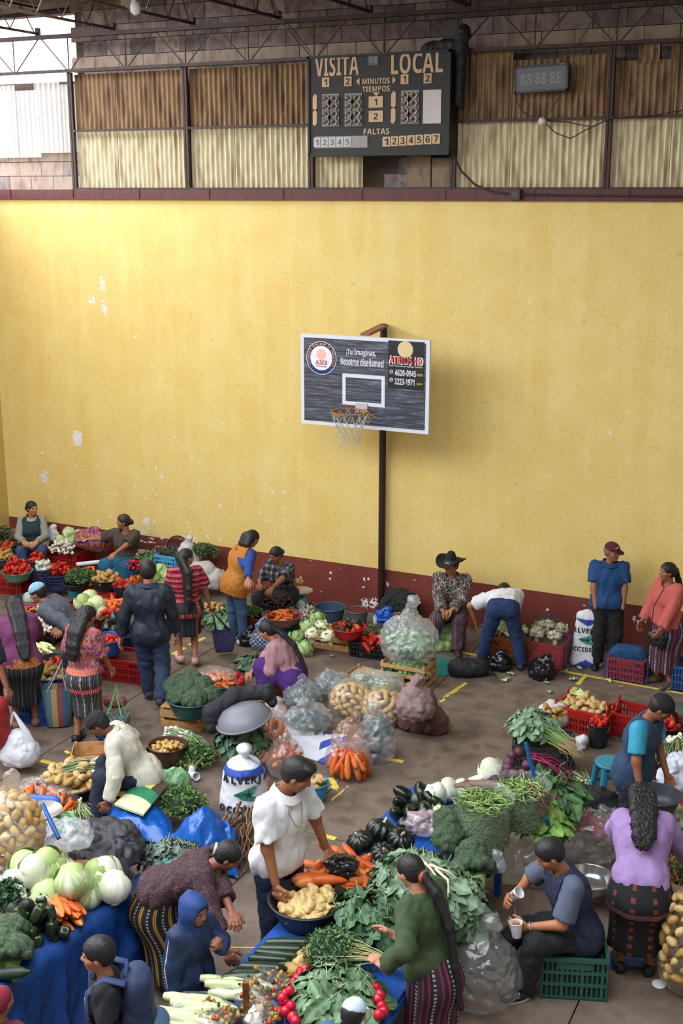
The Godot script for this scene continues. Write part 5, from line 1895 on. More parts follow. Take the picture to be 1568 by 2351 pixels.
func cabbage(seed_: int, r: float, a: Color, b: Color, loose: float) -> ArrayMesh:
	var m := MB.new()
	var q := RandomNumberGenerator.new()
	q.seed = seed_
	var f := noise(seed_, 1.4, 2)
	# wrapped leaves round a firm head, ribs fanning from the stalk
	for k in 6:
		var bs := Basis(Vector3.UP, k * 1.9 + q.randf()) * Basis(Vector3.RIGHT, .45 + q.randf() * .75)
		var g := []
		var lift := 1.0 + .008 * k
		for y in 11:
			var row := PackedVector3Array()
			var t := y / 10.0
			var lat := -1.4 + t * 2.75
			for x in 13:
				var u := (x - 6) / 6.0
				var lon := u * 1.25 * (1.0 - .15 * t * t)
				var d := Vector3(sin(lon) * cos(lat), sin(lat), cos(lon) * cos(lat))
				var rim := maxf(absf(u), t)
				var rr := r * (lift + .03 * f.get_noise_3dv(d * 2.0 + Vector3(k, 0, 0)) + loose * pow(rim, 5.0) * (.5 + f.get_noise_2d(lon * 3.0 + k, lat * 3.0)))
				rr += r * .012 * (exp(-pow(u * 7.0, 2.0)) * 2.0 + .6 * cos((u * 3.2 + absf(u) * t) * 6.0))
				row.append(bs * d * rr)
			g.append(row)
		var s := m.v.size()
		m.rows(g)
		for y in 11:
			for x in 13:
				var u := (x - 6) / 6.0
				var vein := exp(-pow(u * 8.0, 2.0)) + .5 * pow(maxf(.0, cos((absf(u) * 3.0 + y * .08) * 6.0)), 6.0)
				m.c[s + y * 13 + x] = a.lerp(b, clampf(vein * 1.1 + q.randf() * .12, .0, 1.0))
	m.col = a
	m.lathe([Vector2(0, -r * .98), Vector2(r * .5, -r * .8), Vector2(r * .97, 0), Vector2(r * .55, r * .8), Vector2(0, r * .97)], 12)
	m.col = b
	m.lathe([Vector2(.02, -r * 1.1), Vector2(.022, -r * .9)], 8)
	return m.mesh()


func floret(seed_: int, r: float, a: Color, b: Color, stalk: Color) -> ArrayMesh:
	# a dome of clustered buds on its stalk
	var q := RandomNumberGenerator.new()
	q.seed = seed_
	var F := Field.new()
	for k in 30:
		var el := acos(1.0 - (k + .5) / 30.0 * 1.2)
		var t := k * 2.39996 + q.randf() * .3
		var d := Vector3(sin(el) * cos(t), cos(el) * .75, sin(el) * sin(t)) * r * q.randf_range(.78, .92)
		F.bone(d * .4, d, r * .2, r * q.randf_range(.2, .3), .012)
	F.bone(Vector3(0, -r * .3, 0), Vector3(0, -r * 1.25, 0), r * .34, r * .27, .02)
	var f := noise(seed_, 1.0, 2)
	var m := F.run(r * .085, f, r * .13, V3(7, 7, 7) / r)
	for k in m[0].size():
		var p: Vector3 = m[0][k]
		var n := f.get_noise_3dv(p * 16.0 / r)
		m[2][k] = stalk if p.y < -r * .42 else a.lerp(b, clampf(.45 + n * .9, .0, 1.0))
	return MB.made(m)


func veg(kind: String, k := 0) -> Mesh:
	var key := kind + str(k)
	if shapes.has(key):
		return shapes[key]
	var m := MB.new()
	var q := RandomNumberGenerator.new()
	q.seed = hash(key) % 99991
	var out: Mesh
	match kind:
		"tomato":
			m.lathe([Vector2(0, -.036), Vector2(.014, -.034), Vector2(.024, -.018), Vector2(.026, .004), Vector2(.022, .024), Vector2(.012, .033), Vector2(0, .032)], 10)
			var a: Color = [L("b01c0e"), L("c22a12"), L("a01410"), L("cc3a18")][k % 4]
			out = tint(m, func(p: Vector3) -> Color: return a)
			m.col = L("3c5a20")
		"potato":
			var a: Color = [L("b8904e"), L("c8a468"), L("b08848"), L("d0b078")][k % 4]
			out = lump(Vector3(.03, .028, .045 + .006 * (k % 3)), .22, 1.1, 30 + k, a, a * .75)
		"baby_potato":
			var a: Color = [L("c8a058"), L("d8b878"), L("c09450")][k % 3]
			out = lump(V3(.024, .023, .03), .15, 1.1, 50 + k, a, a * .8, 9, 6)
		"ginger":
			var F := Field.new()
			var p := V3(-.07, 0, 0)
			for s in 3 + k % 2:
				var e := p + Vector3(q.randf_range(.03, .06), q.randf_range(-.01, .02), q.randf_range(-.035, .035))
				F.bone(p, e, .024 + q.randf() * .008, .022 + q.randf() * .008, .02)
				if s % 2 == k % 2:
					F.bone(e, e + Vector3(q.randf_range(-.02, .02), .01, .045 * (1 if q.randf() > .5 else -1)), .022, .018, .02)
				p = e
			var a := F.run(.0085, noise(k + 70, 1.0), .004, V3(40, 40, 40), L("c09a5a"))
			var nz := noise(k + 5, 30.0, 2)
			for i in a[0].size():
				a[2][i] = L("d8b87c").lerp(L("a8864e"), clampf(.3 + nz.get_noise_3dv(a[0][i]) * .8, .0, 1.0))
			out = MB.made(a)
		"carrot":
			var l := .09 + .012 * (k % 3)
			var g := []
			var bendx := q.randf_range(-.012, .012)
			for r in 9:
				var t := r / 8.0
				var rr: float = [.01, .022, .025, .0245, .024, .0225, .02, .015, .004][r] * (1.0 + .04 * sin(r * 9.0 + k))
				var row := PackedVector3Array()
				for s in 10:
					var ang := TAU * s / 10
					row.append(Vector3(rr * cos(ang) + bendx * sin(t * PI), rr * sin(ang), lerpf(-l, l, t)))
				g.append(row)
			m.rows(g, true)
			var a: Color = [L("cc5c1a"), L("d8702a"), L("c04e14"), L("d8803c")][k % 4]
			out = tint(m, func(p: Vector3) -> Color: return L("4a3c1c") if p.z < -l * .985 else (a * .8 if fposmod(p.z * 61.0 + p.x * 20.0, 1.0) < .16 else a))
		"onion":
			m.lathe([Vector2(0, -.03), Vector2(.018, -.025), Vector2(.03, -.004), Vector2(.026, .016), Vector2(.012, .03), Vector2(.006, .045), Vector2(.001, .05)], 10)
			out = tint(m, func(p: Vector3) -> Color: return L("e4e0d4") if p.y < .022 else L("b8c49a"))
		"garlic":
			m.lathe([Vector2(0, -.02), Vector2(.017, -.018), Vector2(.027, -.004), Vector2(.024, .01), Vector2(.01, .022), Vector2(.005, .034), Vector2(.002, .036)], 14, Transform3D(), 7, .12)
			var a: Color = [L("ddd2c4"), L("d2c2ae"), L("e6ded4")][k % 3]
			out = tint(m, func(p: Vector3) -> Color: return a if p.y > -.015 else L("a08a68"))
		"radish", "beet":
			var s := .027 if kind == "radish" else .042
			m.lathe([Vector2(0, -s), Vector2(s * .5, -s * .85), Vector2(s, -s * .1), Vector2(s * .85, s * .55), Vector2(s * .3, s * .95), Vector2(0, s)], 12)
			var a := L("b8122e") if kind == "radish" else L("4a2234")
			m.col = a
			m.tube([Vector3(0, -s * .9, 0), Vector3(s * .2, -s * 1.7, 0), Vector3(s * .1, -s * 2.6, s * .4)], [s * .22, s * .09, .001], 5)
			var nz := noise(k + 3, 60.0, 2)
			out = tint(m, func(p: Vector3) -> Color: return (L("e0a8b0") if p.y < -s * 1.3 and kind == "radish" else a).lerp(a * 1.7, clampf(nz.get_noise_3dv(p) * .8, .0, 1.0)))
		"bell_pepper":
			m.lathe([Vector2(0, -.045), Vector2(.018, -.05), Vector2(.03, -.035), Vector2(.036, .0), Vector2(.037, .03), Vector2(.026, .046), Vector2(.01, .038), Vector2(0, .036)], 16, Transform3D(), 4, .2)
			var a: Color = [L("22301c"), L("a81c10"), L("c4481a"), L("1b2618"), L("2c3a1a")][k % 5]
			m.c.fill(a)
			m.col = L("4a5a2a")
			m.tube([V3(0, .034, 0), V3(.004, .06, 0)], [.006, .005], 5)
			out = m.mesh()
		"chili":
			var pts := []
			for r in 8:
				var t := r / 7.0
				pts.append(Vector3(.03 * sin(t * 2.4 + k), .012 * sin(t * 5), lerpf(-.06, .06, t)))
			m.col = [L("b8200e"), L("c4300e"), L("c85a1a"), L("9a1410")][k % 4]
			m.tube(pts, [.014, .022, .024, .022, .019, .015, .01, .003], 8)
			m.col = L("4a5a28")
			m.tube([pts[0], pts[0] + V3(0, .004, -.025)], [.006, .004], 5)
			out = m.mesh()
		"zucchini":
			m.lathe([Vector2(0, -.12), Vector2(.018, -.115), Vector2(.028, -.09), Vector2(.031, .0), Vector2(.029, .085), Vector2(.02, .11), Vector2(.012, .115), Vector2(.01, .135), Vector2(0, .136)], 14, TE(Vector3.ZERO, Vector3(PI / 2, 0, 0)))
			var nz := noise(k + 8, 60.0, 2)
			out = tint(m, func(p: Vector3) -> Color: return L("1b2a1a").lerp(L("3c5228"), clampf(nz.get_noise_3d(p.x * 4.0, p.y * 4.0, p.z * .6), .0, 1.0)))
		"squash":
			m.lathe([Vector2(0, -.07), Vector2(.04, -.074), Vector2(.085, -.045), Vector2(.1, .0), Vector2(.085, .045), Vector2(.04, .068), Vector2(.012, .056), Vector2(0, .055)], 60, Transform3D(), 11, .17)
			m.c.fill(L("18201c"))
			m.col = L("b8b090")
			m.tube([V3(0, .05, 0), V3(.004, .075, .002), V3(.012, .09, 0)], [.014, .009, .01], 6)
			out = m.mesh()
		"pear_squash":
			m.lathe([Vector2(0, -.075), Vector2(.025, -.073), Vector2(.05, -.045), Vector2(.056, -.01), Vector2(.046, .035), Vector2(.03, .068), Vector2(.012, .08), Vector2(0, .081)], 20, Transform3D(), 5, .08)
			m.c.fill([L("18211a"), L("1e2a1c"), L("141b18")][k % 3])
			out = m.mesh()
		"bean":
			var pts := []
			for r in 6:
				var t := r / 5.0 - .5
				pts.append(Vector3(.03 * (.25 - t * t) * 2.0 * (1 if k % 2 else -1), .008 * sin(r * 2.0 + k), t * .15))
			m.col = [L("6f8c48"), L("8aa45a"), L("5c7c3c"), L("9ab068")][k % 4]
			m.tube(pts, [.002, .0055, .006, .006, .0055, .002], 5)
			out = m.mesh()
		"corn":
			m.lathe([Vector2(0, -.1), Vector2(.016, -.1), Vector2(.024, -.06), Vector2(.025, .02), Vector2(.016, .08), Vector2(.004, .1), Vector2(0, .1)], 12, TE(Vector3.ZERO, Vector3(PI / 2, 0, 0)))
			out = tint(m, func(p: Vector3) -> Color: return L("b8c88a").lerp(L("d8d8a0"), .5 + .5 * sin(atan2(p.y, p.x) * 5.0)))
		"yuca":
			m.col = L("6a4632")
			m.tube([V3(0, 0, -.16), V3(.01, .005, -.08), V3(.0, .01, 0), V3(-.015, .02, .08), V3(-.01, .05, .16)], [.012, .026, .03, .026, .01], 9)
			out = m.mesh()
		"cabbage":
			out = cabbage(k + 11, .09, [L("a8bc74"), L("b8c88a"), L("8fa860")][k % 3], L("eef0d6"), .0)
		"white_cabbage":
			out = cabbage(k + 31, .085, L("d4d8bc"), L("f4f3ea"), .0)
		"purple_cabbage":
			out = cabbage(k + 41, .06, L("40183a"), L("8a5a84"), .03)
		"lettuce":
			out = cabbage(k + 51, .08, [L("9ab868"), L("b4cc88")][k % 2], L("dfe8be"), .35)
		"cauliflower":
			var x: Array = [floret(k + 61, .07, L("e8e0c8"), L("d0c4a0"), L("c8d4a0"))]
			var st := SurfaceTool.new()
			st.append_from(x[0], 0, Transform3D())
			var lf := leaf(.12, .08, -.5, .4, .1, k + 5, L("7a9a50"), L("c8d8a0"))
			for n in 7:
				st.append_from(lf, 0, TE(V3(0, -.05, 0), Vector3(-.35 - .3 * (n % 2), n * .9, 0)))
			out = st.commit()
		"broccoli":
			out = floret(k + 71, .085, L("22301f"), L("52654a"), L("6a8a4a"))
	shapes[key] = out
	return out


func heap(kind: String, called: String, n: int, c: Vector3, rx: float, rz: float, h: float, label: String, group: String, o := {}) -> void:
	# n of a kind on a mound over c; those underneath are one mass
	var sc: float = o.get("scale", 1.0)
	var kinds: Array = o.get("kinds", [0, 1, 2, 3])
	var mt: Material = o.get("mat", mat("ffffff", o.get("rough", .5)))
	var turn: float = o.get("turn", .0)
	var under := []
	var gap: float = {"tomato": .044, "potato": .05, "garlic": .046, "onion": .05, "bell_pepper": .06, "radish": .046, "baby_potato": .042}.get(kind, .036) * sc
	var laid := []
	for k in n + int(n * o.get("fill", .6)):
		var low := k >= n
		var t := (k + .5) / n if not low else (k - n + .5) / maxf(1.0, n * o.get("fill", .6))
		var rho: float = sqrt(t) * (1.0 if not low else .85)
		var a: float = k * 2.39996 + o.get("phase", .0)
		var p := Vector3(rho * rx * cos(a), h * (1.0 - rho * rho), rho * rz * sin(a))
		p += Vector3(rnd(-1, 1), rnd(-.5, .5), rnd(-1, 1)) * .011 * sc
		if low:
			p.y -= o.get("deep", .04) * sc
		p = Basis(Vector3.UP, turn) * p
		if not low:
			# settle on top of those already lying here
			for q in laid:
				var flat := Vector2(p.x - q.x, p.z - q.z).length()
				if flat < gap and absf(p.y - q.y) < gap:
					p.y = maxf(p.y, q.y + sqrt(gap * gap - flat * flat) * .7)
			laid.append(p)
		var bs := Basis(Vector3.UP, rnd(0, TAU)) * Basis(Vector3.RIGHT, rnd(-.6, .6) + o.get("tip", .0)) * Basis(Vector3.BACK, rnd(-.6, .6))
		if o.has("align"):
			bs = Basis(Vector3.UP, o.align + rnd(-.25, .25)) * Basis(Vector3.RIGHT, rnd(-.12, .12)) * Basis(Vector3.BACK, rnd(0, TAU))
		if o.has("stand"):
			bs = Basis(Vector3.UP, rnd(0, TAU)) * Basis(Vector3.RIGHT, rnd(-1, 1) * o.stand) * Basis(Vector3.BACK, rnd(-1, 1) * o.stand)
		var x := Transform3D(bs.scaled(Vector3.ONE * sc * rnd(.88, 1.1)), c + p)
		if low or o.get("mass", false):
			under.append(x)
		else:
			solo(called, veg(kind, pick(kinds)), mt, x, label, o.get("category", called.replace("_", " ")), group)
	mass(called + "_layer", veg(kind, kinds[0]), mt, under, "more of the same lying under the " + group)


func mass(called: String, m: Mesh, mt: Material, at: Array, label: String) -> void:
	if at.is_empty():
		return
	var mm := MultiMesh.new()
	mm.transform_format = MultiMesh.TRANSFORM_3D
	mm.mesh = m
	mm.instance_count = at.size()
	for k in at.size():
		mm.set_instance_transform(k, at[k])
	var o := MultiMeshInstance3D.new()
	o.name = numbered(called)
	o.multimesh = mm
	o.material_override = mt
	o.set_meta("kind", "stuff")
	add_child(o)
	tag(o, label, "produce")


func some(kind: String, called: String, at: Array, label: String, group: String, o := {}) -> void:
	# single pieces at given places, each place Vector3 (turn and tilt at random)
	var sc: float = o.get("scale", 1.0)
	var order := range(at.size())
	var right := V3(.902, 0, -.433)
	order.sort_custom(func(i: int, j: int) -> bool: return at[i].dot(right) < at[j].dot(right))
	for k in at.size():
		var bs := Basis(Vector3.UP, o.get("turn", rnd(0, TAU))) * Basis(Vector3.RIGHT, rnd(-1, 1) * o.get("tilt", .5)) * Basis(Vector3.BACK, o.get("roll", rnd(-1, 1) * o.get("tilt", .5)))
		var n := at.size()
		var say := label
		var place := order.find(k)
		if n > 1 and n < 13:
			say += ", " + ("rightmost" if place == n - 1 else ["leftmost", "second from left", "third from left", "fourth from left", "fifth from left", "sixth from left", "seventh from left", "eighth from left", "ninth from left", "tenth from left", "eleventh from left"][place])
		solo(called, veg(kind, o.get("first", 0) + k % o.get("variants", 3)), mat("ffffff", o.get("rough", .55)), Transform3D(bs.scaled(Vector3.ONE * sc * rnd(.93, 1.07)), at[k]), say, o.get("category", called.replace("_", " ")), group)


func foliage(called: String, label: String, category: String, at: Vector3, r: Vector3, n: int, o := {}) -> Node3D:
	# a heap of leaves, each one a part; stalks gather at one side where the photograph shows them
	var t := thing(called, label, category, at, o.get("turn", .0), o.get("group", ""))
	var ln: float = o.get("len", .12)
	var w: float = o.get("wide", .08)
	var cols: Array = o.get("cols", ["3f5c34", "6a8a58"])
	var key := "leaf%s%s%s" % [ln, w, cols]
	var set_ := []
	for k in 4:
		set_.append(sh(key + str(k), func() -> Mesh: return leaf(ln, w, [.25, .45, .1, .6][k], [.25, .5, .1, .3][k], o.get("ruffle", .06), k + 3, L(cols[0]) * [1.0, .8, 1.15, .9][k], L(cols[1]), o.get("stem", .05))))
	var mt := mat("ffffff", .6, {"backlight_enabled": true, "backlight": Color(.1, .14, .06)})
	# a core lump in darkened leaf colour inside the heap
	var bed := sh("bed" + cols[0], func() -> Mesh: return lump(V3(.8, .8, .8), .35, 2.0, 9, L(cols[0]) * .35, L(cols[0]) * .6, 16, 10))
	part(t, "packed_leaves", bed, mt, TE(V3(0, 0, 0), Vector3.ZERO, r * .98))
	for k in n:
		var u := (k + .5) / n
		var el := acos(1.0 - u * .97)
		var a := k * 2.39996
		var d := Vector3(sin(el) * cos(a), cos(el), sin(el) * sin(a))
		var p := d * r * rnd(.8, 1.0)
		var fwd: Vector3 = (Vector3(d.x, -.25, d.z) + Vector3(rnd(-1, 1), rnd(-.3, .3), rnd(-1, 1)) * o.get("wild", .7)).normalized()
		if o.has("way"):
			fwd = (fwd * .5 + o.way).normalized()
		var up := (d + Vector3(rnd(-1, 1), rnd(-1, 1), rnd(-1, 1)) * .35).normalized()
		var x := up.cross(fwd).normalized()
		var up2: Vector3 = fwd.cross(x)
		part(t, "leaf", set_[rng.randi() % 4], mt, Transform3D(Basis(x, up2, fwd).scaled(Vector3.ONE * rnd(.75, 1.15)), p - fwd * ln * .4))
	if o.has("roots"):
		# stalks and roots running out of the heap along one direction
		var rd: Vector3 = o.roots
		var m := MB.new()
		var m2 := MB.new()
		for k in o.get("root_n", 40):
			var s := Vector3(rnd(-1, 1), rnd(-.2, 1), rnd(-1, 1)) * r * .55
			s -= rd * s.dot(rd) / maxf(rd.length_squared(), 1e-6) * .6
			var e := s * .6 + rd
			m.col = L(o.get("stalk", "9ab060")) * rnd(.7, 1.1)
			m.tube([s, s.lerp(e, .5) + V3(0, .02, 0), e], [.0035, .003, .003], 4, false)
			m2.col = L(o.get("root", "b8a078")) * rnd(.6, 1.1)
			m2.tube([e, e + rd * .2 + Vector3(rnd(-1, 1), rnd(-1, .5), rnd(-1, 1)) * .03, e + rd * .45 + Vector3(rnd(-1, 1), rnd(-1.5, 0), rnd(-1, 1)) * .05], [.003, .002, .0008], 4, false)
		part(t, "stalks", m.mesh(), mat("ffffff", .6), Transform3D(), "stuff")
		part(t, "roots", m2.mesh(), mat("ffffff", .8), Transform3D(), "stuff")
	return t


func herb(called: String, label: String, category: String, at: Vector3, r: Vector3, n: int, o := {}) -> Node3D:
	# small-leaved herbs: a cloud of leaflets on thin stalks
	var t := thing(called, label, category, at, o.get("turn", .0))
	var m := MB.new()
	var size: float = o.get("size", .022)
	var cols: Array = o.get("cols", ["2c4a22", "5f8440"])
	for k in n:
		var u := (k + .5) / n
		var el := acos(1.0 - u * 1.1)
		var a := k * 2.39996
		var d := Vector3(sin(el) * cos(a), cos(el), sin(el) * sin(a))
		var c := d * r * pow(rng.randf(), .35)
		m.col = L(cols[0]).lerp(L(cols[1]), rng.randf())
		var x := Vector3(rnd(-1, 1), rnd(-1, 1), rnd(-1, 1)).normalized() * size
		var y := Vector3(rnd(-1, 1), rnd(-1, 1), rnd(-1, 1)).normalized() * size
		m.quad(c - x, c - y * .6, c + x, c + y * .6)
	part(t, "leaflets", m.mesh(), mat("ffffff", .65), Transform3D(), "stuff")
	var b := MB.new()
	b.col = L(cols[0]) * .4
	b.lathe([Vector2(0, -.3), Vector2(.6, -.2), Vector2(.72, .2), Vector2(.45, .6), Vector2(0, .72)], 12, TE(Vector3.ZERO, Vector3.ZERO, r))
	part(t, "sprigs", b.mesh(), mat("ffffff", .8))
	if o.has("roots"):
		var rd: Vector3 = o.roots
		var s := MB.new()
		for k in 46:
			var e := Vector3(rnd(-1, 1), rnd(-.3, .8), rnd(-1, 1)) * r * .7
			var q := e * .25 + rd
			s.col = L(o.get("stalk", "8a9a50")).lerp(L("b89868"), rng.randf())
			s.tube([e, e.lerp(q, .6) + V3(0, .015, 0), q, q + rd * .35 + Vector3(rnd(-1, 1), rnd(-1, 0), rnd(-1, 1)) * .03], [.0025, .0025, .0025, .001], 4, false)
		part(t, "stalks", s.mesh(), mat("ffffff", .7), Transform3D(), "stuff")
	return t


func scallions(label: String, at: Vector3, turn: float, n: int, bulb := .02, ln := .4) -> Node3D:
	# a bunch of spring onions: white bulbs at +z, leaves behind
	var t := thing("spring_onion_bunch", label, "spring onions", at, turn)
	var bm := sh("scallion_bulb%s" % bulb, func() -> Mesh:
		var q := MB.new()
		q.col = L("e2ded0")
		q.lathe([Vector2(0, -bulb), Vector2(bulb * .7, -bulb * .7), Vector2(bulb, 0), Vector2(bulb * .6, bulb * 1.1), Vector2(bulb * .35, bulb * 2.4)], 9, TE(Vector3.ZERO, Vector3(-PI / 2, 0, 0)))
		return q.mesh())
	var g := MB.new()
	for k in n:
		var x := rnd(-1, 1)
		var p := Vector3(x * .13, .02 + rng.randf() * .09 * (1.0 - x * x), rnd(-.05, .05))
		part(t, "bulb", bm, mat("ffffff", .45), TE(p, Vector3(rnd(-.5, .3), rnd(-.6, .6) + x * .6, 0)))
		for s in 3:
			var e := Vector3(p.x * .6 + rnd(-.09, .09), .015 + rng.randf() * .07, -ln * rnd(.75, 1.1))
			g.col = L("b8c890").lerp(L("3c5c38"), .2 + .3 * s)
			g.tube([p - Vector3(0, 0, bulb), p.lerp(e, .5) + V3(0, .04, 0), e], [.006, .005, .002], 4, false)
	part(t, "leaves", g.mesh(), mat("ffffff", .55), Transform3D(), "stuff")
	return t


func basin(label: String, at: Vector3, r: float, h: float, colr: String, o := {}) -> Node3D:
	# a plastic basin: tapered wall with thickness, rolled rim
	var t := thing(o.get("called", "basin"), label, o.get("category", "basin"), at, .0)
	if o.has("lean"):
		t.rotation = o.lean
	var b: float = r * o.get("taper", .72)
	var m := MB.new()
	m.lathe([Vector2(0, 0), Vector2(b * .96, 0), Vector2(b, h * .04), Vector2(lerpf(b, r, .55), h * .5), Vector2(r * .985, h * .95)], 30)
	m.lathe([Vector2(r * .965, h * .95), Vector2(lerpf(b, r, .5) * .97, h * .5), Vector2(b * .96, h * .06), Vector2(0, h * .05)], 30)
	var mt: Material = o.get("mat", mat(colr, o.get("rough", .42)))
	var w := part(t, "wall", m.mesh(), mt)
	var k := MB.new()
	k.lathe([Vector2(r * .965, h * .93), Vector2(r * .97, h), Vector2(r * 1.01, h * 1.015), Vector2(r * 1.05, h * .99), Vector2(r * 1.045, h * .945), Vector2(r * .98, h * .93)], 30)
	part(w, "rim", k.mesh(), mt)
	if o.get("handle", false):
		var q := MB.new()
		var pts := []
		for s in 9:
			var a := PI * s / 8.0
			pts.append(Vector3(cos(a) * r, h * .9 - sin(a) * r * .7, sin(a) * r * .75))
		q.tube(pts, [.004], 5)
		part(t, "handle", q.mesh(), mat("b0b0b0", .4, {"metallic": .8}))
	return t


func lattice_basket(label: String, at: Vector3, r: float, h: float, colr: String, o := {}) -> Node3D:
	# an openwork plastic basket of upright ribs and rings
	var t := thing("basket", label, "basket", at)
	if o.has("lean"):
		t.rotation = o.lean
	var mt := mat(colr, .45)
	var b := r * .78
	var m := MB.new()
	var n := 26
	for k in n:
		var a := TAU * k / n
		var d := Vector3(cos(a), 0, sin(a))
		m.bar(d * b + V3(0, .01, 0), d * r + Vector3(0, h, 0), .011, .004)
	part(t, "ribs", m.mesh(), mt, Transform3D(), "stuff")
	for k in 5:
		var y := h * (.06 + .22 * k)
		var rr := lerpf(b, r, y / h)
		var q := MB.new()
		var th := .006 if k < 4 else .014
		q.lathe([Vector2(rr - .003, y - th), Vector2(rr + .005, y - th), Vector2(rr + .005, y + th), Vector2(rr - .003, y + th), Vector2(rr - .003, y - th)], 28)
		part(t, "ring" if k < 4 else "rim", q.mesh(), mt)
	var f := MB.new()
	f.lathe([Vector2(0, 0), Vector2(b, 0), Vector2(b, .012), Vector2(0, .012)], 24)
	part(t, "base", f.mesh(), mt)
	return t


func crate_side(w: float, h: float, dip: float) -> ArrayMesh:
	# one moulded wall in xy: rim, rails and a grid of slots
	var m := MB.new()
	var bars := int(w / .035)
	var th := .012
	for y in [.012, h * .36, h * .64]:
		m.at(Vector3(0, y, 0), Vector3(w, .024, th))
	m.at(Vector3(0, h - .016, .004), Vector3(w, .032, th + .012))
	for k in bars + 1:
		var x := -w * .5 + w * k / bars
		m.at(Vector3(x, h * .5, 0), Vector3(.012 if k % 4 else .022, h, th * .8))
	m.at(Vector3(0, h * .8, 0), Vector3(w * .5, h * .16, th * .9))
	if dip > .0:
		for sg in [-1.0, 1.0]:
			m.poly([Vector2(0, 0), Vector2(-.13, 0), Vector2(-.04, dip), Vector2(0, dip)], TE(Vector3(sg * w * .5, h, -.006), Vector3(0, .0 if sg > 0 else PI, 0)), .012)
	return m.mesh()


func crate(label: String, at: Vector3, turn: float, s: Vector3, colr: String, o := {}) -> Node3D:
	# a plastic market crate
	var t := thing("crate", label, "crate", at, turn, o.get("group", ""))
	var mt := mat(colr, .45)
	var dip: float = o.get("dip", .0)
	var lw := sh("side%s%s%s" % [s.x, s.y, 0], func() -> Mesh: return crate_side(s.x, s.y, .0))
	var sw := sh("side%s%s%s" % [s.z, s.y, dip], func() -> Mesh: return crate_side(s.z, s.y, dip))
	for sg in [-1.0, 1.0]:
		part(t, "side_panel", lw, mt, TE(Vector3(0, 0, sg * (s.z * .5 - .006)), Vector3(0, 0 if sg > 0 else PI, 0)))
		part(t, "end_panel", sw, mt, TE(Vector3(sg * (s.x * .5 - .006), 0, 0), Vector3(0, sg * PI / 2, 0)))
	part(t, "base", slab(-s.x * .5, s.x * .5, 0, .014, -s.z * .5, s.z * .5), mt)
	if o.get("lid", false):
		part(t, "contents", slab(-s.x * .46, s.x * .46, .02, s.y * .86, -s.z * .46, s.z * .46), mat(o.get("inside", "5a2018"), .9))
	return t


func wood_crate(label: String, at: Vector3, turn: float, s: Vector3, slats := 2, o := {}) -> Node3D:
	# a rough wooden box of boards nailed to corner posts
	var t := thing("wooden_crate", label, "crate", at, turn)
	var mt := mat(o.get("col", "e0c8a8"), .85, {"albedo_texture": tx.wood, "uv1_scale": V3(1.6, 1.6, 1.6)})
	for x in [-1.0, 1.0]:
		for z in [-1.0, 1.0]:
			var p := Vector3(x * (s.x * .5 - .022), s.y * .5, z * (s.z * .5 - .022))
			var b := MB.new()
			b.at(p, Vector3(.026, s.y, .026))
			part(t, "corner_post", b.mesh(), mt)
	var bh: float = s.y / slats * o.get("fill", .72)
	for k in slats:
		var y := s.y * (k + .5) / slats
		for sg in [-1.0, 1.0]:
			var b := MB.new()
			b.at(Vector3(rnd(-.003, .003), y, sg * (s.z * .5 - .004)), Vector3(s.x, bh, .009))
			part(t, "board", b.mesh(), mt)
			b = MB.new()
			b.at(Vector3(sg * (s.x * .5 - .004), y, rnd(-.003, .003)), Vector3(.009, bh, s.z - .02))
			part(t, "board", b.mesh(), mt)
	for k in 4:
		var b := MB.new()
		b.at(Vector3(0, .006, s.z * (k - 1.5) * .24), Vector3(s.x - .02, .009, s.z * .2))
		part(t, "bottom_board", b.mesh(), mt)
		if o.get("closed", false):
			b = MB.new()
			b.at(Vector3(0, s.y + .005, s.z * (k - 1.5) * .25), Vector3(s.x, .009, s.z * .22))
			part(t, "lid_board", b.mesh(), mt)
	return t


func net(label: String, at: Vector3, turn: float, s: Vector3, top: float, colr: String, cell := .055) -> Node3D:
	# knotted netting thrown over a crate: draped cords crossing on top and down the sides
	var t := thing("cargo_net", label, "net", at, turn)
	var m := MB.new()
	m.col = L(colr)
	var f := noise(int(s.x * 1000), 6.0, 2)
	var w := s.x * .5 + .02
	var d := s.z * .5 + .02
	var skin := func(u: float, v: float) -> Vector3:
		# u, v in metres over the unfolded cloth, 0 at the middle of the top
		var x := clampf(u, -w, w)
		var z := clampf(v, -d, d)
		var over := maxf(absf(u) - w, .0) + maxf(absf(v) - d, .0)
		var e := Vector2(x / w, z / d)
		var y := s.y + top * (1.0 - minf(1.0, e.length_squared())) - over
		var nn := f.get_noise_2d(u * 3.0, v * 3.0) * .022
		return Vector3(x + (signf(u) * (.008 + nn * .6) if absf(u) > w else nn), maxf(y + nn, .006), z + (signf(v) * (.008 + nn * .6) if absf(v) > d else nn))
	var R := w + s.y
	var Q := d + s.y
	var k := -(R + Q)
	while k < R + Q:
		for sg in [-1.0, 1.0]:
			var pts := []
			var u := -R
			while u <= R + .001:
				var v: float = (k - u) * sg
				var corner: bool = absf(u) > w and absf(v) > d
				if absf(v) <= Q and not corner:
					pts.append(skin.call(u, v))
				else:
					if pts.size() > 1:
						m.tube(pts, [.0026], 3, false)
					pts = []
				u += .03
			if pts.size() > 1:
				m.tube(pts, [.0026], 3, false)
		k += cell * 1.5
	part(t, "cords", m.mesh(), mat("ffffff", .8), Transform3D(), "stuff")
	return t


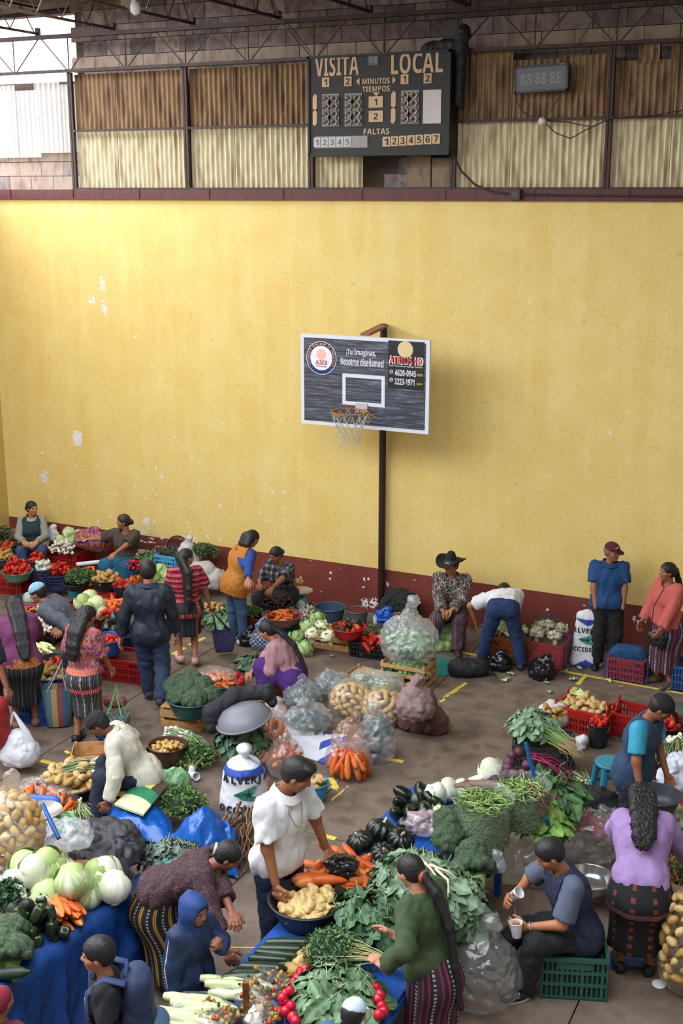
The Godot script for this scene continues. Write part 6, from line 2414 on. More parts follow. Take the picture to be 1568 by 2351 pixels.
func blob(bones: Array, cell: float, amp: float, freq: float, seed_: int, floor_y := -1.0) -> ArrayMesh:
	# a soft sack or crumpled film: bones [a, b, ra, rb], creased by ridged noise
	var key := str(bones) + str([cell, amp, freq, seed_, floor_y])
	if shapes.has(key):
		return shapes[key]
	var F := Field.new()
	for b in bones:
		F.bone(b[0], b[1], b[2], b[3], .06)
	if floor_y > -1.0:
		F.plane(Vector3(0, floor_y, 0), Vector3.DOWN)
	var nz := noise(seed_, 1.0, 3)
	nz.fractal_type = FastNoiseLite.FRACTAL_RIDGED
	freq *= .85
	shapes[key] = MB.made(F.run(cell, nz, amp * 1.7, Vector3(freq, freq, freq)))
	return shapes[key]


func film(colr: String, alpha: float, rough := .14) -> StandardMaterial3D:
	return mat(colr, rough, {"alpha": alpha * (.62 if alpha < .6 else 1.0), "cull_mode": BaseMaterial3D.CULL_DISABLED})


func bag(called: String, label: String, category: String, at: Vector3, turn: float, s: Vector3, mt: Material, o := {}) -> Node3D:
	# a tied bag: full belly, gathered neck, flared tuft
	var t := thing(called, label, category, at, turn)
	var r := minf(s.x, s.z) * .5
	var ex := Vector3(maxf(.0, s.x * .5 - r), 0, maxf(.0, s.z * .5 - r))
	var bones := [[Vector3(0, r * .85, 0) - ex, Vector3(0, r * .85, 0) + ex, r, r]]
	if s.y > r * 1.8:
		bones.append([Vector3(0, r * .85, 0), Vector3(0, s.y - r * .8 * o.get("top", 1.0), 0), r, r * .75 * o.get("top", 1.0)])
	if o.get("neck", true):
		bones.append([Vector3(0, s.y - r * .3, 0), Vector3(.01, s.y + r * .1, 0), r * .3, r * .12])
		bones.append([Vector3(.01, s.y + r * .1, 0), Vector3(.05, s.y + r * .5, .02), r * .08, r * .22])
	var flat := minf(1.0, s.y / (r * 1.8))
	part(t, "film", blob(bones, o.get("cell", .016), o.get("amp", .022) * 1.2, o.get("freq", 8.0), o.get("seed", 4), .0), mt, TE(Vector3.ZERO, Vector3.ZERO, Vector3(1, flat, 1)))
	return t


func stuffed(kind: String, called: String, n: int, c: Vector3, r: Vector3, label: String, group: String, o := {}) -> void:
	# pieces pressed against the inside of a bag
	var all := []
	for k in n:
		var u := (k + .5) / n
		var el := acos(1.0 - u * o.get("cover", 1.35))
		var a := k * 2.39996
		var d := Vector3(sin(el) * cos(a), cos(el), sin(el) * sin(a))
		var p := d * r
		var up := d
		if o.get("ends", false):
			p -= d * .085
		var sd := Vector3(rnd(-1, 1), rnd(-1, 1), rnd(-1, 1)).cross(up).normalized()
		if o.has("along"):
			sd = up.cross(o.along).normalized()
		var bs := Basis(sd, up, sd.cross(up))
		if called == "carrot" and o.get("ends", false):
			bs = Basis(sd, sd.cross(up), -up)
		all.append(Transform3D(bs.scaled(Vector3.ONE * o.get("scale", 1.0) * rnd(.9, 1.1)), c + p))
		if not o.get("mass", false):
			solo(called, veg(kind, rng.randi() % 4), mat("ffffff", .55), all[k], label, called.replace("_", " "), group)
	if o.get("mass", false):
		mass(called + "_layer", veg(kind, 1), mat("ffffff", .55), all, group)


func sack(label: String, at: Vector3, turn: float, s: Vector3, colr: String, o := {}) -> Node3D:
	# a woven polypropylene sack standing up, cloth flat in front
	var t := thing("sack", label, "sack", at, turn)
	var mt := mat(colr, .6, {"albedo_texture": tx.cloth, "uv1_scale": V3(6, 6, 6)})
	var F := Field.new()
	var d := s.z * .5
	F.bone(Vector3(-s.x * .5 + d, d * .8, 0), Vector3(s.x * .5 - d, d * .8, 0), d, d, .05)
	F.bone(Vector3(-s.x * .5 + d, d * .8, 0), Vector3(-s.x * .5 + d * 1.1, s.y - d, 0), d, d * o.get("tip", .9), .05)
	F.bone(Vector3(s.x * .5 - d, d * .8, 0), Vector3(s.x * .5 - d * 1.1, s.y - d, 0), d, d * o.get("tip", .9), .05)
	F.bone(Vector3(0, d * .8, 0), Vector3(0, s.y - d, 0), d * 1.05, d * .95, .08)
	F.plane(Vector3.ZERO, Vector3.DOWN)
	var nz := noise(o.get("seed", 3), 1.0, 2)
	nz.fractal_type = FastNoiseLite.FRACTAL_RIDGED
	var a := F.run(.014, nz, .014, V3(8, 5, 8))
	for q in a[0].size():
		var p: Vector3 = a[0][q]
		var c := Color.WHITE
		if o.has("bands"):
			for b in o.bands:
				var y: float = p.y / s.y
				var lim: float = b[0] + b[2] * absf(p.x / s.x) * 2.0
				if (y > lim and y < b[1]) if b[3] else (y < lim):
					c = L(b[4])
		a[2][q] = c
	part(t, "cloth", MB.made(a), mt)
	return t


func pods(m: MB) -> void:
	# the printed pea pods on the sacks
	for q in [[Vector2(-.01, .02), .35], [Vector2(.0, -.03), -.25]]:
		var pts := []
		for s in 15:
			var a := TAU * s / 15.0
			pts.append(Vector2(cos(a) * .1, sin(a) * .024 + cos(a) * cos(a) * .02).rotated(q[1]) + q[0])
		m.poly(pts, Transform3D(), .002)


func sack_print(t: Node3D, y: float, sc: float, top_word: String, low_word: String) -> void:
	# every letter sits on the cloth where the cloth is
	var v: PackedVector3Array = t.get_child(0).mesh.surface_get_arrays(0)[Mesh.ARRAY_VERTEX]
	var front := func(x: float, yy: float) -> float:
		var z := -1.0
		for p in v:
			if absf(p.x - x) < .022 and absf(p.y - yy) < .022 and p.z > z:
				z = p.z
		return z
	for q in [[top_word, .12, .088], [low_word, -.13, .08]]:
		var n: int = q[0].length()
		for k in n:
			var x: float = (k - (n - 1) * .5) * q[2] * .6 * sc
			var yy: float = y + q[1] * sc
			var z: float = front.call(x, yy)
			var turn := atan2(front.call(x - .03, yy) - front.call(x + .03, yy), .06)
			if z > .0:
				part(t, "lettering", words(q[0][k], q[2] * sc, .012), mat("2c2c30", .7), TE(Vector3(x, yy, z), Vector3(0, turn, 0)))
	var m := MB.new()
	pods(m)
	var x := TE(Vector3(0, y, front.call(.0, y) + .004), Vector3.ZERO, Vector3.ONE * sc)
	part(t, "pea_pod_print", m.mesh(), mat("3a8a74", .7), x)
	var f := MB.new()
	for k in 5:
		f.poly([Vector2(-.012, 0), Vector2(0, .05), Vector2(.012, 0)], TE(V3(.01, .0, .003), Vector3(0, 0, k * 1.257)), .001)
	part(t, "flower_print", f.mesh(), mat("1d4a40", .7), x)


func sheet(called: String, label: String, category: String, pts: Array, th: float, mt: Material, h := Vector3.ZERO, lift := .02, seed_ := 3) -> MeshInstance3D:
	# a loose sheet of plastic or cloth lying over a four-cornered patch, creased
	var f := noise(seed_, 5.0, 3)
	f.fractal_type = FastNoiseLite.FRACTAL_RIDGED
	var m := MB.new()
	var top := []
	var bot := []
	for r in 19:
		var row := PackedVector3Array()
		var low := PackedVector3Array()
		for q in 19:
			var u := q / 18.0
			var v := r / 18.0
			var p: Vector3 = pts[0].lerp(pts[1], u).lerp(pts[3].lerp(pts[2], u), v)
			var hump := sin(u * PI) * sin(v * PI)
			p += h * hump
			p.y += th + (f.get_noise_2d(p.x, p.z) * .5 + .5) * lift * (.25 + .75 * minf(1.0, hump * 3.0))
			row.append(p)
			low.append(Vector3(p.x, p.y - th, p.z))
		top.append(row)
		bot.append(low)
	m.rows(top)
	m.rows(bot, false, true)
	return solo(called, m.mesh(), mt, Transform3D(), label, category)


func bowl_of(kind: String, called: String, n: int, dome: float, label: String, group: String, at: Vector3, r: float, h: float, colr: String, bowl: String, o := {}) -> void:
	basin(bowl, at, r, h, colr, o.get("basin", {}))
	var fl: float = o.get("full", .8)
	var size: float = {"tomato": .024, "potato": .032, "baby_potato": .024, "ginger": .06, "carrot": .06, "chili": .045, "bell_pepper": .036}.get(kind, .03) * o.get("scale", 1.0)
	var rr: float = r * (.72 + .28 * fl) - size
	heap(kind, called, n, at + Vector3(0, h * fl, 0), rr, rr, dome, label, group, o)


func back_left() -> void:
	var red := "a3201c"
	var cs := V3(.52, .3, .36)
	crate("red plastic crate under the green basin of tomatoes", V3(-5.211, 0, 1.377), .12, cs, red, {"lid": true})
	crate("red plastic crate beside the pile of blue openwork baskets", V3(-4.925, 0, 1.017), .1, V3(.46, .2, .34), red, {"lid": true})
	bowl_of("tomato", "tomato", 64, .14, "red plum tomato heaped in the green basin", "tomatoes in the green basin", V3(-4.851, .31, 1.678), .215, .13, "4f8a70", "green plastic basin heaped with tomatoes on a red crate")
	bowl_of("chili", "red_pepper", 24, .08, "long red pepper in the dark bowl behind the tomatoes", "long red peppers in the dark bowl", V3(-5.02, .3, 1.039), .15, .1, "222a2e", "dark bowl of long red peppers behind the tomatoes", {"kinds": [0, 1, 3]})
	heap("zucchini", "zucchini", 10, V3(-5.651, .34, .654), .15, .12, .08, "dark zucchini piled in front of the girl in the green vest", "zucchini before the seated girl", {"rough": .35})
	bowl_of("potato", "potato", 30, .08, "yellow potato in the grey-blue basin at the far left", "potatoes in the grey-blue basin", V3(-5.524, .3, 1.186), .2, .12, "3f4c5a", "grey-blue basin of yellow potatoes at the left edge", {"mass": true})
	heap("bell_pepper", "bell_pepper", 12, V3(-5.979, .36, .629), .2, .14, .07, "orange bell pepper by the herbs at the far left", "orange peppers by the left wall", {"kinds": [2]})
	herb("herb_bundle", "tall dark herb bundle standing in the left corner", "herbs", V3(-6.076, .4, .512), V3(.22, .26, .18), 700, {"cols": ["1c3018", "3c5a2c"], "roots": V3(.25, .2, -.08), "stalk": "8a6a48"})
	bag("plastic_bag", "pale plastic bag of limes in front of the seated girl", "bag", V3(-5.922, .36, .339), .3, V3(.2, .1, .16), mat("b8bcc0", .35), {"neck": false})
	heap("baby_potato", "lime", 10, V3(-5.699, .46, .535), .07, .06, .03, "small yellow-green lime in the pale plastic bag", "limes in the pale bag", {"mat": mat("9ab040", .5), "fill": .0})
	some("white_cabbage", "white_cabbage", [V3(-5.503, .42, .575)], "white cabbage beside the dark zucchini at the back", "", {"scale": .9})
	heap("onion", "onion", 12, V3(-5.445, .42, .444), .13, .1, .06, "pale onion heaped behind the long red peppers", "pale onions at the back")
	lattice_basket("blue openwork basket of white onions", V3(-4.766, .16, 1.258), .17, .22, "28406a")
	heap("onion", "onion", 20, V3(-4.75, .36, 1.239), .12, .11, .06, "white onion in the blue openwork basket", "white onions in the blue basket")
	lattice_basket("navy openwork basket heaped with tomatoes", V3(-4.493, .1, 1.234), .19, .23, "1d2f5c")
	heap("tomato", "tomato", 36, V3(-4.571, .31, 1.116), .16, .15, .08, "red plum tomato in the navy openwork basket", "tomatoes in the navy basket")
	crate("red plastic crate topped with garlic", V3(-5.055, .05, .265), -.05, V3(.58, .3, .36), red, {"lid": true})
	heap("garlic", "garlic_bulb", 44, V3(-5.024, .37, .464), .22, .13, .12, "garlic bulb piled on the red crate by the wall", "garlic on the red crate", {"rough": .8})
	some("cabbage", "cabbage", [V3(-5.03, .62, .277), V3(-5.098, .52, .398), V3(-4.939, .52, .269), V3(-4.939, .56, .159), V3(-5.045, .48, .324)], "pale green cabbage stacked by the wall behind the garlic", "cabbages behind the garlic", {"scale": 1.0})
	bag("paper_bag", "white bag standing behind the pile of garlic", "bag", V3(-5.413, .42, .164), .2, V3(.16, .24, .12), mat("d8d6da", .6), {"neck": false})
	var pl := thing("plate", "blue plate of sliced food held out by the older woman", "plate", V3(-4.386, .681, .8), .0)
	var m := MB.new()
	m.lathe([Vector2(0, 0), Vector2(.07, .0), Vector2(.12, .022), Vector2(.115, .026), Vector2(.07, .006), Vector2(0, .006)], 24)
	part(pl, "dish", m.mesh(), mat("1d3f8a", .35))
	for k in 9:
		part(pl, "slice", sh("slice%d" % (k % 2), func() -> Mesh: return lump(V3(.028, .01, .02), .3, 2.0, k, L("d88a7a") if k % 2 else L("e8e0d8"), L("b8402a"), 8, 5)), mat("ffffff", .5), TE(Vector3(rnd(-.06, .06), .02 + .004 * k, rnd(-.06, .06)), Vector3(rnd(-.4, .4), rnd(0, 6), 0)))
	solo("cloth_bundle", blob([[V3(-.15, .15, 0), V3(.15, .13, 0), .13, .14], [V3(0, .2, 0), V3(.05, .3, 0), .1, .06]], .016, .03, 8.0, 6, .0), woven("huipil", 1.3), T(V3(-4.538, .429, .35)), "bright woven cloth bundle against the wall by the older woman", "bundle")
	var roll := MB.new()
	roll.tube([V3(-.17, 0, 0), V3(.17, 0, 0)], [.032], 14)
	solo("film_roll", roll.mesh(), mat("d4d8dc", .35), TE(V3(-4.442, .3, .595), V3(0, .5, .1)), "white roll of plastic film lying before the older woman", "film roll")
	basin("turquoise bucket under the black bowl of coriander", V3(-4.164, 0, 1.221), .17, .24, "1f8aa8", {"called": "bucket", "category": "bucket"})
	basin("black bowl tilted under the bushy coriander", V3(-3.969, .24, 1.494), .19, .1, "1b1c20")
	herb("coriander_bunch", "bushy green coriander on the turquoise bucket", "herbs", V3(-3.947, .36, 1.415), V3(.25, .17, .2), 900, {"size": .02})
	some("carrot", "carrot", [V3(-4.054, .42, 1.048), V3(-3.971, .42, 1.1)], "small carrot lying on the coriander", "carrots on the coriander", {"scale": .7})
	crate("red crate under the black bowl of potatoes", V3(-3.593, 0, 1.282), .0, V3(.5, .26, .36), "b8201c", {"lid": true})
	crate("red crate behind the man in navy jacket", V3(-3.264, 0, 1.206), .0, V3(.42, .26, .36), "b8201c", {"lid": true})
	bowl_of("potato", "potato", 36, .07, "yellow potato in the black bowl near the blue skirt", "potatoes in the black bowl", V3(-3.542, .27, 1.389), .21, .16, "1d1f22", "black bowl of yellow potatoes on a red crate", {"mass": true})
	bowl_of("bell_pepper", "bell_pepper", 12, .03, "red bell pepper in the dark purple bowl", "red peppers in the purple bowl", V3(-3.225, .27, 1.446), .15, .13, "2a2438", "dark purple bowl of red peppers", {"kinds": [1, 1, 2]})
	lattice_basket("red basket of upright carrots", V3(-3.085, .27, 1.379), .11, .15, "b03028")
	heap("carrot", "carrot", 9, V3(-3.058, .42, 1.407), .07, .07, .02, "carrot standing in the red basket", "carrots in the red basket", {"tip": 1.3, "fill": .0})
	basin("blue bowl under the bunch of radishes", V3(-3.576, .28, .784), .14, .1, "1f6a9a")
	heap("radish", "radish", 22, V3(-3.562, .4, .741), .12, .15, .08, "red radish in the bunch beside the older woman", "radishes at the back", {"rough": .4, "kinds": [0, 1]})
	foliage("spinach_bunch", "dark spinach bunch with pale stalks by the wall", "greens", V3(-3.416, .42, .462), V3(.3, .13, .17), 46, {"cols": ["24421f", "4a6f3a"], "len": .16, "wide": .07, "roots": V3(-.28, .03, .05), "stalk": "b8c878"})
	basin("metal bowl of white scraps beside the older woman's knees", V3(-3.716, .4, .391), .2, .09, "a8a4a0", {"rough": .3})
	heap("garlic", "garlic_bulb", 10, V3(-3.673, .48, .469), .12, .1, .03, "garlic clove heap in the metal bowl", "garlic in the metal bowl")
	lattice_basket("pale green basket under a stack of lettuces", V3(-2.935, .1, .957), .23, .16, "6fae90")
	some("lettuce", "lettuce", [V3(-2.884, .33, 1.231), V3(-2.733, .33, 1.159), V3(-2.902, .36, 1.043), V3(-2.948, .46, 1.106), V3(-2.812, .47, .987), V3(-2.91, .52, .988), V3(-2.677, .38, 1.089)], "pale green lettuce stacked in the green basket", "lettuces in the green basket", {"scale": 1.15})
	crate("light blue crate behind the stack of lettuces", V3(-3.099, .361, .45), .0, V3(.36, .22, .26), "4f9acb")
	herb("dried_herbs", "grey dried herbs beside the blue crate", "herbs", V3(-3.123, .559, .4), V3(.3, .12, .16), 500, {"cols": ["3a3a34", "6a6658"]})
	lattice_basket("maroon basket leaning on the wall", V3(-3.206, .576, .16), .16, .14, "6a2830", {"lean": V3(1.1, .3, -.5)})
	bag("plastic_bag", "white plastic bag heaped against the wall", "bag", V3(-2.867, .397, .35), .2, V3(.34, .36, .28), film("d2d0cc", .7, .4))
	herb("herb_bundle", "green herb bundle lying on sacks by the wall", "herbs", V3(-2.628, .622, .3), V3(.26, .14, .16), 600, {"cols": ["2a3c22", "56703c"]})
	solo("sack", blob([[V3(-.15, .12, 0), V3(.14, .14, 0), .14, .15], [V3(-.2, .24, -.05), V3(.02, .26, 0), .12, .12]], .018, .03, 6.0, 8, .0), mat("b4aea6", .7, {"albedo_texture": tx.cloth}), T(V3(-2.555, .135, .42), .4), "pair of slumped pale sacks between two shoppers by the wall", "sack")


func back_mid() -> void:
	bowl_of("potato", "potato", 16, .05, "yellow potato in the teal bowl between two shoppers", "potatoes in the teal bowl", V3(-1.919, .1, 1.271), .2, .12, "2a5a66", "teal bowl of potatoes between two shoppers", {"mass": true})
	foliage("chard_heap", "heap of broad dull green leaves behind the purple bag", "greens", V3(-1.62, .08, 1.444), V3(.36, .16, .22), 46, {"cols": ["3a5438", "6a8458"], "len": .15, "wide": .11})
	crate("dark red crate topped with herbs behind the black bags", V3(-1.24, 0, 1.386), .1, V3(.42, .26, .32), "6a1a1a", {"lid": true})
	herb("parsley_heap", "green parsley on the dark red crate", "herbs", V3(-1.243, .29, 1.427), V3(.24, .09, .15), 600, {"cols": ["2f4c26", "5c8040"]})
	var black := mat("141416", .28)
	bag("plastic_bag", "glossy black plastic bag beside the white sneakers", "bag", V3(-1.049, 0, 1.787), .3, V3(.24, .2, .2), black)
	var bb := bag("plastic_bag", "checked black and white shopping bag on the floor", "bag", V3(-.839, 0, 1.821), .4, V3(.3, .36, .22), mat("ffffff", .35, {"albedo_texture": raster(64, 64, func(u: float, v: float) -> Color: return C("a8b4d0") if (int(u * 16) + int(v * 16)) % 2 else C("16161c")), "uv1_scale": V3(2.2, 2.2, 2.2)}), {"amp": .012})
	tote("purple woven plastic bag carried by the woman in crimson", V3(-1.144, .06, 2.239), deg_to_rad(40), .3, .26, .14, mat("ffffff", .5, {"albedo_texture": raster(64, 64, func(u: float, v: float) -> Color: return C("5a548a") if (int(u * 32) + int(v * 32)) % 2 else C("221f3a")), "uv1_scale": V3(3, 3, 3)}), mat("2a2a44", .5), V3(-1.17, .7, 2.502))
	basin("teal bucket under the basin of carrots", V3(-.717, 0, 1.42), .18, .26, "1c5a5c", {"called": "bucket", "category": "bucket"})
	bowl_of("carrot", "carrot", 26, .05, "carrot in the dusty pink basin", "carrots in the pink basin", V3(-.682, .27, 1.572), .245, .13, "7c4a48", "dusty pink basin of carrots on a teal bucket", {"scale": .8})
	basin("black bowl of dried chilies behind the carrots", V3(-.88, .34, 1.334), .19, .12, "18191b")
	heap("chili", "dried_chili", 34, V3(-.891, .45, 1.311), .15, .15, .05, "wrinkled dark dried chili in the black bowl", "dried chilies in the black bowl", {"mat": mat("3a2f2a", .6), "category": "dried chili", "scale": .8})
	scale_set("turquoise market scale with a round pan by the wall", V3(-.917, .12, .62), .5, "2f9a86", .17)
	heap("potato", "potato", 9, V3(-1.003, .477, .55), .09, .09, .03, "small potato in the scale pan by the wall", "potatoes in the turquoise scale's pan", {"scale": .7, "fill": .0})
	wood_crate("wooden box under the turquoise scale", V3(-1.031, 0, .376), .2, V3(.3, .11, .26), 1)
	bag("plastic_bag", "clear plastic bag flying from the scale pan", "bag", V3(-1.184, .445, .55), .5, V3(.16, .12, .1), film("e8e4e0", .4), {"neck": false})
	heap("garlic", "garlic_bulb", 34, V3(-.735, .08, .794), .15, .2, .14, "garlic bulb in the pile by the turquoise scale", "garlic by the turquoise scale", {"rough": .8})
	some("zucchini", "green_squash", [V3(-.787, .18, .551), V3(-.727, .16, .577)], "long green squash beside the garlic pile", "long squashes by the garlic", {"category": "squash"})
	basin("empty blue-grey basin against the red dado", V3(-.439, .06, .685), .2, .2, "3c5064", {"taper": .8})
	basin("grey bucket of red beans beside the pole", V3(-.055, 0, .672), .15, .27, "565b60", {"called": "bucket", "category": "bucket"})
	var beans := []
	for k in 260:
		var a := k * 2.39996
		var r := .137 * sqrt((k + .5) / 260.0)
		beans.append(Transform3D(Basis.from_euler(Vector3(rnd(0, 6), rnd(0, 6), 0)).scaled(Vector3.ONE * .34), V3(-.055, 0, .672) + Vector3(r * cos(a), .25 + rnd(0, .012), r * sin(a))))
	mass("red_beans", veg("baby_potato", 0), mat("8a2a20", .5), beans, "red beans filling the grey bucket by the pole")
	solo("bean_bed", slab(-.09, .09, .2, .244, -.09, .09), mat("5a1a14", .8), T(V3(-.055, 0, .672)), "packed red beans lower down in the grey bucket", "beans", "", "stuff")
	wood_crate("upturned pale wooden crate under cauliflowers", V3(-.056, 0, 1.378), .05, V3(.56, .22, .34), 2, {"closed": true})
	some("cauliflower", "cauliflower", [V3(-.086, .34, 1.913), V3(-.037, .4, 1.746), V3(.104, .32, 1.863)], "cream cauliflower on the upturned wooden crate", "cauliflowers on the wooden crate", {"scale": 1.15, "tilt": .3})
	some("lettuce", "lettuce", [V3(-.396, .09, 1.834), V3(-.24, .09, 1.792), V3(-.441, .16, 1.653), V3(-.232, .38, 1.479), V3(-.336, .28, 1.543)], "leafy green lettuce beside the cauliflowers", "lettuces beside the cauliflowers", {"scale": 1.1})
	some("carrot", "carrot", [V3(-.418, .22, 1.577)], "single carrot stuck between lettuces by the teal bucket", "", {"scale": 1.0})
	sheet("plastic_sheet", "bright blue plastic sheet under the lettuces", "plastic sheet", [V3(-.67, 0, 1.519), V3(-.348, 0, 1.45), V3(-.224, 0, 1.693), V3(-.547, 0, 1.749)], .004, mat("0f56b8", .3), V3(0, .02, 0), .03)
	bowl_of("bell_pepper", "bell_pepper", 24, .03, "green or red pepper in the bright red basin", "peppers in the red basin", V3(.233, .23, 1.536), .21, .14, "b01c24", "bright red basin of peppers on the wooden crate", {"kinds": [0, 3, 4, 1, 2], "full": .6})
	crate("black plastic crate of red peppers", V3(.489, 0, 1.417), .08, V3(.42, .2, .32), "1a1a1d")
	heap("chili", "red_pepper", 22, V3(.513, .15, 1.471), .17, .12, .07, "glossy red pepper in the black plastic crate", "red peppers in the black crate", {"scale": 1.2, "kinds": [0, 1, 3], "rough": .3})
	herb("chamomile_bunch", "chamomile bunch with tiny yellow flowers by the pole", "flowers", V3(.383, .12, .965), V3(.26, .12, .16), 500, {"cols": ["3c4424", "b8b070"], "size": .014})
	bag("plastic_bag", "crumpled blue plastic bag at the foot of the pole", "bag", V3(.311, .1, .578), .2, V3(.24, .16, .18), mat("0d4aa6", .25), {"amp": .04})
	cup("white foam cup standing by the pole", TE(V3(.22, .12, .683), Vector3.ZERO), .035, .1)
	solo("jacket_heap", blob([[V3(-.14, .14, 0), V3(.14, .12, .02), .15, .14], [V3(-.08, .3, -.02), V3(.12, .28, 0), .12, .12]], .016, .035, 8.0, 12, .0), mat("131315", .85), T(V3(.412, .074, .32)), "heap of black clothing against the wall", "clothing")
	solo("shawl", blob([[V3(-.12, .08, 0), V3(.12, .08, 0), .09, .1]], .014, .03, 9.0, 13, .0), woven("feather", 2.5), T(V3(.596, .088, .55)), "patterned shawl under the black clothing", "shawl")
	# greens in a wooden crate, more in a clear bag on top
	var wc := V3(1.254, 0, 2.04)
	wood_crate("open wooden crate packed with green leaves", wc, .0, V3(.56, .3, .4), 3, {"fill": .45})
	foliage("lettuce_leaves", "green leaves packed in the wooden crate", "greens", wc + V3(0, .13, 0), V3(.27, .17, .19), 60, {"cols": ["5c8a50", "a8c48a"], "len": .12, "wide": .1})
	foliage("leaf_stuffing", "pale green leaves inside the big clear bag", "greens", wc + V3(0, .46, 0), V3(.28, .2, .22), 60, {"cols": ["5a7a58", "9ab08c"], "len": .15, "wide": .11})
	bag("plastic_bag", "big clear plastic bag of greens on the wooden crate", "bag", wc + V3(0, .31, 0), .2, V3(.66, .58, .52), film("dfe6e0", .34), {"amp": .03, "freq": 9.0, "top": .3})
	wood_crate("low wooden tray of greens on the floor", V3(.878, 0, 2.278), -.12, V3(.6, .13, .4), 1, {"fill": .6})
	foliage("lettuce_leaves", "green leaves lying in the low wooden tray", "greens", V3(.971, .04, 2.411), V3(.26, .09, .16), 30, {"cols": ["4f7048", "8aa878"], "len": .12, "wide": .09})
	bag("plastic_bag", "flat clear bag of greens over the low wooden tray", "bag", V3(1.01, .02, 2.411), .1, V3(.62, .2, .3), film("d6e0d8", .36), {"neck": false})


func cup(label: String, x: Transform3D, r: float, h: float) -> void:
	var t := thing("cup", label, "cup")
	t.transform = x
	var m := MB.new()
	m.lathe([Vector2(0, 0), Vector2(r * .72, 0), Vector2(r, h), Vector2(r * .93, h), Vector2(r * .66, .006), Vector2(0, .006)], 18)
	part(t, "wall", m.mesh(), mat("d8d8dc", .5))
	var k := MB.new()
	k.lathe([Vector2(r * .95, h - .003), Vector2(r * 1.06, h - .003), Vector2(r * 1.06, h + .003), Vector2(r * .95, h + .003), Vector2(r * .95, h - .003)], 18)
	part(t, "lip", k.mesh(), mat("e0e0e4", .5))


func tote(label: String, at: Vector3, turn: float, w: float, h: float, d: float, mt: Material, hm: Material, grip := Vector3.ZERO) -> Node3D:
	# an open shopping bag: tapered walls, two looped handles up to the hand
	var t := thing("shopping_bag", label, "bag", at, turn)
	var g := []
	for r in [[.0, .0, .0], [.72, .8, .0], [.86, .95, .35], [1.0, 1.0, 1.0], [.95, .93, .99], [.8, .86, .3], [.0, .0, .1]]:
		var row := PackedVector3Array()
		for q in 28:
			var a := TAU * q / 28.0
			var c := cos(a)
			var s := sin(a)
			row.append(Vector3(signf(c) * pow(absf(c), .5) * w * .5 * r[0], h * r[2] + .008 * sin(a * 5.0) * r[2], signf(s) * pow(absf(s), .5) * d * .5 * r[1]))
		g.append(row)
	var m := MB.new()
	m.rows(g, true)
	part(t, "body", m.mesh(), mt)
	var top := Vector3(0, h + .2, 0)
	if grip != Vector3.ZERO:
		top = t.transform.affine_inverse() * grip
	for sg in [-1.0, 1.0]:
		var k := MB.new()
		k.tube([Vector3(-w * .3, h - .02, sg * d * .47), Vector3(-w * .2, h, sg * d * .4).lerp(top, .55), top + Vector3(0, .0, sg * .012), Vector3(w * .2, h, sg * d * .4).lerp(top, .55), Vector3(w * .3, h - .02, sg * d * .47)], [.007], 6)
		part(t, "handle", k.mesh(), hm)
	return t


func scale_set(label: String, at: Vector3, turn: float, colr: String, r: float) -> Node3D:
	# a spring scale: tapered body with a dial, stem and round pan
	var t := thing("market_scale", label, "scale", at, turn)
	var m := MB.new()
	m.poly([Vector2(-.1, 0), Vector2(.1, 0), Vector2(.075, .19), Vector2(-.075, .19)], TE(V3(0, 0, -.07), Vector3.ZERO), .14)
	part(t, "body", m.mesh(), mat(colr, .4))
	var d := MB.new()
	d.lathe([Vector2(0, 0), Vector2(.06, 0), Vector2(.06, .006), Vector2(0, .006)], 20, TE(V3(0, .1, .07), Vector3(PI / 2, 0, 0)))
	part(t, "dial", d.mesh(), mat("e0e0d8", .4))
	var s := MB.new()
	s.tube([V3(0, .19, 0), V3(0, .235, 0)], [.035, .05], 10)
	part(t, "stem", s.mesh(), mat(colr, .4))
	var p := MB.new()
	p.lathe([Vector2(0, .235), Vector2(r * .6, .242), Vector2(r, .275), Vector2(r * .98, .28), Vector2(r * .58, .248), Vector2(0, .241)], 28)
	part(t, "pan", p.mesh(), mat("b4b0ac", .28, {"metallic": .7}))
	return t


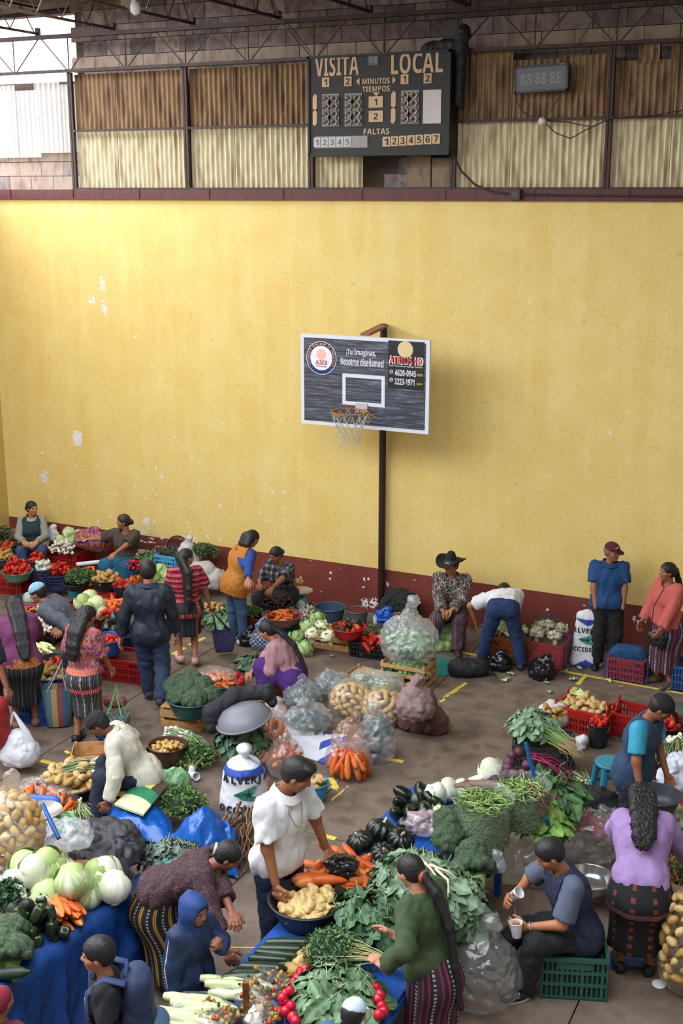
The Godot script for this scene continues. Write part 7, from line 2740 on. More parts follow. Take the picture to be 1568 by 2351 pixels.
func back_right() -> void:
	some("lettuce", "lettuce", [V3(1.116, .2, .782), V3(1.205, .24, .754), V3(1.176, .12, .794), V3(1.273, .14, .772), V3(1.209, .07, .939), V3(1.308, .07, .892)], "leafy lettuce stacked between the cowboy-hatted man's knees", "lettuces at the seated man's feet", {"scale": 1.0})
	foliage("leek_heap", "dark green leek leaves beside the seated man", "greens", V3(.926, .1, .821), V3(.2, .1, .16), 26, {"cols": ["2c4a2c", "4f7048"], "len": .2, "wide": .03})
	sheet("plastic_sheet", "teal plastic sheet spread under the black backpack", "plastic sheet", [V3(1.247, 0, 1.151), V3(1.551, 0, 1.166), V3(1.932, 0, 1.508), V3(1.482, 0, 1.724)], .003, mat("1f7a78", .5), Vector3.ZERO, .02)
	var bp := thing("backpack", "black backpack lying on the teal sheet", "backpack", V3(1.828, .01, 1.525), .5)
	part(bp, "pack", blob([[V3(-.15, .08, 0), V3(.13, .08, 0), .11, .1], [V3(-.1, .1, .05), V3(.1, .1, .05), .08, .08]], .014, .02, 7.0, 15, .0), mat("17181b", .7))
	for k in 2:
		var q := MB.new()
		q.tube([Vector3(.12, .12, -.06 + .12 * k), Vector3(.24, .06, -.06 + .14 * k), Vector3(.3, .012, .05 + .1 * k)], [.014, .014, .01], 6, true, .4)
		part(bp, "strap", q.mesh(), mat("1b1c20", .7))
	var black := mat("131315", .25)
	bag("plastic_bag", "shiny black bag between the bending man's feet", "bag", V3(2.086, 0, 1.191), .0, V3(.24, .18, .2), black, {"amp": .03})
	bag("plastic_bag", "shiny tied black bag on the yellow line", "bag", V3(2.626, 0, 1.234), .7, V3(.26, .2, .22), black, {"amp": .035, "seed": 9})
	var c1 := V3(2.132, 0, .823)
	crate("orange crate under yellow netting behind the bending man", c1, .0, V3(.44, .32, .36), "8a3a1c", {"lid": true})
	scallions("spring onions piled on the yellow-netted crate", c1 + V3(0, .33, 0), 1.2, 14)
	some("cauliflower", "cauliflower", [c1 + V3(.12, .4, .02)], "cauliflower on the yellow-netted crate", "", {"scale": 1.0, "tilt": .2})
	net("yellow cord net over the orange crate", c1, .0, V3(.46, .33, .38), .12, "8a7428")
	var c2 := V3(2.553, 0, .749)
	crate("red crate heaped with cauliflowers under blue netting", c2, .0, V3(.46, .32, .38), "b02a22", {"lid": true, "inside": "8a5a40"})
	some("cauliflower", "cauliflower", [c2 + V3(-.12, .4, .08), c2 + V3(.1, .4, .1), c2 + V3(-.02, .48, -.02), c2 + V3(.12, .42, -.1), c2 + V3(-.14, .42, -.08)], "white cauliflower under the blue net", "cauliflowers in the blue-netted crate", {"scale": 1.15, "tilt": .25})
	net("blue cord net stretched over the cauliflower crate", c2, .0, V3(.5, .36, .42), .26, "3c5478", .045)
	var c3 := V3(3.543, 0, .735)
	crate("red crate with a mat of blue netting beside the woman's skirt", c3, .0, V3(.42, .28, .38), "b82a1c", {"lid": true})
	net("dense blue net covering the crate beside the striped skirt", c3, .0, V3(.45, .28, .4), .1, "14507e", .028)
	solo("net_bundle", blob([[V3(-.1, .26, 0), V3(.1, .27, 0), .12, .11]], .014, .02, 14.0, 17), mat("123f66", .8), T(c3), "wadded blue net filling the crate beside the striped skirt", "net")
	crate("blue crate cut off at the right edge", V3(4.289, 0, .757), .0, V3(.4, .3, .36), "27508a", {"lid": true, "inside": "20304a"})
	var s := sack("tall white printed sack leaning on the wall by the blue polo shirt", V3(3.003, 0, .627), deg_to_rad(12), V3(.36, .72, .15), "d4d4da", {"bands": [[.74, .86, .12, true, "2a52b0"], [.16, 0, -.15, false, "2a52b0"]], "tip": .55})
	sack_print(s, .36, .95, "ALVERJA", "OCCIDENTE")
	var hb := V3(3.962, 0, .828) + V3(-.06, .52, .24)
	var pu := thing("handbag", "small black handbag hanging in front of the striped skirt", "handbag", hb, deg_to_rad(-20))
	part(pu, "pouch", blob([[V3(-.07, .08, 0), V3(.07, .08, 0), .045, .045], [V3(-.07, .16, 0), V3(.07, .16, 0), .04, .04]], .011, .006, 8.0, 5), mat("15161c", .45))
	var sp := MB.new()
	sp.tube([V3(-.08, .18, 0), V3(-.06, .5, .0), V3(.0, .72, -.1)], [.006], 5)
	part(pu, "strap", sp.mesh(), mat("17181e", .5))
	# leaf litter
	var bits := [V3(3.122, 0, 1.472), V3(2.999, 0, .814), V3(2.908, 0, .735), V3(2.302, 0, 1.449), V3(2.289, 0, 1.572), V3(2.775, 0, 1.397), V3(2.852, 0, .961), V3(2.815, 0, 1.606), V3(3.332, 0, .984), V3(4.056, 0, .996), V3(1.822, 0, .875), V3(2.316, 0, 1.324), V3(3.052, 0, .712), V3(2.941, 0, 1.187), V3(2.778, 0, .889), V3(.07, 0, 1.748), V3(.418, 0, 1.549), V3(.101, 0, 2.578), V3(.368, 0, 2.808), V3(3.526, 0, 1.151)]
	for k in bits.size():
		var big := k == 0
		var g: Mesh = sh("scrap%d" % (k % 4), func() -> Mesh: return leaf(.12, .1, [.1, -.2, .3, .0][k % 4], .3, .12, k + 60, L(["a8c878", "5c7a44", "8aa860", "3c5a34"][k % 4]), L("c8d8a0")))
		solo("leaf_scrap", g, mat("ffffff", .6), Transform3D(Basis(Vector3.UP, rnd(0, 6)).scaled(Vector3.ONE * (2.2 if big else rnd(.45, .9))), bits[k] + V3(0, .02, 0)), "large pale cabbage leaf dropped on the floor" if big else "green leaf scrap dropped on the market floor", "leaf", "" if big else "leaf scraps on the floor")


func mid_left() -> void:
	basin("blue bowl of white cauliflower hearts by the pale blue cap", V3(-4.468, .04, 1.87), .22, .12, "1f3a5c")
	some("white_cabbage", "white_cabbage", [V3(-4.443, .18, 1.942), V3(-4.316, .16, 1.898)], "round white cauliflower heart in the blue bowl", "white hearts in the blue bowl", {"scale": 1.0})
	lattice_basket("pink basket of carrots at the left", V3(-4.14, .08, 2.39), .21, .13, "a84a58")
	heap("carrot", "carrot", 16, V3(-4.132, .16, 2.444), .16, .14, .03, "carrot in the pink basket at the left", "carrots in the pink basket")
	some("lettuce", "lettuce", [V3(-3.918, .2, 2.274), V3(-3.842, .22, 2.223)], "pale lettuce beside the hooded boy's face", "lettuces beside the hooded boy")
	crate("dark crate under the spring onions and garlic", V3(-3.594, 0, 2.695), .1, V3(.6, .26, .42), "3a2a28", {"lid": true})
	foliage("onion_leaves", "long dark onion leaves spread beside the garlic", "greens", V3(-3.432, .3, 3.054), V3(.26, .1, .18), 60, {"cols": ["22381f", "4a6a40"], "len": .24, "wide": .018, "way": V3(-.6, 0, .6), "ruffle": .0})
	heap("garlic", "garlic_bulb", 66, V3(-3.153, .3, 3.095), .19, .24, .16, "white garlic bulb in the pile beside the hooded boy", "garlic beside the hooded boy", {"rough": .7})
	crate("crate hidden under the green cabbages", V3(-3.264, 0, 2.138), .1, V3(.5, .36, .4), "7a1a18", {"lid": true})
	some("cabbage", "cabbage", [V3(-3.07, .5, 2.518), V3(-2.867, .5, 2.496), V3(-2.886, .46, 2.638), V3(-3.09, .5, 2.336), V3(-2.807, .42, 2.511)], "green cabbage beside the hooded boy's shoulder", "cabbages beside the hooded boy", {"scale": 1.25})
	heap("carrot", "carrot", 26, V3(-2.677, .42, 2.374), .2, .16, .09, "carrot heaped beside the navy jacket", "carrots beside the navy jacket", {"scale": 1.1})
	heap("tomato", "tomato", 16, V3(-2.608, .42, 2.599), .12, .1, .05, "small red tomato below the heaped carrots", "tomatoes below the carrots", {"fill": .0})
	basin("navy tub under dark squashes beside the navy jacket", V3(-2.202, .12, 2.885), .26, .26, "142a52")
	some("pear_squash", "dark_squash", [V3(-2.4, .44, 2.775), V3(-2.354, .46, 2.673), V3(-2.395, .4, 2.929), V3(-2.181, .42, 2.954), V3(-2.208, .4, 3.043), V3(-2.168, .42, 2.846)], "shiny dark green squash in the navy tub", "dark squashes in the navy tub", {"scale": 1.35, "category": "squash", "rough": .28, "tilt": 1.4})
	crate("red crate stack beside the man's jeans", V3(-1.843, 0, 3.319), .1, V3(.56, .28, .4), "a01818", {"lid": true})
	bowl_of("tomato", "tomato", 20, .03, "red tomato in the bright blue tub", "tomatoes in the blue tub", V3(-2.022, .3, 3.439), .2, .2, "164f9c", "bright blue tub of tomatoes behind the patterned blouse", {"scale": 1.1})
	heap("corn", "corn_cob", 9, V3(-2.703, .36, 3.78), .13, .1, .05, "pale corn cob on the tray behind the plum cardigan", "corn cobs behind the plum cardigan", {"align": 1.2, "fill": .0})
	bowl_of("tomato", "tomato", 22, .02, "red tomato in the dark green bowl", "tomatoes in the dark green bowl", V3(-2.235, .26, 4.105), .26, .15, "1c2c30", "dark green bowl of tomatoes behind the striped bag", {"full": .65})
	bowl_of("potato", "potato", 22, .07, "brown potato in the blue bucket by the plum cardigan", "potatoes in the blue bucket", V3(-2.031, .2, 4.477), .18, .22, "1f4a86", "blue bucket of potatoes by the plum cardigan", {"scale": 1.2, "basin": {"called": "bucket", "category": "bucket"}})
	crate("blue crate on the floor behind the plum cardigan", V3(-1.94, 0, 4.714), .2, V3(.5, .32, .36), "1b4a94", {"lid": true, "inside": "14305a"})
	var stripes := raster(64, 8, func(u: float, v: float) -> Color: return [C("4a7078"), C("5c828a"), C("b8a060"), C("94505a"), C("3f6a88"), C("6a8a94")][int(u * 6) % 6])
	tote("tall striped shopping bag held by the hooded boy", V3(-1.688, .02, 4.791), deg_to_rad(35), .34, .44, .2, mat("ffffff", .6, {"albedo_texture": stripes, "uv1_scale": V3(2.9, 1, 2.9), "uv1_offset": V3(.5, 0, 0)}), mat("b8b0b4", .6), V3(-1.615, .76, 4.77))
	var wv := raster(64, 64, func(u: float, v: float) -> Color: return [C("3f8a70"), C("1c2a2a"), C("8ab0a0"), C("7a2a4a")][(int(u * 24) * 3 + int(v * 24) * 5) % 4])
	tote("green woven basket bag carried by the woman in patterned blouse", V3(-.842, .1, 4.912), deg_to_rad(20), .3, .24, .17, mat("ffffff", .6, {"albedo_texture": wv, "uv1_scale": V3(3, 3, 3)}), mat("5a9a5a", .5), V3(-.902, .62, 4.795))
	solo("folded_cloth", blob([[V3(-.07, 0, 0), V3(.07, .02, 0), .06, .06]], .012, .015, 12.0, 22), woven("huipil", 4.0), T(V3(-1.055, .33, 4.629)), "folded orange striped cloth in the green basket bag", "cloth")
	var cb := bag("plastic_bag", "full white carrier bag hanging at the left edge", "bag", V3(-1.368, .08, 5.807), .2, V3(.4, .36, .28), film("d6d8e0", .8, .35), {"neck": false, "amp": .018})
	for sg in [-1.0, 1.0]:
		var hd := MB.new()
		var grip: Vector3 = cb.transform.affine_inverse() * V3(-1.414, .62, 5.795)
		hd.tube([Vector3(.15 * sg, .2, .02), Vector3(.1 * sg, .36, .02), grip], [.06, .035, .01], 8, true, .35)
		part(cb, "handle", hd.mesh(), film("d6d8e0", .8, .35))
	solo("red_bag", blob([[V3(0, .15, 0), V3(0, .42, 0), .15, .13]], .016, .02, 6.0, 25), mat("8a1418", .6), T(V3(-1.569, .25, 5.903)), "red bag cut off at the left edge", "bag")


func grocery(label: String, at: Vector3, r: Vector3, colr: String, alpha: float, inner: Dictionary, seed_ := 5) -> void:
	# a translucent bag with leaves showing through
	foliage("leaf_stuffing", inner.label, "greens", at + Vector3(0, r.y * .8, 0), r * .8, 34, inner)
	bag("plastic_bag", label, "bag", at, seed_ * .7, Vector3(r.x * 2.0, r.y * 1.7, r.z * 2.0), film(colr, alpha, .2), {"amp": .035, "freq": 9.0, "seed": seed_})


func middle() -> void:
	wood_crate("wooden crate under the basin of broccoli", V3(-.463, 0, 4.155), .15, V3(.46, .24, .36), 2, {"closed": true})
	basin("dark teal basin heaped with broccoli", V3(-.24, .26, 4.387), .265, .19, "17434a")
	some("broccoli", "broccoli", [V3(-.369, .44, 4.428), V3(-.158, .46, 4.454), V3(-.104, .44, 4.301), V3(-.33, .5, 4.334), V3(-.222, .5, 4.231), V3(-.5, .46, 4.259), V3(-.377, .52, 4.174)], "dark green broccoli head in the teal basin", "broccoli in the teal basin", {"scale": 1.5, "tilt": .35, "rough": .9})
	basin("grey-green bowl of bagged carrots", V3(-.521, .1, 3.438), .22, .12, "3f6a62")
	heap("carrot", "carrot", 30, V3(-.515, .22, 3.472), .22, .18, .07, "carrot bagged in the grey-green bowl", "bagged carrots in the grey-green bowl", {"scale": .85})
	bag("plastic_bag", "clear film over the carrots in the grey-green bowl", "bag", V3(-.57, .18, 3.392), .3, V3(.46, .16, .36), film("f0ece8", .18), {"neck": false, "amp": .02})
	some("cabbage", "cabbage", [V3(-.476, .08, 3.168)], "small cabbage beside the squatting woman's radishes", "", {"scale": .7})
	foliage("radish_greens", "bunch of grey-green leaves with pale stalks on the floor", "greens", V3(-.53, .08, 2.542), V3(.28, .13, .2), 60, {"cols": ["3a5238", "6c8868"], "len": .14, "wide": .08, "roots": V3(.22, .0, -.16), "stalk": "a8b878"})
	some("radish", "radish", [V3(-.539, .06, 3.001), V3(-.458, .06, 3.02), V3(-.601, .06, 2.855), V3(-.504, .05, 2.9)], "large radish under the squatting woman's hand", "radishes under the squatting woman's hand", {"scale": 1.6})
	foliage("leafy_greens", "tall stack of dark leafy greens under the colander", "greens", V3(.601, .24, 4.795), V3(.27, .32, .24), 110, {"cols": ["2f4a36", "5c7a5c"], "len": .14, "wide": .08})
	var col := thing("colander", "grey plastic colander upside down on the greens", "colander", V3(.652, .55, 4.837), .3)
	col.rotation = V3(.1, .3, .22)
	var mm := MB.new()
	mm.lathe([Vector2(.27, 0), Vector2(.25, .06), Vector2(.19, .12), Vector2(.1, .15), Vector2(0, .155)], 34)
	part(col, "bowl", mm.mesh(), mat("74747c", .45))
	var rim := MB.new()
	rim.lathe([Vector2(.262, -.008), Vector2(.285, -.008), Vector2(.285, .008), Vector2(.262, .008), Vector2(.262, -.008)], 34)
	part(col, "rim", rim.mesh(), mat("74747c", .45))
	solo("shirt", blob([[V3(-.26, -.1, .1), V3(-.05, .06, 0), .08, .07], [V3(-.05, .06, 0), V3(.26, .09, -.05), .07, .06], [V3(.26, .09, -.05), V3(.33, .0, -.03), .055, .04], [V3(-.26, -.1, .1), V3(-.25, -.22, .14), .08, .06]], .014, .02, 8.0, 33), mat("1d1e24", .8), T(V3(.541, .68, 4.727), .35), "black shirt thrown over the grey colander", "shirt")
	scallions("white-rooted spring onions beside the wooden crate", V3(-.395, .05, 4.58), -1.9, 26, .018, .42)
	scallions("spring onions laid behind the potted potatoes", V3(-.175, .08, 4.684), -2.2, 20, .016, .45)
	crate("small black crate under the brown basin of potatoes", V3(-.155, 0, 5.153), .3, V3(.3, .16, .22), "1c1c1f")
	bowl_of("baby_potato", "small_potato", 34, .03, "small round potato in the brown basin", "small potatoes in the brown basin", V3(-.083, .05, 5.102), .19, .2, "4a2f26", "brown basin of small round potatoes", {"category": "potato", "full": .72})
	herb("celery_bunch", "celery bunch with stringy pale roots", "herbs", V3(.101, .08, 4.952), V3(.28, .15, .22), 900, {"cols": ["2c4c1c", "6a9040"], "roots": V3(.1, .0, .16), "stalk": "a8b858"})
	cup("white foam cup lying on its side by the celery", TE(V3(.254, .04, 5.212), Vector3(PI / 2 - .2, 1.1, 0)), .042, .11)
	cup("upside-down white foam cup by the celery", TE(V3(.263, .12, 5.197), Vector3(PI, 0, .1)), .042, .11)
	# carrots tied up in clear bags
	var cb := [[V3(.668, .02, 4.367), V3(.19, .16, .17), "carrot in the clear bag behind the printed sack"], [V3(.753, .02, 4.719), V3(.17, .12, .15), "carrot in the clear bag against the printed sack"], [V3(1.061, .02, 4.75), V3(.16, .16, .15), "carrot in the clear bag with stalk ends outward"], [V3(1.014, 0, 5.278), V3(.12, .12, .12), "carrot in the small clear bag behind the pea sack"]]
	for k in 4:
		var q: Array = cb[k]
		stuffed("carrot", "carrot", [34, 26, 30, 14][k], q[0] + Vector3(0, q[1].y, 0), q[1], q[2], q[2].replace("carrot in", "carrots in"), {"ends": k == 2, "along": V3(.4, 0, 1), "scale": .95})
		bag("plastic_bag", q[2].replace("carrot in the", "tied") + " holding carrots", "bag", q[0], k * .8, Vector3(q[1].x * 2.3, q[1].y * 2.25, q[1].z * 2.3), film("f4ece4", .17), {"amp": .015, "seed": k + 30})
	# printed white sacks spread flat
	var wp := sheet("empty_sack", "white printed sack spread under the bags", "sack", [V3(.485, 0, 3.823), V3(1.245, 0, 3.675), V3(1.47, 0, 4.405), V3(.737, 0, 4.288)], .006, mat("ffffff", .6, {"albedo_texture": raster(96, 96, func(u: float, v: float) -> Color: return C("2c48a8") if (u > .66 and fposmod(u * 3.0 + v * 2.0, 1.0) < .45) else (C("d8cc60") if Vector2(u - .4, v - .3).length() < .07 else C("d4d6de"))), "uv": 1}), V3(0, .03, 0), .05)
	var ps := sack("full white sack printed with pea pods", V3(1.08, 0, 5.582), deg_to_rad(38), V3(.42, .56, .36), "dcdce2", {"bands": [[.74, .9, .06, true, "2a52b4"], [.1, 0, -.12, false, "2a52b4"]], "seed": 12})
	sack_print(ps, .29, 1.15, "ALVERJA", "OCCIDENTE")
	var tuft := MB.new()
	tuft.tube([V3(0, .5, 0), V3(.01, .58, .02), V3(.0, .68, .05)], [.1, .03, .075], 10)
	part(ps, "tied_top", tuft.mesh(), mat("dcdce2", .6))
	var tw := MB.new()
	tw.tube([V3(.03, .58, .03), V3(.14, .54, .14), V3(.2, .42, .16)], [.004], 4)
	part(ps, "blue_twine", tw.mesh(), mat("2a5ab8", .6))
	# greens in translucent bags
	var lg := {"cols": ["3a4c3c", "6a7c68"], "len": .14, "wide": .09}
	var lbl := ["behind the squatting woman", "beside the low tray", "in front of the printed white sack", "right of the bagged carrots"]
	var gb := [[V3(.449, 0, 3.205), V3(.2, .16, .17)], [V3(.638, 0, 2.79), V3(.23, .15, .18)], [V3(.814, 0, 3.786), V3(.24, .17, .18)], [V3(1.705, 0, 4.002), V3(.18, .28, .18)]]
	for k in 4:
		var d := lg.duplicate()
		d.label = "dull green leaves in the grey bag " + lbl[k]
		grocery("smoky translucent bag of greens " + lbl[k], gb[k][0], gb[k][1], "c4c8d2", .36, d, k + 40)
	bag("plastic_bag", "small clear bag of carrots by the squatting woman's feet", "bag", V3(.335, 0, 3.647), .4, V3(.26, .2, .2), film("e8dcd8", .5))
	# potatoes in netted bags
	for k in 2:
		var p: Vector3 = [V3(1.043, 0, 3.18), V3(1.446, 0, 3.214)][k]
		var r := V3(.22, .17, .19)
		stuffed("potato", "potato", 54, p + V3(0, .18, 0), r, ["yellow potato in the left of two clear bags", "yellow potato in the clear bag nearest the brown sack"][k], ["potatoes in the left clear bag", "potatoes in the right clear bag"][k], {"cover": 1.5, "mass": true})
		bag("plastic_bag", ["clear bag of potatoes, left of the two", "clear bag of potatoes beside the brown net sack"][k], "bag", p, k * .5, V3(.5, .4, .44), film("f2ead8", .13), {"amp": .012, "seed": 50 + k, "neck": false})
	bag("net_sack", "clear sack of carrots with crumpled brown top", "sack", V3(1.525, .1, 4.206), .3, V3(.36, .34, .3), film("c89a80", .42), {"amp": .03, "seed": 61})
	stuffed("carrot", "carrot", 24, V3(1.647, .14, 4.526), V3(.18, .12, .13), "long carrot in the net bag lying on the floor", "long carrots in the net bag", {"along": V3(0, 1, .2), "scale": 1.2})
	bag("net_sack", "mauve net bag round the long carrots", "sack", V3(1.612, 0, 4.452), .2, V3(.46, .3, .34), film("b08a98", .28), {"neck": false, "seed": 62, "amp": .015})
	solo("net_sack", blob([[V3(-.12, .12, 0), V3(.14, .1, 0), .16, .15], [V3(0, .16, 0), V3(0, .3, 0), .16, .14]], .016, .04, 7.0, 63, .0), mat("5a3a32", .75), T(V3(1.859, 0, 3.164)), "brown net sack slumped under the pale bag", "sack")
	bag("net_sack", "pinkish tied sack on top of the brown one", "sack", V3(1.937, .3, 3.527), .2, V3(.36, .36, .3), mat("8a706c", .7), {"amp": .035, "seed": 64})
	bowl_of("potato", "potato", 18, .04, "potato in the sky blue bucket", "potatoes in the sky blue bucket", V3(1.558, 0, 5.093), .14, .2, "2f8ab8", "sky blue bucket of potatoes behind the white polo shirt", {"scale": .9, "basin": {"called": "bucket", "category": "bucket"}})


func front_left() -> void:
	var bx := V3(-.741, 0, 5.328)
	wood_crate("open wooden box of onions beside the seated man", bx, .55, V3(.56, .17, .36), 1, {"fill": .85})
	scallions("bunch of large white spring onions over the black basin", V3(-.452, .2, 5.8), 2.4, 22, .024, .34)
	some("tomato", "tomato", [bx + V3(.1, .12, .06), bx + V3(.16, .12, 0), bx + V3(.12, .16, .0), bx + V3(.06, .12, .02)], "red tomato in the open wooden box", "tomatoes in the wooden box", {"scale": 1.1})
	bowl_of("potato", "potato", 78, .06, "brown potato in the wide black basin", "potatoes in the wide black basin", V3(-.589, 0, 5.989), .3, .16, "1c1c20", "wide black basin of potatoes on the floor", {"full": .82, "scale": 1.2})
	basin("blue bowl on the floor behind the seated man's cap", V3(-.835, 0, 4.975), .16, .1, "1d4470")
	stuffed("carrot", "carrot", 22, V3(-.677, .12, 6.359), V3(.18, .08, .12), "carrot in the bag behind the blue scale", "carrots behind the blue scale", {"along": V3(.5, 0, 1)})
	bag("plastic_bag", "clear bag of carrots behind the blue scale", "bag", V3(-.775, .02, 6.235), .2, V3(.42, .2, .3), film("f0e4dc", .16), {"neck": false, "seed": 71})
	stuffed("carrot", "carrot", 20, V3(-.42, .1, 6.379), V3(.13, .08, .11), "carrot in the bag beside the small spring onions", "carrots beside the small spring onions", {"along": V3(.5, 0, 1), "scale": .9})
	bag("plastic_bag", "clear bag of carrots beside the small spring onions", "bag", V3(-.522, 0, 6.259), .4, V3(.32, .2, .26), film("f0e4dc", .16), {"neck": false, "seed": 72})
	scallions("small spring onions lying on cardboard", V3(-.296, .02, 6.21), -2.3, 14, .013, .3)
	sheet("cardboard", "flattened brown cardboard under the seated man's shoe", "cardboard", [V3(-.486, 0, 6.26), V3(-.269, 0, 6.082), V3(-.034, 0, 6.332), V3(-.279, 0, 6.493)], .006, mat("9a7c58", .9), Vector3.ZERO, .004)
	# scale on the tarp stall
	scale_set("blue scale with steel pan behind the cabbages", V3(.212, .42, 7.368), .4, "1d3a66", .17)
	solo("scoop_tray", blob([[V3(-.1, 0, 0), V3(.1, .01, 0), .06, .07]], .014, .0, 1.0, 1), mat("0f4aa0", .35), TE(V3(-.001, .62, 7.13), V3(.3, .2, 0), V3(1.1, .35, 1)), "blue plastic scoop behind the steel scale pan", "scoop")
	var st := MB.new()
	st.tube([V3(.47, .95, 7.652), V3(.722, .78, 7.783)], [.018], 10)
	solo("blue_pole", st.mesh(), mat("0f4f9a", .5), Transform3D(), "blue painted pole behind the cabbages", "pole")
	stuffed("potato", "potato", 90, V3(.591, 1, 8.133), V3(.22, .28, .2), "yellow potato in the tall clear bag at the left edge", "potatoes in the tall clear bag", {"cover": 1.6, "scale": 1.1})
	bag("plastic_bag", "tall clear bag of potatoes at the left edge", "bag", V3(.592, .76, 8.158), .3, V3(.5, .58, .46), film("f0e8dc", .16), {"amp": .02, "seed": 75})
	# the seated man's things
	wood_crate("wooden box seat behind the folded fertiliser sack", V3(.269, 0, 6.098), .3, V3(.4, .3, .34), 2, {"closed": true})
	var fs := sheet("folded_sack", "folded yellow and green printed sack on blue plastic", "sack", [V3(.204, .34, 5.91), V3(.514, .34, 5.971), V3(.592, .3, 6.503), V3(.249, .3, 6.451)], .014, mat("ffffff", .6, {"albedo_texture": raster(64, 64, func(u: float, v: float) -> Color: return (C("4a3c30") if u > .7 and v < .45 else C("d8c860")) if v < .4 else (C("2a7a52") if v < .68 else C("cfcaa0"))), "uv": 1}), V3(0, .03, 0), .02)
	var rt := MB.new()
	rt.poly([Vector2(-.05, -.03), Vector2(.05, -.03), Vector2(.05, .03), Vector2(-.05, .03)], Transform3D(), .002)
	var lf := MB.new()
	for sg in [-1.0, 1.0]:
		lf.poly([Vector2(0, -.02), Vector2(.03 * sg, -.005), Vector2(.035 * sg, .02), Vector2(.01 * sg, .018)], Transform3D(), .002)
	part(fs, "leaf_emblem", lf.mesh(), mat("2a7a52", .6), TE(V3(.382, .385, 6.075), Vector3(-PI / 2, .4, 0)))
	var blue := mat("0f55a8", .28)
	sheet("plastic_sheet", "blue plastic sheeting under the folded sack", "plastic sheet", [V3(-.024, .1, 6.171), V3(.529, .1, 5.996), V3(.926, .1, 6.529), V3(.271, .1, 6.639)], .004, blue, V3(0, .12, 0), .1, 5)
	sheet("plastic_sheet", "crumpled blue plastic standing up behind the kale", "plastic sheet", [V3(.914, .22, 6.605), V3(1.235, .2, 6.164), V3(1.545, .02, 6.512), V3(1.287, .12, 6.819)], .004, blue, V3(0, .26, 0), .16, 6)
	sheet("plastic_sheet", "strip of blue plastic hanging beside the roots", "plastic sheet", [V3(1.253, .25, 6.338), V3(1.406, .25, 6.264), V3(1.614, .02, 6.629), V3(1.48, .02, 6.618)], .004, blue, V3(0, .1, 0), .12, 16)
	sheet("plastic_sheet", "blue plastic bulging under the kale beside the tarp stall", "plastic sheet", [V3(.933, .14, 7.244), V3(1.294, .16, 6.926), V3(1.479, 0, 7.256), V3(1.103, 0, 7.436)], .004, blue, V3(0, .14, 0), .12, 7)
	solo("down_jacket", blob([[V3(-.22, .1, -.1), V3(.12, .12, -.06), .13, .12], [V3(-.1, .12, .1), V3(.28, .1, .16), .13, .09], [V3(-.15, .2, -.08), V3(.05, .24, -.1), .1, .09], [V3(.2, .1, .16), V3(.4, .05, .22), .08, .06]], .014, .045, 6.0, 81, .0), mat("24242b", .55), TE(V3(.795, .36, 7.262), V3(0, -.3, 0), V3(1.1, .75, 1.1)), "black quilted jacket dropped on the goods", "jacket")
	bag("plastic_bag", "clear crumpled bag between the jacket and the cabbages", "bag", V3(.623, .6, 7.593), .5, V3(.4, .18, .26), film("d8dce0", .4), {"neck": false, "amp": .04, "seed": 83})
	bag("plastic_bag", "green striped carrier bag behind the foam cups", "bag", V3(.266, .03, 5.525), .6, V3(.3, .2, .2), mat("a8c8a0", .35, {"albedo_texture": raster(32, 32, func(u: float, v: float) -> Color: return C("3f9a58") if fposmod(u * 3 + v * 2, 1.0) < .4 else C("e8f0e6")), "uv1_scale": V3(3, 3, 3)}), {"neck": false, "seed": 84})
	bag("plastic_bag", "green and white carrier bag under the blue pole", "bag", V3(.329, .45, 7.23), .6, V3(.22, .16, .16), mat("9ac8a0", .35, {"albedo_texture": raster(32, 32, func(u: float, v: float) -> Color: return C("3f9a58") if fposmod(u * 3 - v * 2, 1.0) < .4 else C("e8f0e6")), "uv1_scale": V3(3, 3, 3)}), {"neck": false, "seed": 85})
	herb("coriander_bunch", "large coriander bunch with brown roots on blue plastic", "herbs", V3(.69, .2, 6.034), V3(.27, .17, .22), 1300, {"cols": ["24441c", "6a9444"], "size": .018, "roots": V3(-.26, -.06, .22), "stalk": "8aa048"})
	foliage("kale_heap", "heap of limp grey-green kale tied with teal twine", "greens", V3(1.202, .22, 6.932), V3(.34, .17, .26), 120, {"cols": ["4a574c", "84938a"], "len": .13, "wide": .1, "ruffle": .16, "roots": V3(-.08, -.05, .24), "stalk": "8aa068", "root": "8aa068", "root_n": 26})
	var tw := MB.new()
	for k in 7:
		var p := V3(1.393, .42, 7.211) + Vector3(rnd(-.12, .12), rnd(-.03, .0), rnd(-.1, .12))
		tw.tube([p, p + Vector3(rnd(-.1, .1), .02, rnd(-.1, .1)), p + Vector3(rnd(-.16, .16), -.04, rnd(-.1, .2))], [.005], 4)
	solo("twine", tw.mesh(), mat("2a9a98", .7), Transform3D(), "teal plastic twine tangled over the kale", "twine", "", "stuff")
	var rb := thing("root_bundle", "bundle of dry brown roots behind the white polo shirt", "roots", V3(1.407, 0, 6.148), .3)
	var q := MB.new()
	for k in 90:
		q.col = L("4a3426").lerp(L("8a6a4c"), rng.randf())
		var a := Vector3(rnd(-.16, .16), .02 + rng.randf() * .3, rnd(-.3, .1))
		q.tube([a, a + Vector3(rnd(-.06, .06), rnd(-.06, .02), .16), a + Vector3(rnd(-.12, .12), rnd(-.2, .0), .34)], [.012, .008, .003], 4)
	part(rb, "root_strands", q.mesh(), mat("ffffff", .9), Transform3D(), "stuff")
	tarp_stall()


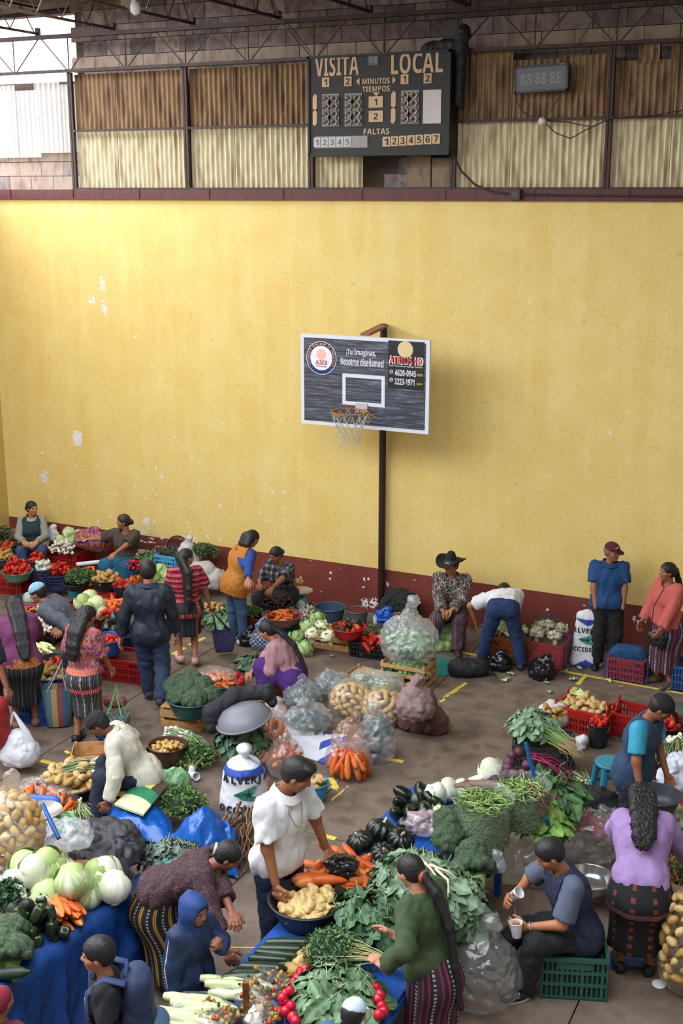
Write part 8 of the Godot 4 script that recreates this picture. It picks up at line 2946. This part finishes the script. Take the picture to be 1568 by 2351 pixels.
func tarp_stall() -> void:
	# a trestle table under blue tarpaulin
	var h := .74
	var A := V3(1.614, .74, 8.106)
	var B := V3(1.48, .74, 9.572)
	var C_ := V3(.287, .74, 8.335)
	var D := V3(1.046, .74, 7.834)
	var t := thing("stall_table", "market table draped with dark blue tarpaulin", "table", Vector3.ZERO)
	var wm := mat("8a6a48", .8, {"albedo_texture": tx.wood})
	var m := MB.new()
	var top := []
	for r in 2:
		top.append(PackedVector3Array([[C_, D], [B, A]][r]))
	var f := noise(91, 2.4, 3)
	for p in [A.lerp(C_, .06), B.lerp(D, .06), D.lerp(B, .06)]:
		var b := MB.new()
		b.at(Vector3(p.x, (h - .03) * .5, p.z), Vector3(.05, h - .03, .05))
		part(t, "leg", b.mesh(), wm)
	var bd := MB.new()
	var tri := [A.lerp(C_, .02), B.lerp(D, .02), C_.lerp(A, .02), D.lerp(B, .02)]
	var pts := []
	for p in tri:
		pts.append(Vector2(p.x, -p.z))
	bd.poly(pts, TE(Vector3(0, h - .03, 0), Vector3(-PI / 2, 0, 0)), .02)
	part(t, "board", bd.mesh(), wm)
	# tarpaulin: flat on top, falling in slanting folds at the front and the end
	var tarp := mat("ffffff", .4, {"albedo_texture": mottle(96, ["082a60", "103f80", "0b3468"], 1.0, 1.2, 1.2, 93)})
	var g := []
	for r in 17:
		var row := PackedVector3Array()
		for c in 61:
			var u := c / 60.0
			var e: Vector3
			var o: Vector3
			var n: Vector3
			if u < .72:
				e = B.lerp(A, u / .72)
				o = C_.lerp(D, u / .72)
				n = (A - B).cross(Vector3.UP).normalized()
			else:
				e = A.lerp(D, (u - .72) / .28)
				o = e
				n = -(D - A).cross(Vector3.UP).normalized() * -1.0
			if (o - e).dot(n) > .0:
				n = -n
			if u >= .72 and (C_ - e).dot(n) > .0:
				n = -n
			var w := smoothstep(.55, .72, u) * (1.0 - smoothstep(.72, .9, u))
			if w > .0:
				n = n.lerp((A - C_).normalized(), w * .6).normalized()
			if r < 5:
				row.append(e.lerp(o, .5 * (1.0 - r / 4.0)) + Vector3(0, .006 + .004 * f.get_noise_2d(u * 9, r), 0))
			else:
				var d := (r - 4) / 12.0
				var fold := sin(u * 34.0 + d * 5.0 + f.get_noise_1d(u * 4.0) * 3.0) * .05 * d + f.get_noise_2d(u * 6.0, d * 3.0) * .07 * d
				row.append(e + n * (.02 + .1 * d + fold) - Vector3(0, d * (h - .02), 0))
		g.append(row)
	m.rows(g)
	part(t, "tarpaulin", m.mesh(), tarp)
	var big := {"scale": 1.45, "rough": .5}
	some("cabbage", "cabbage", [V3(1.393, .98, 8.468), V3(1.23, .86, 8.563), V3(1.43, .84, 8.371), V3(1.131, 1, 8.412), V3(.901, .9, 8.369), V3(1.39, .84, 8.166)], "large green cabbage on the tarp-covered stall", "green cabbages on the tarp stall", big)
	some("white_cabbage", "white_cabbage", [V3(1.58, .86, 8.249), V3(.947, .86, 8.559), V3(1.104, 1, 8.52), V3(1.417, .86, 8.139), V3(1.092, .86, 8.269)], "large white cabbage on the tarp-covered stall", "white cabbages on the tarp stall", big)
	heap("carrot", "carrot", 26, V3(1.33, .78, 8.577), .2, .13, .09, "fat carrot lying below the cabbages on the tarp stall", "carrots on the tarp stall", {"align": 1.15, "scale": 1.35})
	heap("bell_pepper", "green_pepper", 16, V3(1.322, .78, 8.798), .25, .14, .1, "almost black green pepper on the tarp stall", "dark peppers on the tarp stall", {"kinds": [0, 3], "scale": 1.3, "rough": .3, "category": "pepper"})
	some("pear_squash", "dark_squash", [V3(1.255, .9, 8.796), V3(1.225, .88, 8.873)], "smooth dark squash beside the carrots on the tarp stall", "dark squashes on the tarp stall", {"scale": 1.2, "category": "squash"})
	some("broccoli", "broccoli", [V3(1.308, .9, 9.033), V3(1.45, .86, 9.163), V3(1.353, .88, 9.164)], "dark broccoli at the left end of the tarp stall", "broccoli on the tarp stall", {"scale": 1.5, "rough": .9})
	some("zucchini", "zucchini", [V3(1.504, .8, 9.294)], "zucchini at the front edge of the tarp stall", "", {"scale": 1.3})
	herb("parsley_bunch", "dark parsley bunch at the left end of the tarp stall", "herbs", V3(1.035, .86, 8.716), V3(.16, .15, .16), 900, {"cols": ["16301a", "33582c"]})
	some("onion", "onion", [V3(1.091, .92, 8.664), V3(1.13, .9, 8.681)], "papery onion beside the parsley on the tarp stall", "onions on the tarp stall", {"scale": 1.4})


func front_table() -> void:
	var h := .6
	var P := [V3(2.713, .6, 5.5), V3(3.682, .6, 5.729), V3(3.753, .6, 8.766), V3(2.601, .6, 9.319)]
	var t := thing("stall_table", "blue wooden stall table piled with vegetables", "table", Vector3.ZERO)
	var blue := mat("164f9e", .55, {"albedo_texture": tx.cloth})
	var pts := []
	for p in P:
		pts.append(Vector2(p.x, -p.z))
	var m := MB.new()
	m.poly(pts, TE(Vector3(0, h - .03, 0), Vector3(-PI / 2, 0, 0)), .03)
	part(t, "table_top", m.mesh(), blue)
	for k in 4:
		var a: Vector3 = P[k]
		var b: Vector3 = P[(k + 1) % 4]
		var q := MB.new()
		q.bar(a + V3(0, -.055, 0), b + V3(0, -.055, 0), .03, .05)
		part(t, "rail", q.mesh(), blue)
		var c: Vector3 = a.lerp(P[(k + 2) % 4], .04)
		q = MB.new()
		q.at(Vector3(c.x, h * .47, c.z), Vector3(.05, h * .94, .05))
		part(t, "leg", q.mesh(), blue)
	some("pear_squash", "dark_squash", [V3(2.755, .68, 5.797), V3(2.921, .68, 5.91), V3(3.009, .68, 5.81), V3(2.931, .68, 6.076), V3(2.828, .68, 6.125), V3(3.032, .68, 6.154), V3(3.048, .72, 6.037), V3(3.092, .68, 5.853), V3(2.814, .7, 6.003), V3(2.874, .68, 5.689), V3(3.099, .68, 6.067), V3(2.987, .67, 6.257)], "dark smooth squash at the far corner of the blue table", "dark squashes on the blue table", {"scale": 1.15, "rough": .25, "tilt": 1.5, "category": "squash"})
	some("squash", "ribbed_squash", [V3(2.799, .72, 6.743), V3(2.884, .74, 6.543), V3(3.079, .74, 6.611), V3(3.034, .72, 6.843), V3(2.963, .68, 6.94)], "ribbed black-green squash on the blue table", "ribbed squashes on the blue table", {"scale": 1.2, "rough": .3, "tilt": .5, "category": "squash"})
	heap("carrot", "carrot", 64, V3(2.906, .62, 7.19), .3, .24, .12, "thick orange carrot heaped beside the ginger", "carrots on the blue table", {"scale": 1.5})
	heap("carrot", "carrot", 9, V3(2.818, .72, 7.411), .16, .09, .05, "long carrot laid sideways beside the white polo shirt", "long carrots by the white polo shirt", {"scale": 1.75, "align": 1.95, "fill": .0})
	bag("plastic_bag", "small knotted black bag under the white-shirted man's hand", "bag", V3(2.915, .82, 7.32), .3, V3(.2, .1, .17), mat("131315", .22), {"neck": false, "amp": .03, "cell": .011})
	bowl_of("ginger", "ginger_root", 30, .05, "knobbly ginger root in the big black bowl", "ginger in the big black bowl", V3(2.822, .61, 7.689), .27, .18, "1d1c1f", "big black bowl of ginger roots on the blue table", {"full": .45, "scale": 1.0, "category": "ginger", "deep": .02, "fill": .3})
	var zp := [V3(2.887, .7, 8.109), V3(2.868, .68, 8.167), V3(2.86, .66, 8.202), V3(2.836, .66, 8.272), V3(2.825, .66, 8.376), V3(2.78, .66, 8.51), V3(2.784, .64, 8.432), V3(2.725, .64, 8.595), V3(2.86, .63, 8.276), V3(2.782, .63, 8.582)]
	some("zucchini", "zucchini", zp, "dark green zucchini in the row below the ginger bowl", "zucchini row on the blue table", {"scale": 1.25, "turn": 2.0, "tilt": .1, "rough": .3})
	some("potato", "potato", [V3(3.026, .66, 8.123), V3(3.035, .66, 8.065), V3(3.054, .66, 8.018), V3(3.016, .64, 8.217), V3(3.038, .66, 8.185), V3(2.994, .63, 8.263), V3(3.077, .63, 8.224)], "mottled potato between the zucchini and the coriander", "potatoes beside the zucchini", {"scale": 1.5})
	for k in 3:
		var c: Vector3 = [V3(2.649, .63, 8.858), V3(2.775, .63, 8.586), V3(2.662, .63, 9.004)][k]
		heap("corn", "corn_cob", 7, c, .16, .1, .03, ["peeled corn cob in the wrapped pack nearest the hooded child", "peeled corn cob in the pack below the zucchini", "peeled corn cob in the pack at the bottom edge"][k], ["corn by the hooded child", "corn below the zucchini", "corn at the bottom edge"][k], {"align": 1.9, "scale": 1.3, "fill": .0, "rough": .25})
		bag("plastic_bag", ["clear wrap on the corn pack nearest the hooded child", "clear wrap on the corn pack below the zucchini", "clear wrap on the corn pack at the bottom edge"][k], "bag", c - V3(0, .03, 0), .4, V3(.36, .09, .24), film("f4f4f0", .1), {"neck": false, "amp": .006, "seed": 101 + k})
	for k in 4:
		var c: Vector3 = [V3(2.94, .62, 8.462), V3(2.928, .62, 8.628), V3(2.825, .62, 8.911), V3(3.058, .62, 8.776)][k]
		var bits := []
		for n in ["e0752a", "dcd8c8", "7a9a50", "d8c060", "3c5a34"]:
			bits = []
			for q in 16:
				bits.append(Transform3D(Basis.from_euler(Vector3(rnd(0, 6), rnd(0, 6), 0)).scaled(Vector3.ONE * rnd(.35, .75)), c + Vector3(rnd(-.13, .13), .02 + rnd(0, .06), rnd(-.09, .09))))
			mass("vegetable_pieces", veg("baby_potato", 0), mat(n, .45), bits, "chopped mixed vegetable pieces in tray number " + ["one by the radishes", "two by the corn", "three at the bottom edge", "four by the wooden stake"][k])
		bag("plastic_bag", ["clear wrapped tray of chopped vegetables by the radishes", "clear wrapped tray of chopped vegetables beside the corn", "clear wrapped tray of chopped vegetables at the bottom edge", "clear wrapped tray of chopped vegetables by the wooden stake"][k], "bag", c - V3(0, .01, 0), k * .6, V3(.28, .09, .2), film("f4f4f4", .1), {"neck": false, "amp": .008, "seed": 111 + k})
	solo("wooden_stake", slab(-.02, .02, 0, .3, -.012, .012), mat("8a6238", .8, {"albedo_texture": tx.wood}), T(V3(2.971, .58, 8.81), .5), "upright wooden stake at the bottom edge of the blue table", "stake")
	some("garlic", "garlic_bulb", [V3(3.024, .68, 8.812), V3(3.038, .68, 8.772), V3(3.037, .68, 8.874), V3(3.069, .68, 8.849)], "white garlic bulb beside the wooden stake", "garlic by the wooden stake", {"scale": 1.4})
	# radishes with their tops
	foliage("radish_leaves", "broad radish leaves filling the table's near end", "greens", V3(3.404, .62, 8.424), V3(.34, .22, .28), 130, {"cols": ["3c5c38", "7c9a70"], "len": .16, "wide": .1, "roots": V3(-.26, .0, .05), "stalk": "a8c070", "root": "c8a0a0", "root_n": 24})
	some("radish", "radish", [V3(3.147, .72, 8.406), V3(3.138, .72, 8.34), V3(3.131, .7, 8.472), V3(3.139, .72, 8.45), V3(3.13, .7, 8.589), V3(3.152, .72, 8.576), V3(3.144, .68, 8.638), V3(3.131, .7, 8.636), V3(3.195, .68, 8.716), V3(3.216, .7, 8.68), V3(3.156, .66, 8.719), V3(3.263, .68, 8.747), V3(3.295, .68, 8.772), V3(3.189, .72, 8.346), V3(3.112, .7, 8.352)], "bright red radish at the left of the leafy bunch", "radishes left of the leaves", {"scale": 1.35, "rough": .35, "variants": 2})
	some("radish", "radish", [V3(3.638, .74, 8.339), V3(3.681, .72, 8.369), V3(3.734, .72, 8.461), V3(3.742, .7, 8.519), V3(3.7, .74, 8.437), V3(3.753, .7, 8.477)], "bright red radish against the green sweater", "radishes by the green sweater", {"scale": 1.35, "rough": .35, "variants": 2})
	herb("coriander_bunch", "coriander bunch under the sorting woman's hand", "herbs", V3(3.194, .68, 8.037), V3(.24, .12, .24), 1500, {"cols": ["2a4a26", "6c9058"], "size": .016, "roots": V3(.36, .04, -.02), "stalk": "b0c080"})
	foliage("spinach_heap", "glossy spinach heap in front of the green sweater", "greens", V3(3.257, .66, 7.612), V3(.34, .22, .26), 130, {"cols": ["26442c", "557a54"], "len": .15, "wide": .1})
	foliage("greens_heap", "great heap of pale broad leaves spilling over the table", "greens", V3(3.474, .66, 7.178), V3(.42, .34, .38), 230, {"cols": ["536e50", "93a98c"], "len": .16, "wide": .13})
	foliage("hanging_greens", "leaves hanging over the table edge by the long ponytail", "greens", V3(3.755, .48, 7.07), V3(.2, .36, .26), 90, {"cols": ["4a6648", "84997c"], "len": .16, "wide": .12})
	var rt := MB.new()
	rt.col = L("d8ccae")
	for q in [[V3(3.492, 1, 7.215), V3(3.584, 1.02, 7.304), V3(3.643, .98, 7.327), V3(3.682, .94, 7.359)], [V3(3.573, 1.02, 7.277), V3(3.685, 1, 7.269), V3(3.741, .96, 7.243)], [V3(3.623, 1, 7.279), V3(3.739, .98, 7.342), V3(3.759, .9, 7.372)]]:
		rt.tube(q, [.012, .01, .007, .002], 6)
	solo("pale_roots", rt.mesh(), mat("ffffff", .7), Transform3D(), "pale taproots lying on the heap of broad leaves", "roots", "", "stuff")
	some("broccoli", "broccoli", [V3(3.355, .82, 6.303), V3(3.407, .76, 6.456), V3(3.645, .72, 6.55), V3(3.648, .7, 6.682), V3(3.431, .74, 6.258), V3(3.73, .68, 6.64)], "dark broccoli head beside the clear bag of beans", "broccoli beside the beans", {"scale": 1.35, "rough": .9, "tilt": .8})
	some("cauliflower", "cauliflower", [V3(3.162, .7, 6.006)], "cream cauliflower tucked behind the broccoli", "", {"scale": .9})
	bag("plastic_bag", "pinkish crumpled bag among the squashes", "bag", V3(3.137, .64, 6.225), .4, V3(.3, .14, .2), film("d8c0c8", .55), {"neck": false, "amp": .035, "seed": 121})
	for k in 2:
		var c: Vector3 = [V3(3.574, .6, 6.14), V3(3.76, .6, 5.707)][k]
		var r: float = [.21, .2][k]
		var hh: float = [.36, .3][k]
		for q in 90:
			var a := q * 2.39996
			var rr := r * .9 * sqrt((q + .5) / 90.0)
			solo("green_bean", veg("bean", q % 4), mat("ffffff", .5), TE(c + Vector3(rr * cos(a), hh + .03 * (1.0 - rr / r) + rnd(0, .02), rr * sin(a)), Vector3(rnd(-.3, .3), rnd(0, 6), rnd(-.3, .3))), ["green bean on top of the open bag beside the broccoli", "green bean on top of the bag under the beets"][k], "bean", ["beans beside the broccoli", "beans under the beets"][k])
		var at := []
		for q in 360:
			var a := q * 2.39996
			var y := hh * (q + .5) / 360.0
			var d := Vector3(cos(a), 0, sin(a))
			at.append(Transform3D(Basis(Vector3.UP, -a + rnd(-.5, .5)) * Basis(Vector3.BACK, .0) * Basis(Vector3.RIGHT, rnd(-.9, .9)), c + d * r * .95 + Vector3(0, y, 0)))
		mass("green_beans", veg("bean", 2), mat("ffffff", .5), at, ["green beans pressed against the bag beside the broccoli", "green beans pressed against the bag under the beets"][k])
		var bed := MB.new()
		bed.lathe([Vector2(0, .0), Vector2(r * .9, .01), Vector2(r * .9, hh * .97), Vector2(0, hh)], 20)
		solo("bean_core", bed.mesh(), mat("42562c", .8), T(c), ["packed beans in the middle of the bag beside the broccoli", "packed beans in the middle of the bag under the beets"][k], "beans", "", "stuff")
		var fm := MB.new()
		var g := []
		var f := noise(130 + k, 3.0, 2)
		for y in 12:
			var row := PackedVector3Array()
			for q in 40:
				var a := TAU * q / 40.0
				var tt := y / 11.0
				var rr := r * (1.06 + .05 * f.get_noise_3d(cos(a) * 2.0, tt * 3.0, sin(a) * 2.0)) * (1.0 if y > 0 else .9) + (.03 * maxf(.0, tt - .85) / .15)
				row.append(Vector3(cos(a) * rr, tt * (hh + .06) + .03 * f.get_noise_2d(a, tt) * tt, sin(a) * rr))
			g.append(row)
		fm.rows(g, true)
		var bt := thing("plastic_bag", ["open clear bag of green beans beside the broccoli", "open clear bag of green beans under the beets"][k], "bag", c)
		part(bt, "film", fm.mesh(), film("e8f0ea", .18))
	some("white_cabbage", "white_cabbage", [V3(3.027, .7, 5.709), V3(3.096, .72, 5.615), V3(3.202, .72, 5.564), V3(3.278, .7, 5.416)], "white cabbage in the row behind the beans", "white cabbages behind the beans", {"scale": 1.15})
	some("white_cabbage", "white_cabbage", [V3(3.361, .8, 5.292)], "large white cabbage beside the beets", "", {"scale": 1.3, "first": 1})
	some("purple_cabbage", "purple_cabbage", [V3(3.414, .76, 5.375)], "small purple cabbage in front of the large white one", "", {"scale": 1.1})
	some("yuca", "cassava_root", [V3(3.394, .78, 5.566)], "long brown cassava root lying over the beans", "", {"scale": 1.5, "turn": 1.9, "tilt": .05, "category": "cassava"})
	some("yuca", "cassava_root", [V3(3.289, .78, 5.667)], "upright brown cassava root crossing the long one", "", {"scale": 1.1, "turn": .6, "tilt": .1, "category": "cassava"})
	some("beet", "beet", [V3(3.515, .9, 5.296), V3(3.546, .92, 5.106), V3(3.669, .9, 5.276), V3(3.498, .9, 5.148), V3(3.525, .86, 5.416), V3(3.607, .88, 5.438), V3(3.666, .86, 5.383), V3(3.538, .9, 5.401), V3(3.606, .84, 5.524), V3(3.641, .82, 5.583)], "purple beet in the bunch on the beans", "beets on the beans", {"scale": 1.2})
	foliage("chard_heap", "crinkled beet greens behind the beets", "greens", V3(3.876, .62, 5.269), V3(.3, .28, .26), 110, {"cols": ["2f5230", "628a50"], "len": .16, "wide": .1})
	foliage("lime_chard", "bright green drooping leaves beside the second bag of beans", "greens", V3(3.982, .55, 5.619), V3(.17, .22, .18), 46, {"cols": ["5c8a38", "93b458"], "len": .16, "wide": .09})
	var sm := MB.new()
	for k in 30:
		sm.col = L("8a1440").lerp(L("5a0c34"), rng.randf())
		var a: Vector3 = [V3(3.688, .88, 5.63), V3(3.675, .98, 5.244)][k % 2]
		var e: Vector3 = [V3(4.019, .86, 5.795), V3(4.006, .86, 5.264)][k % 2]
		a += Vector3(rnd(-1, 1), rnd(-1, 1), rnd(-1, 1)) * .025
		e += Vector3(rnd(-1, 1), rnd(-.6, .3), rnd(-1, 1)) * .12
		sm.tube([a, a.lerp(e, .5) + V3(0, .05, 0), e], [.008, .007, .003], 5)
	solo("beet_stalks", sm.mesh(), mat("ffffff", .45), Transform3D(), "magenta beet stalks fanning to the right", "stalks", "", "stuff")
	for q in [[V3(3.734, 1.25, 5.565), V3(3.805, .95, 5.53), "blue painted pole end standing among the beets"], [V3(4.004, .75, 5.813), V3(3.998, 0, 5.222), "thin blue painted leg under the beet table"]]:
		var st := MB.new()
		st.tube([q[0], q[1]], [.017], 10)
		solo("blue_pole", st.mesh(), mat("0f5a9e", .5), Transform3D(), q[2], "pole")
	bag("plastic_bag", "huge clear bag of rubbish behind the long ponytail", "bag", V3(3.957, 0, 7.18), .3, V3(.5, .5, .5), film("b8b4ae", .32), {"amp": .03, "seed": 141})
	bag("plastic_bag", "large empty clear bag under the blue table", "bag", V3(3.727, .05, 5.595), .3, V3(.5, .3, .36), film("c8c8c4", .3), {"neck": false, "amp": .05, "seed": 142})
	bag("plastic_bag", "little rolled clear bag on the table's blue edge", "bag", V3(3.813, .6, 6.473), .9, V3(.09, .16, .08), film("d8d8dc", .4), {"neck": false, "amp": .02, "seed": 143, "cell": .011})


func right_side() -> void:
	foliage("turnip_greens", "bunch of greens with long straw-coloured roots", "greens", V3(3.247, .5, 3.696), V3(.26, .18, .24), 80, {"cols": ["4a6a4c", "86a080"], "len": .12, "wide": .08, "roots": V3(.34, -.06, .1), "stalk": "9ab868", "root": "c8ac80", "root_n": 90})
	crate("crate under the straw-rooted greens", V3(3.331, 0, 3.565), .3, V3(.6, .36, .44), "3a3a40", {"lid": true, "inside": "2a2a2c"})
	bag("sack", "open white sack of potatoes beside the red crate", "sack", V3(3.135, 0, 2.466), .3, V3(.34, .26, .3), mat("c8c6c8", .6), {"neck": false, "seed": 151})
	heap("potato", "potato", 14, V3(3.211, .28, 2.806), .1, .09, .03, "potato in the open white sack", "potatoes in the white sack", {"mass": true})
	var c1 := V3(3.46, 0, 2.371)
	crate("red crate of yellow potatoes with raised ends", c1, -.12, V3(.6, .26, .36), "ae1f1c", {"dip": .07})
	heap("potato", "potato", 62, c1 + V3(0, .2, 0), .27, .15, .07, "yellow potato in the red crate with raised ends", "potatoes in the red crate", {"kinds": [1, 3], "fill": .7})
	crate("empty red crate behind the turquoise T-shirt", V3(3.908, 0, 2.277), -.1, V3(.4, .26, .36), "9a1a1a", {"dip": .07})
	bowl_of("tomato", "tomato", 18, .03, "red tomato in the black bucket", "tomatoes in the black bucket", V3(3.686, 0, 2.76), .115, .26, "1d1f22", "black bucket of tomatoes by the red crate", {"full": .85, "basin": {"called": "bucket", "category": "bucket", "taper": .8, "handle": true}})
	bowl_of("tomato", "tomato", 26, .05, "ripe tomato in the black bowl at the right edge", "tomatoes in the right-hand bowl", V3(4.364, .28, 2.748), .17, .1, "26282c", "black bowl of tomatoes at the right edge", {"scale": 1.2})
	crate("maroon crate under the right-hand bowl of tomatoes", V3(4.312, 0, 2.459), .0, V3(.4, .28, .32), "5a1a20", {"lid": true})
	crate("crate under the white spring onions", V3(4.516, 0, 3.049), .0, V3(.5, .26, .44), "3a3a30", {"lid": true})
	scallions("large white spring onions heaped at the right edge", V3(4.468, .28, 3.119), PI * .9, 40, .026, .36)
	scallions("second row of white spring onions at the right edge", V3(4.57, .34, 3.122), PI * 1.05, 24, .024, .36)
	scallions("pale leeks trailing on the floor beside the beet greens", V3(3.831, .02, 3.794), .8, 14, .01, .4)
	# stool
	var s := thing("stool", "teal plastic stool behind the apron", "stool", V3(4.092, 0, 3.943), .6)
	var tm := mat("1f7a90", .4)
	var m := MB.new()
	m.lathe([Vector2(0, .44), Vector2(.14, .44), Vector2(.155, .43), Vector2(.155, .4), Vector2(0, .4)], 20)
	part(s, "seat", m.mesh(), tm)
	for k in 4:
		var a := TAU * k / 4.0 + .78
		var q := MB.new()
		q.tube([Vector3(cos(a) * .13, .41, sin(a) * .13), Vector3(cos(a) * .2, .0, sin(a) * .2)], [.04, .03], 8, true, .6)
		part(s, "leg", q.mesh(), tm)
	var cr := MB.new()
	cr.lathe([Vector2(.165, .16), Vector2(.185, .16), Vector2(.185, .2), Vector2(.16, .2), Vector2(.165, .16)], 20)
	part(s, "stretcher", cr.mesh(), tm)
	basin("dark grey basin held by the man in turquoise", V3(4.713, .6, 5.026), .2, .16, "3a3c44")
	bag("plastic_bag", "bright red plastic bag below the grey basin", "bag", V3(4.752, .1, 4.252), .3, V3(.3, .3, .24), mat("a8201a", .4), {"neck": false, "seed": 161})
	bag("plastic_bag", "white printed bag at the right edge", "bag", V3(4.675, .2, 3.799), .3, V3(.3, .36, .24), mat("c8ccd6", .45), {"neck": false, "amp": .04, "seed": 162})
	solo("jacket_heap", blob([[V3(-.2, .1, 0), V3(.2, .12, 0), .14, .13], [V3(0, .2, 0), V3(.1, .22, 0), .1, .1]], .016, .04, 7.0, 163, .0), mat("15151a", .8), T(V3(4.059, .2, 4.699)), "heap of black clothing beside the apron", "clothing")
	solo("pink_cloth", blob([[V3(-.14, .06, 0), V3(.02, .07, .02), .07, .06], [V3(.08, .06, .06), V3(.17, .05, .08), .06, .05]], .012, .035, 10.0, 164, .0), mat("b0566e", .75), T(V3(4.176, .22, 4.901)), "crumpled pink cloth in front of the black clothing", "cloth")
	for q in [[V3(4.147, .05, 5.008), V3(.5, .36, .4), 171, "large crumpled clear bag beside the lilac cardigan"], [V3(3.904, .02, 5.029), V3(.36, .36, .3), 172, "crumpled clear bag below the drooping greens"], [V3(4.275, .2, 4.789), V3(.26, .2, .2), 173, "bunched clear bag beside the pink cloth"]]:
		bag("plastic_bag", q[3], "bag", q[0], .3, q[1], film("d4d0c8", .3), {"amp": .05, "freq": 8.0, "seed": q[2], "neck": false})
	heap("radish", "radish", 16, V3(4.227, .1, 5.461), .16, .1, .05, "red radish in shade behind the seated man", "radishes behind the seated man", {"kinds": [0, 1]})
	basin("shiny steel bowl between the seated man and the lilac cardigan", V3(4.365, .2, 5.775), .19, .11, "b8b4b0", {"rough": .22, "mat": mat("c0bcb8", .22, {"metallic": .85})})
	crate("green slatted crate used as a seat", V3(4.503, 0, 6.764), .35, V3(.46, .34, .34), "2c5c50", {"lid": true, "inside": "1a2a28"})
	cup("paper cup of coffee tipped to pour", TE(V3(4.054, .66, 6.881), V3(.5, .4, -.6)), .042, .1)
	cup("paper cup being filled with coffee", TE(V3(4.17, .5, 7.081), V3(0, 0, .08)), .045, .11)
	var cf := MB.new()
	cf.col = L("3c2012")
	cf.tube([V3(4.119, .66, 6.973), V3(4.146, .6, 7.037)], [.004, .003], 5)
	solo("coffee_stream", cf.mesh(), mat("ffffff", .2), Transform3D(), "thin stream of coffee between the two cups", "coffee")
	heap("onion", "onion", 40, V3(4.855, .3, 4.708), .16, .2, .12, "white onion in the pile at the right edge", "white onions at the right edge", {"scale": 1.2})
	crate("crate under the pile of white onions", V3(4.923, 0, 4.582), .0, V3(.5, .3, .5), "3a4030", {"lid": true})
	herb("flower_bunch", "bunch of orange flowers and herbs at the right edge", "flowers", V3(5.075, .5, 5.767), V3(.16, .18, .16), 500, {"cols": ["4a6a34", "d8742a"], "size": .02})
	stuffed("potato", "potato", 60, V3(5.223, .42, 6.502), V3(.14, .38, .16), "potato in the tall net sack at the right edge", "potatoes in the right-edge sack", {"cover": 1.8})
	bag("net_sack", "tall net sack of potatoes at the right edge", "sack", V3(5.242, 0, 6.41), .2, V3(.36, .8, .36), film("e8d8b8", .15), {"neck": false, "amp": .01, "seed": 181})
	sheet("plastic_sheet", "blue plastic sheet on the floor behind the lilac cardigan", "plastic sheet", [V3(4.611, 0, 6.324), V3(5.081, 0, 6.068), V3(5.177, 0, 6.23), V3(4.709, 0, 6.454)], .003, mat("12407e", .4), Vector3.ZERO, .01)
	var sp := thing("spoon_rest", "white plastic lid dropped by the woman's shoe", "lid", V3(5.076, 0, 6.49), .4)
	var ld := MB.new()
	ld.lathe([Vector2(0, 0), Vector2(.05, 0), Vector2(.052, .012), Vector2(.045, .016), Vector2(0, .014)], 18)
	part(sp, "disc", ld.mesh(), mat("d4d6da", .4))
	sheet("tarpaulin", "grey-green tarpaulin crumpled by the right edge", "tarpaulin", [V3(3.975, 0, 1.379), V3(4.397, 0, 1.31), V3(4.456, 0, 1.644), V3(4.069, 0, 1.599)], .004, mat("4a5a58", .6), V3(0, .03, 0), .04)
	bag("plastic_bag", "small white bag dropped beside the black bucket", "bag", V3(3.522, 0, 2.907), .4, V3(.12, .1, .1), mat("d0d0d4", .4), {"seed": 183, "cell": .012})
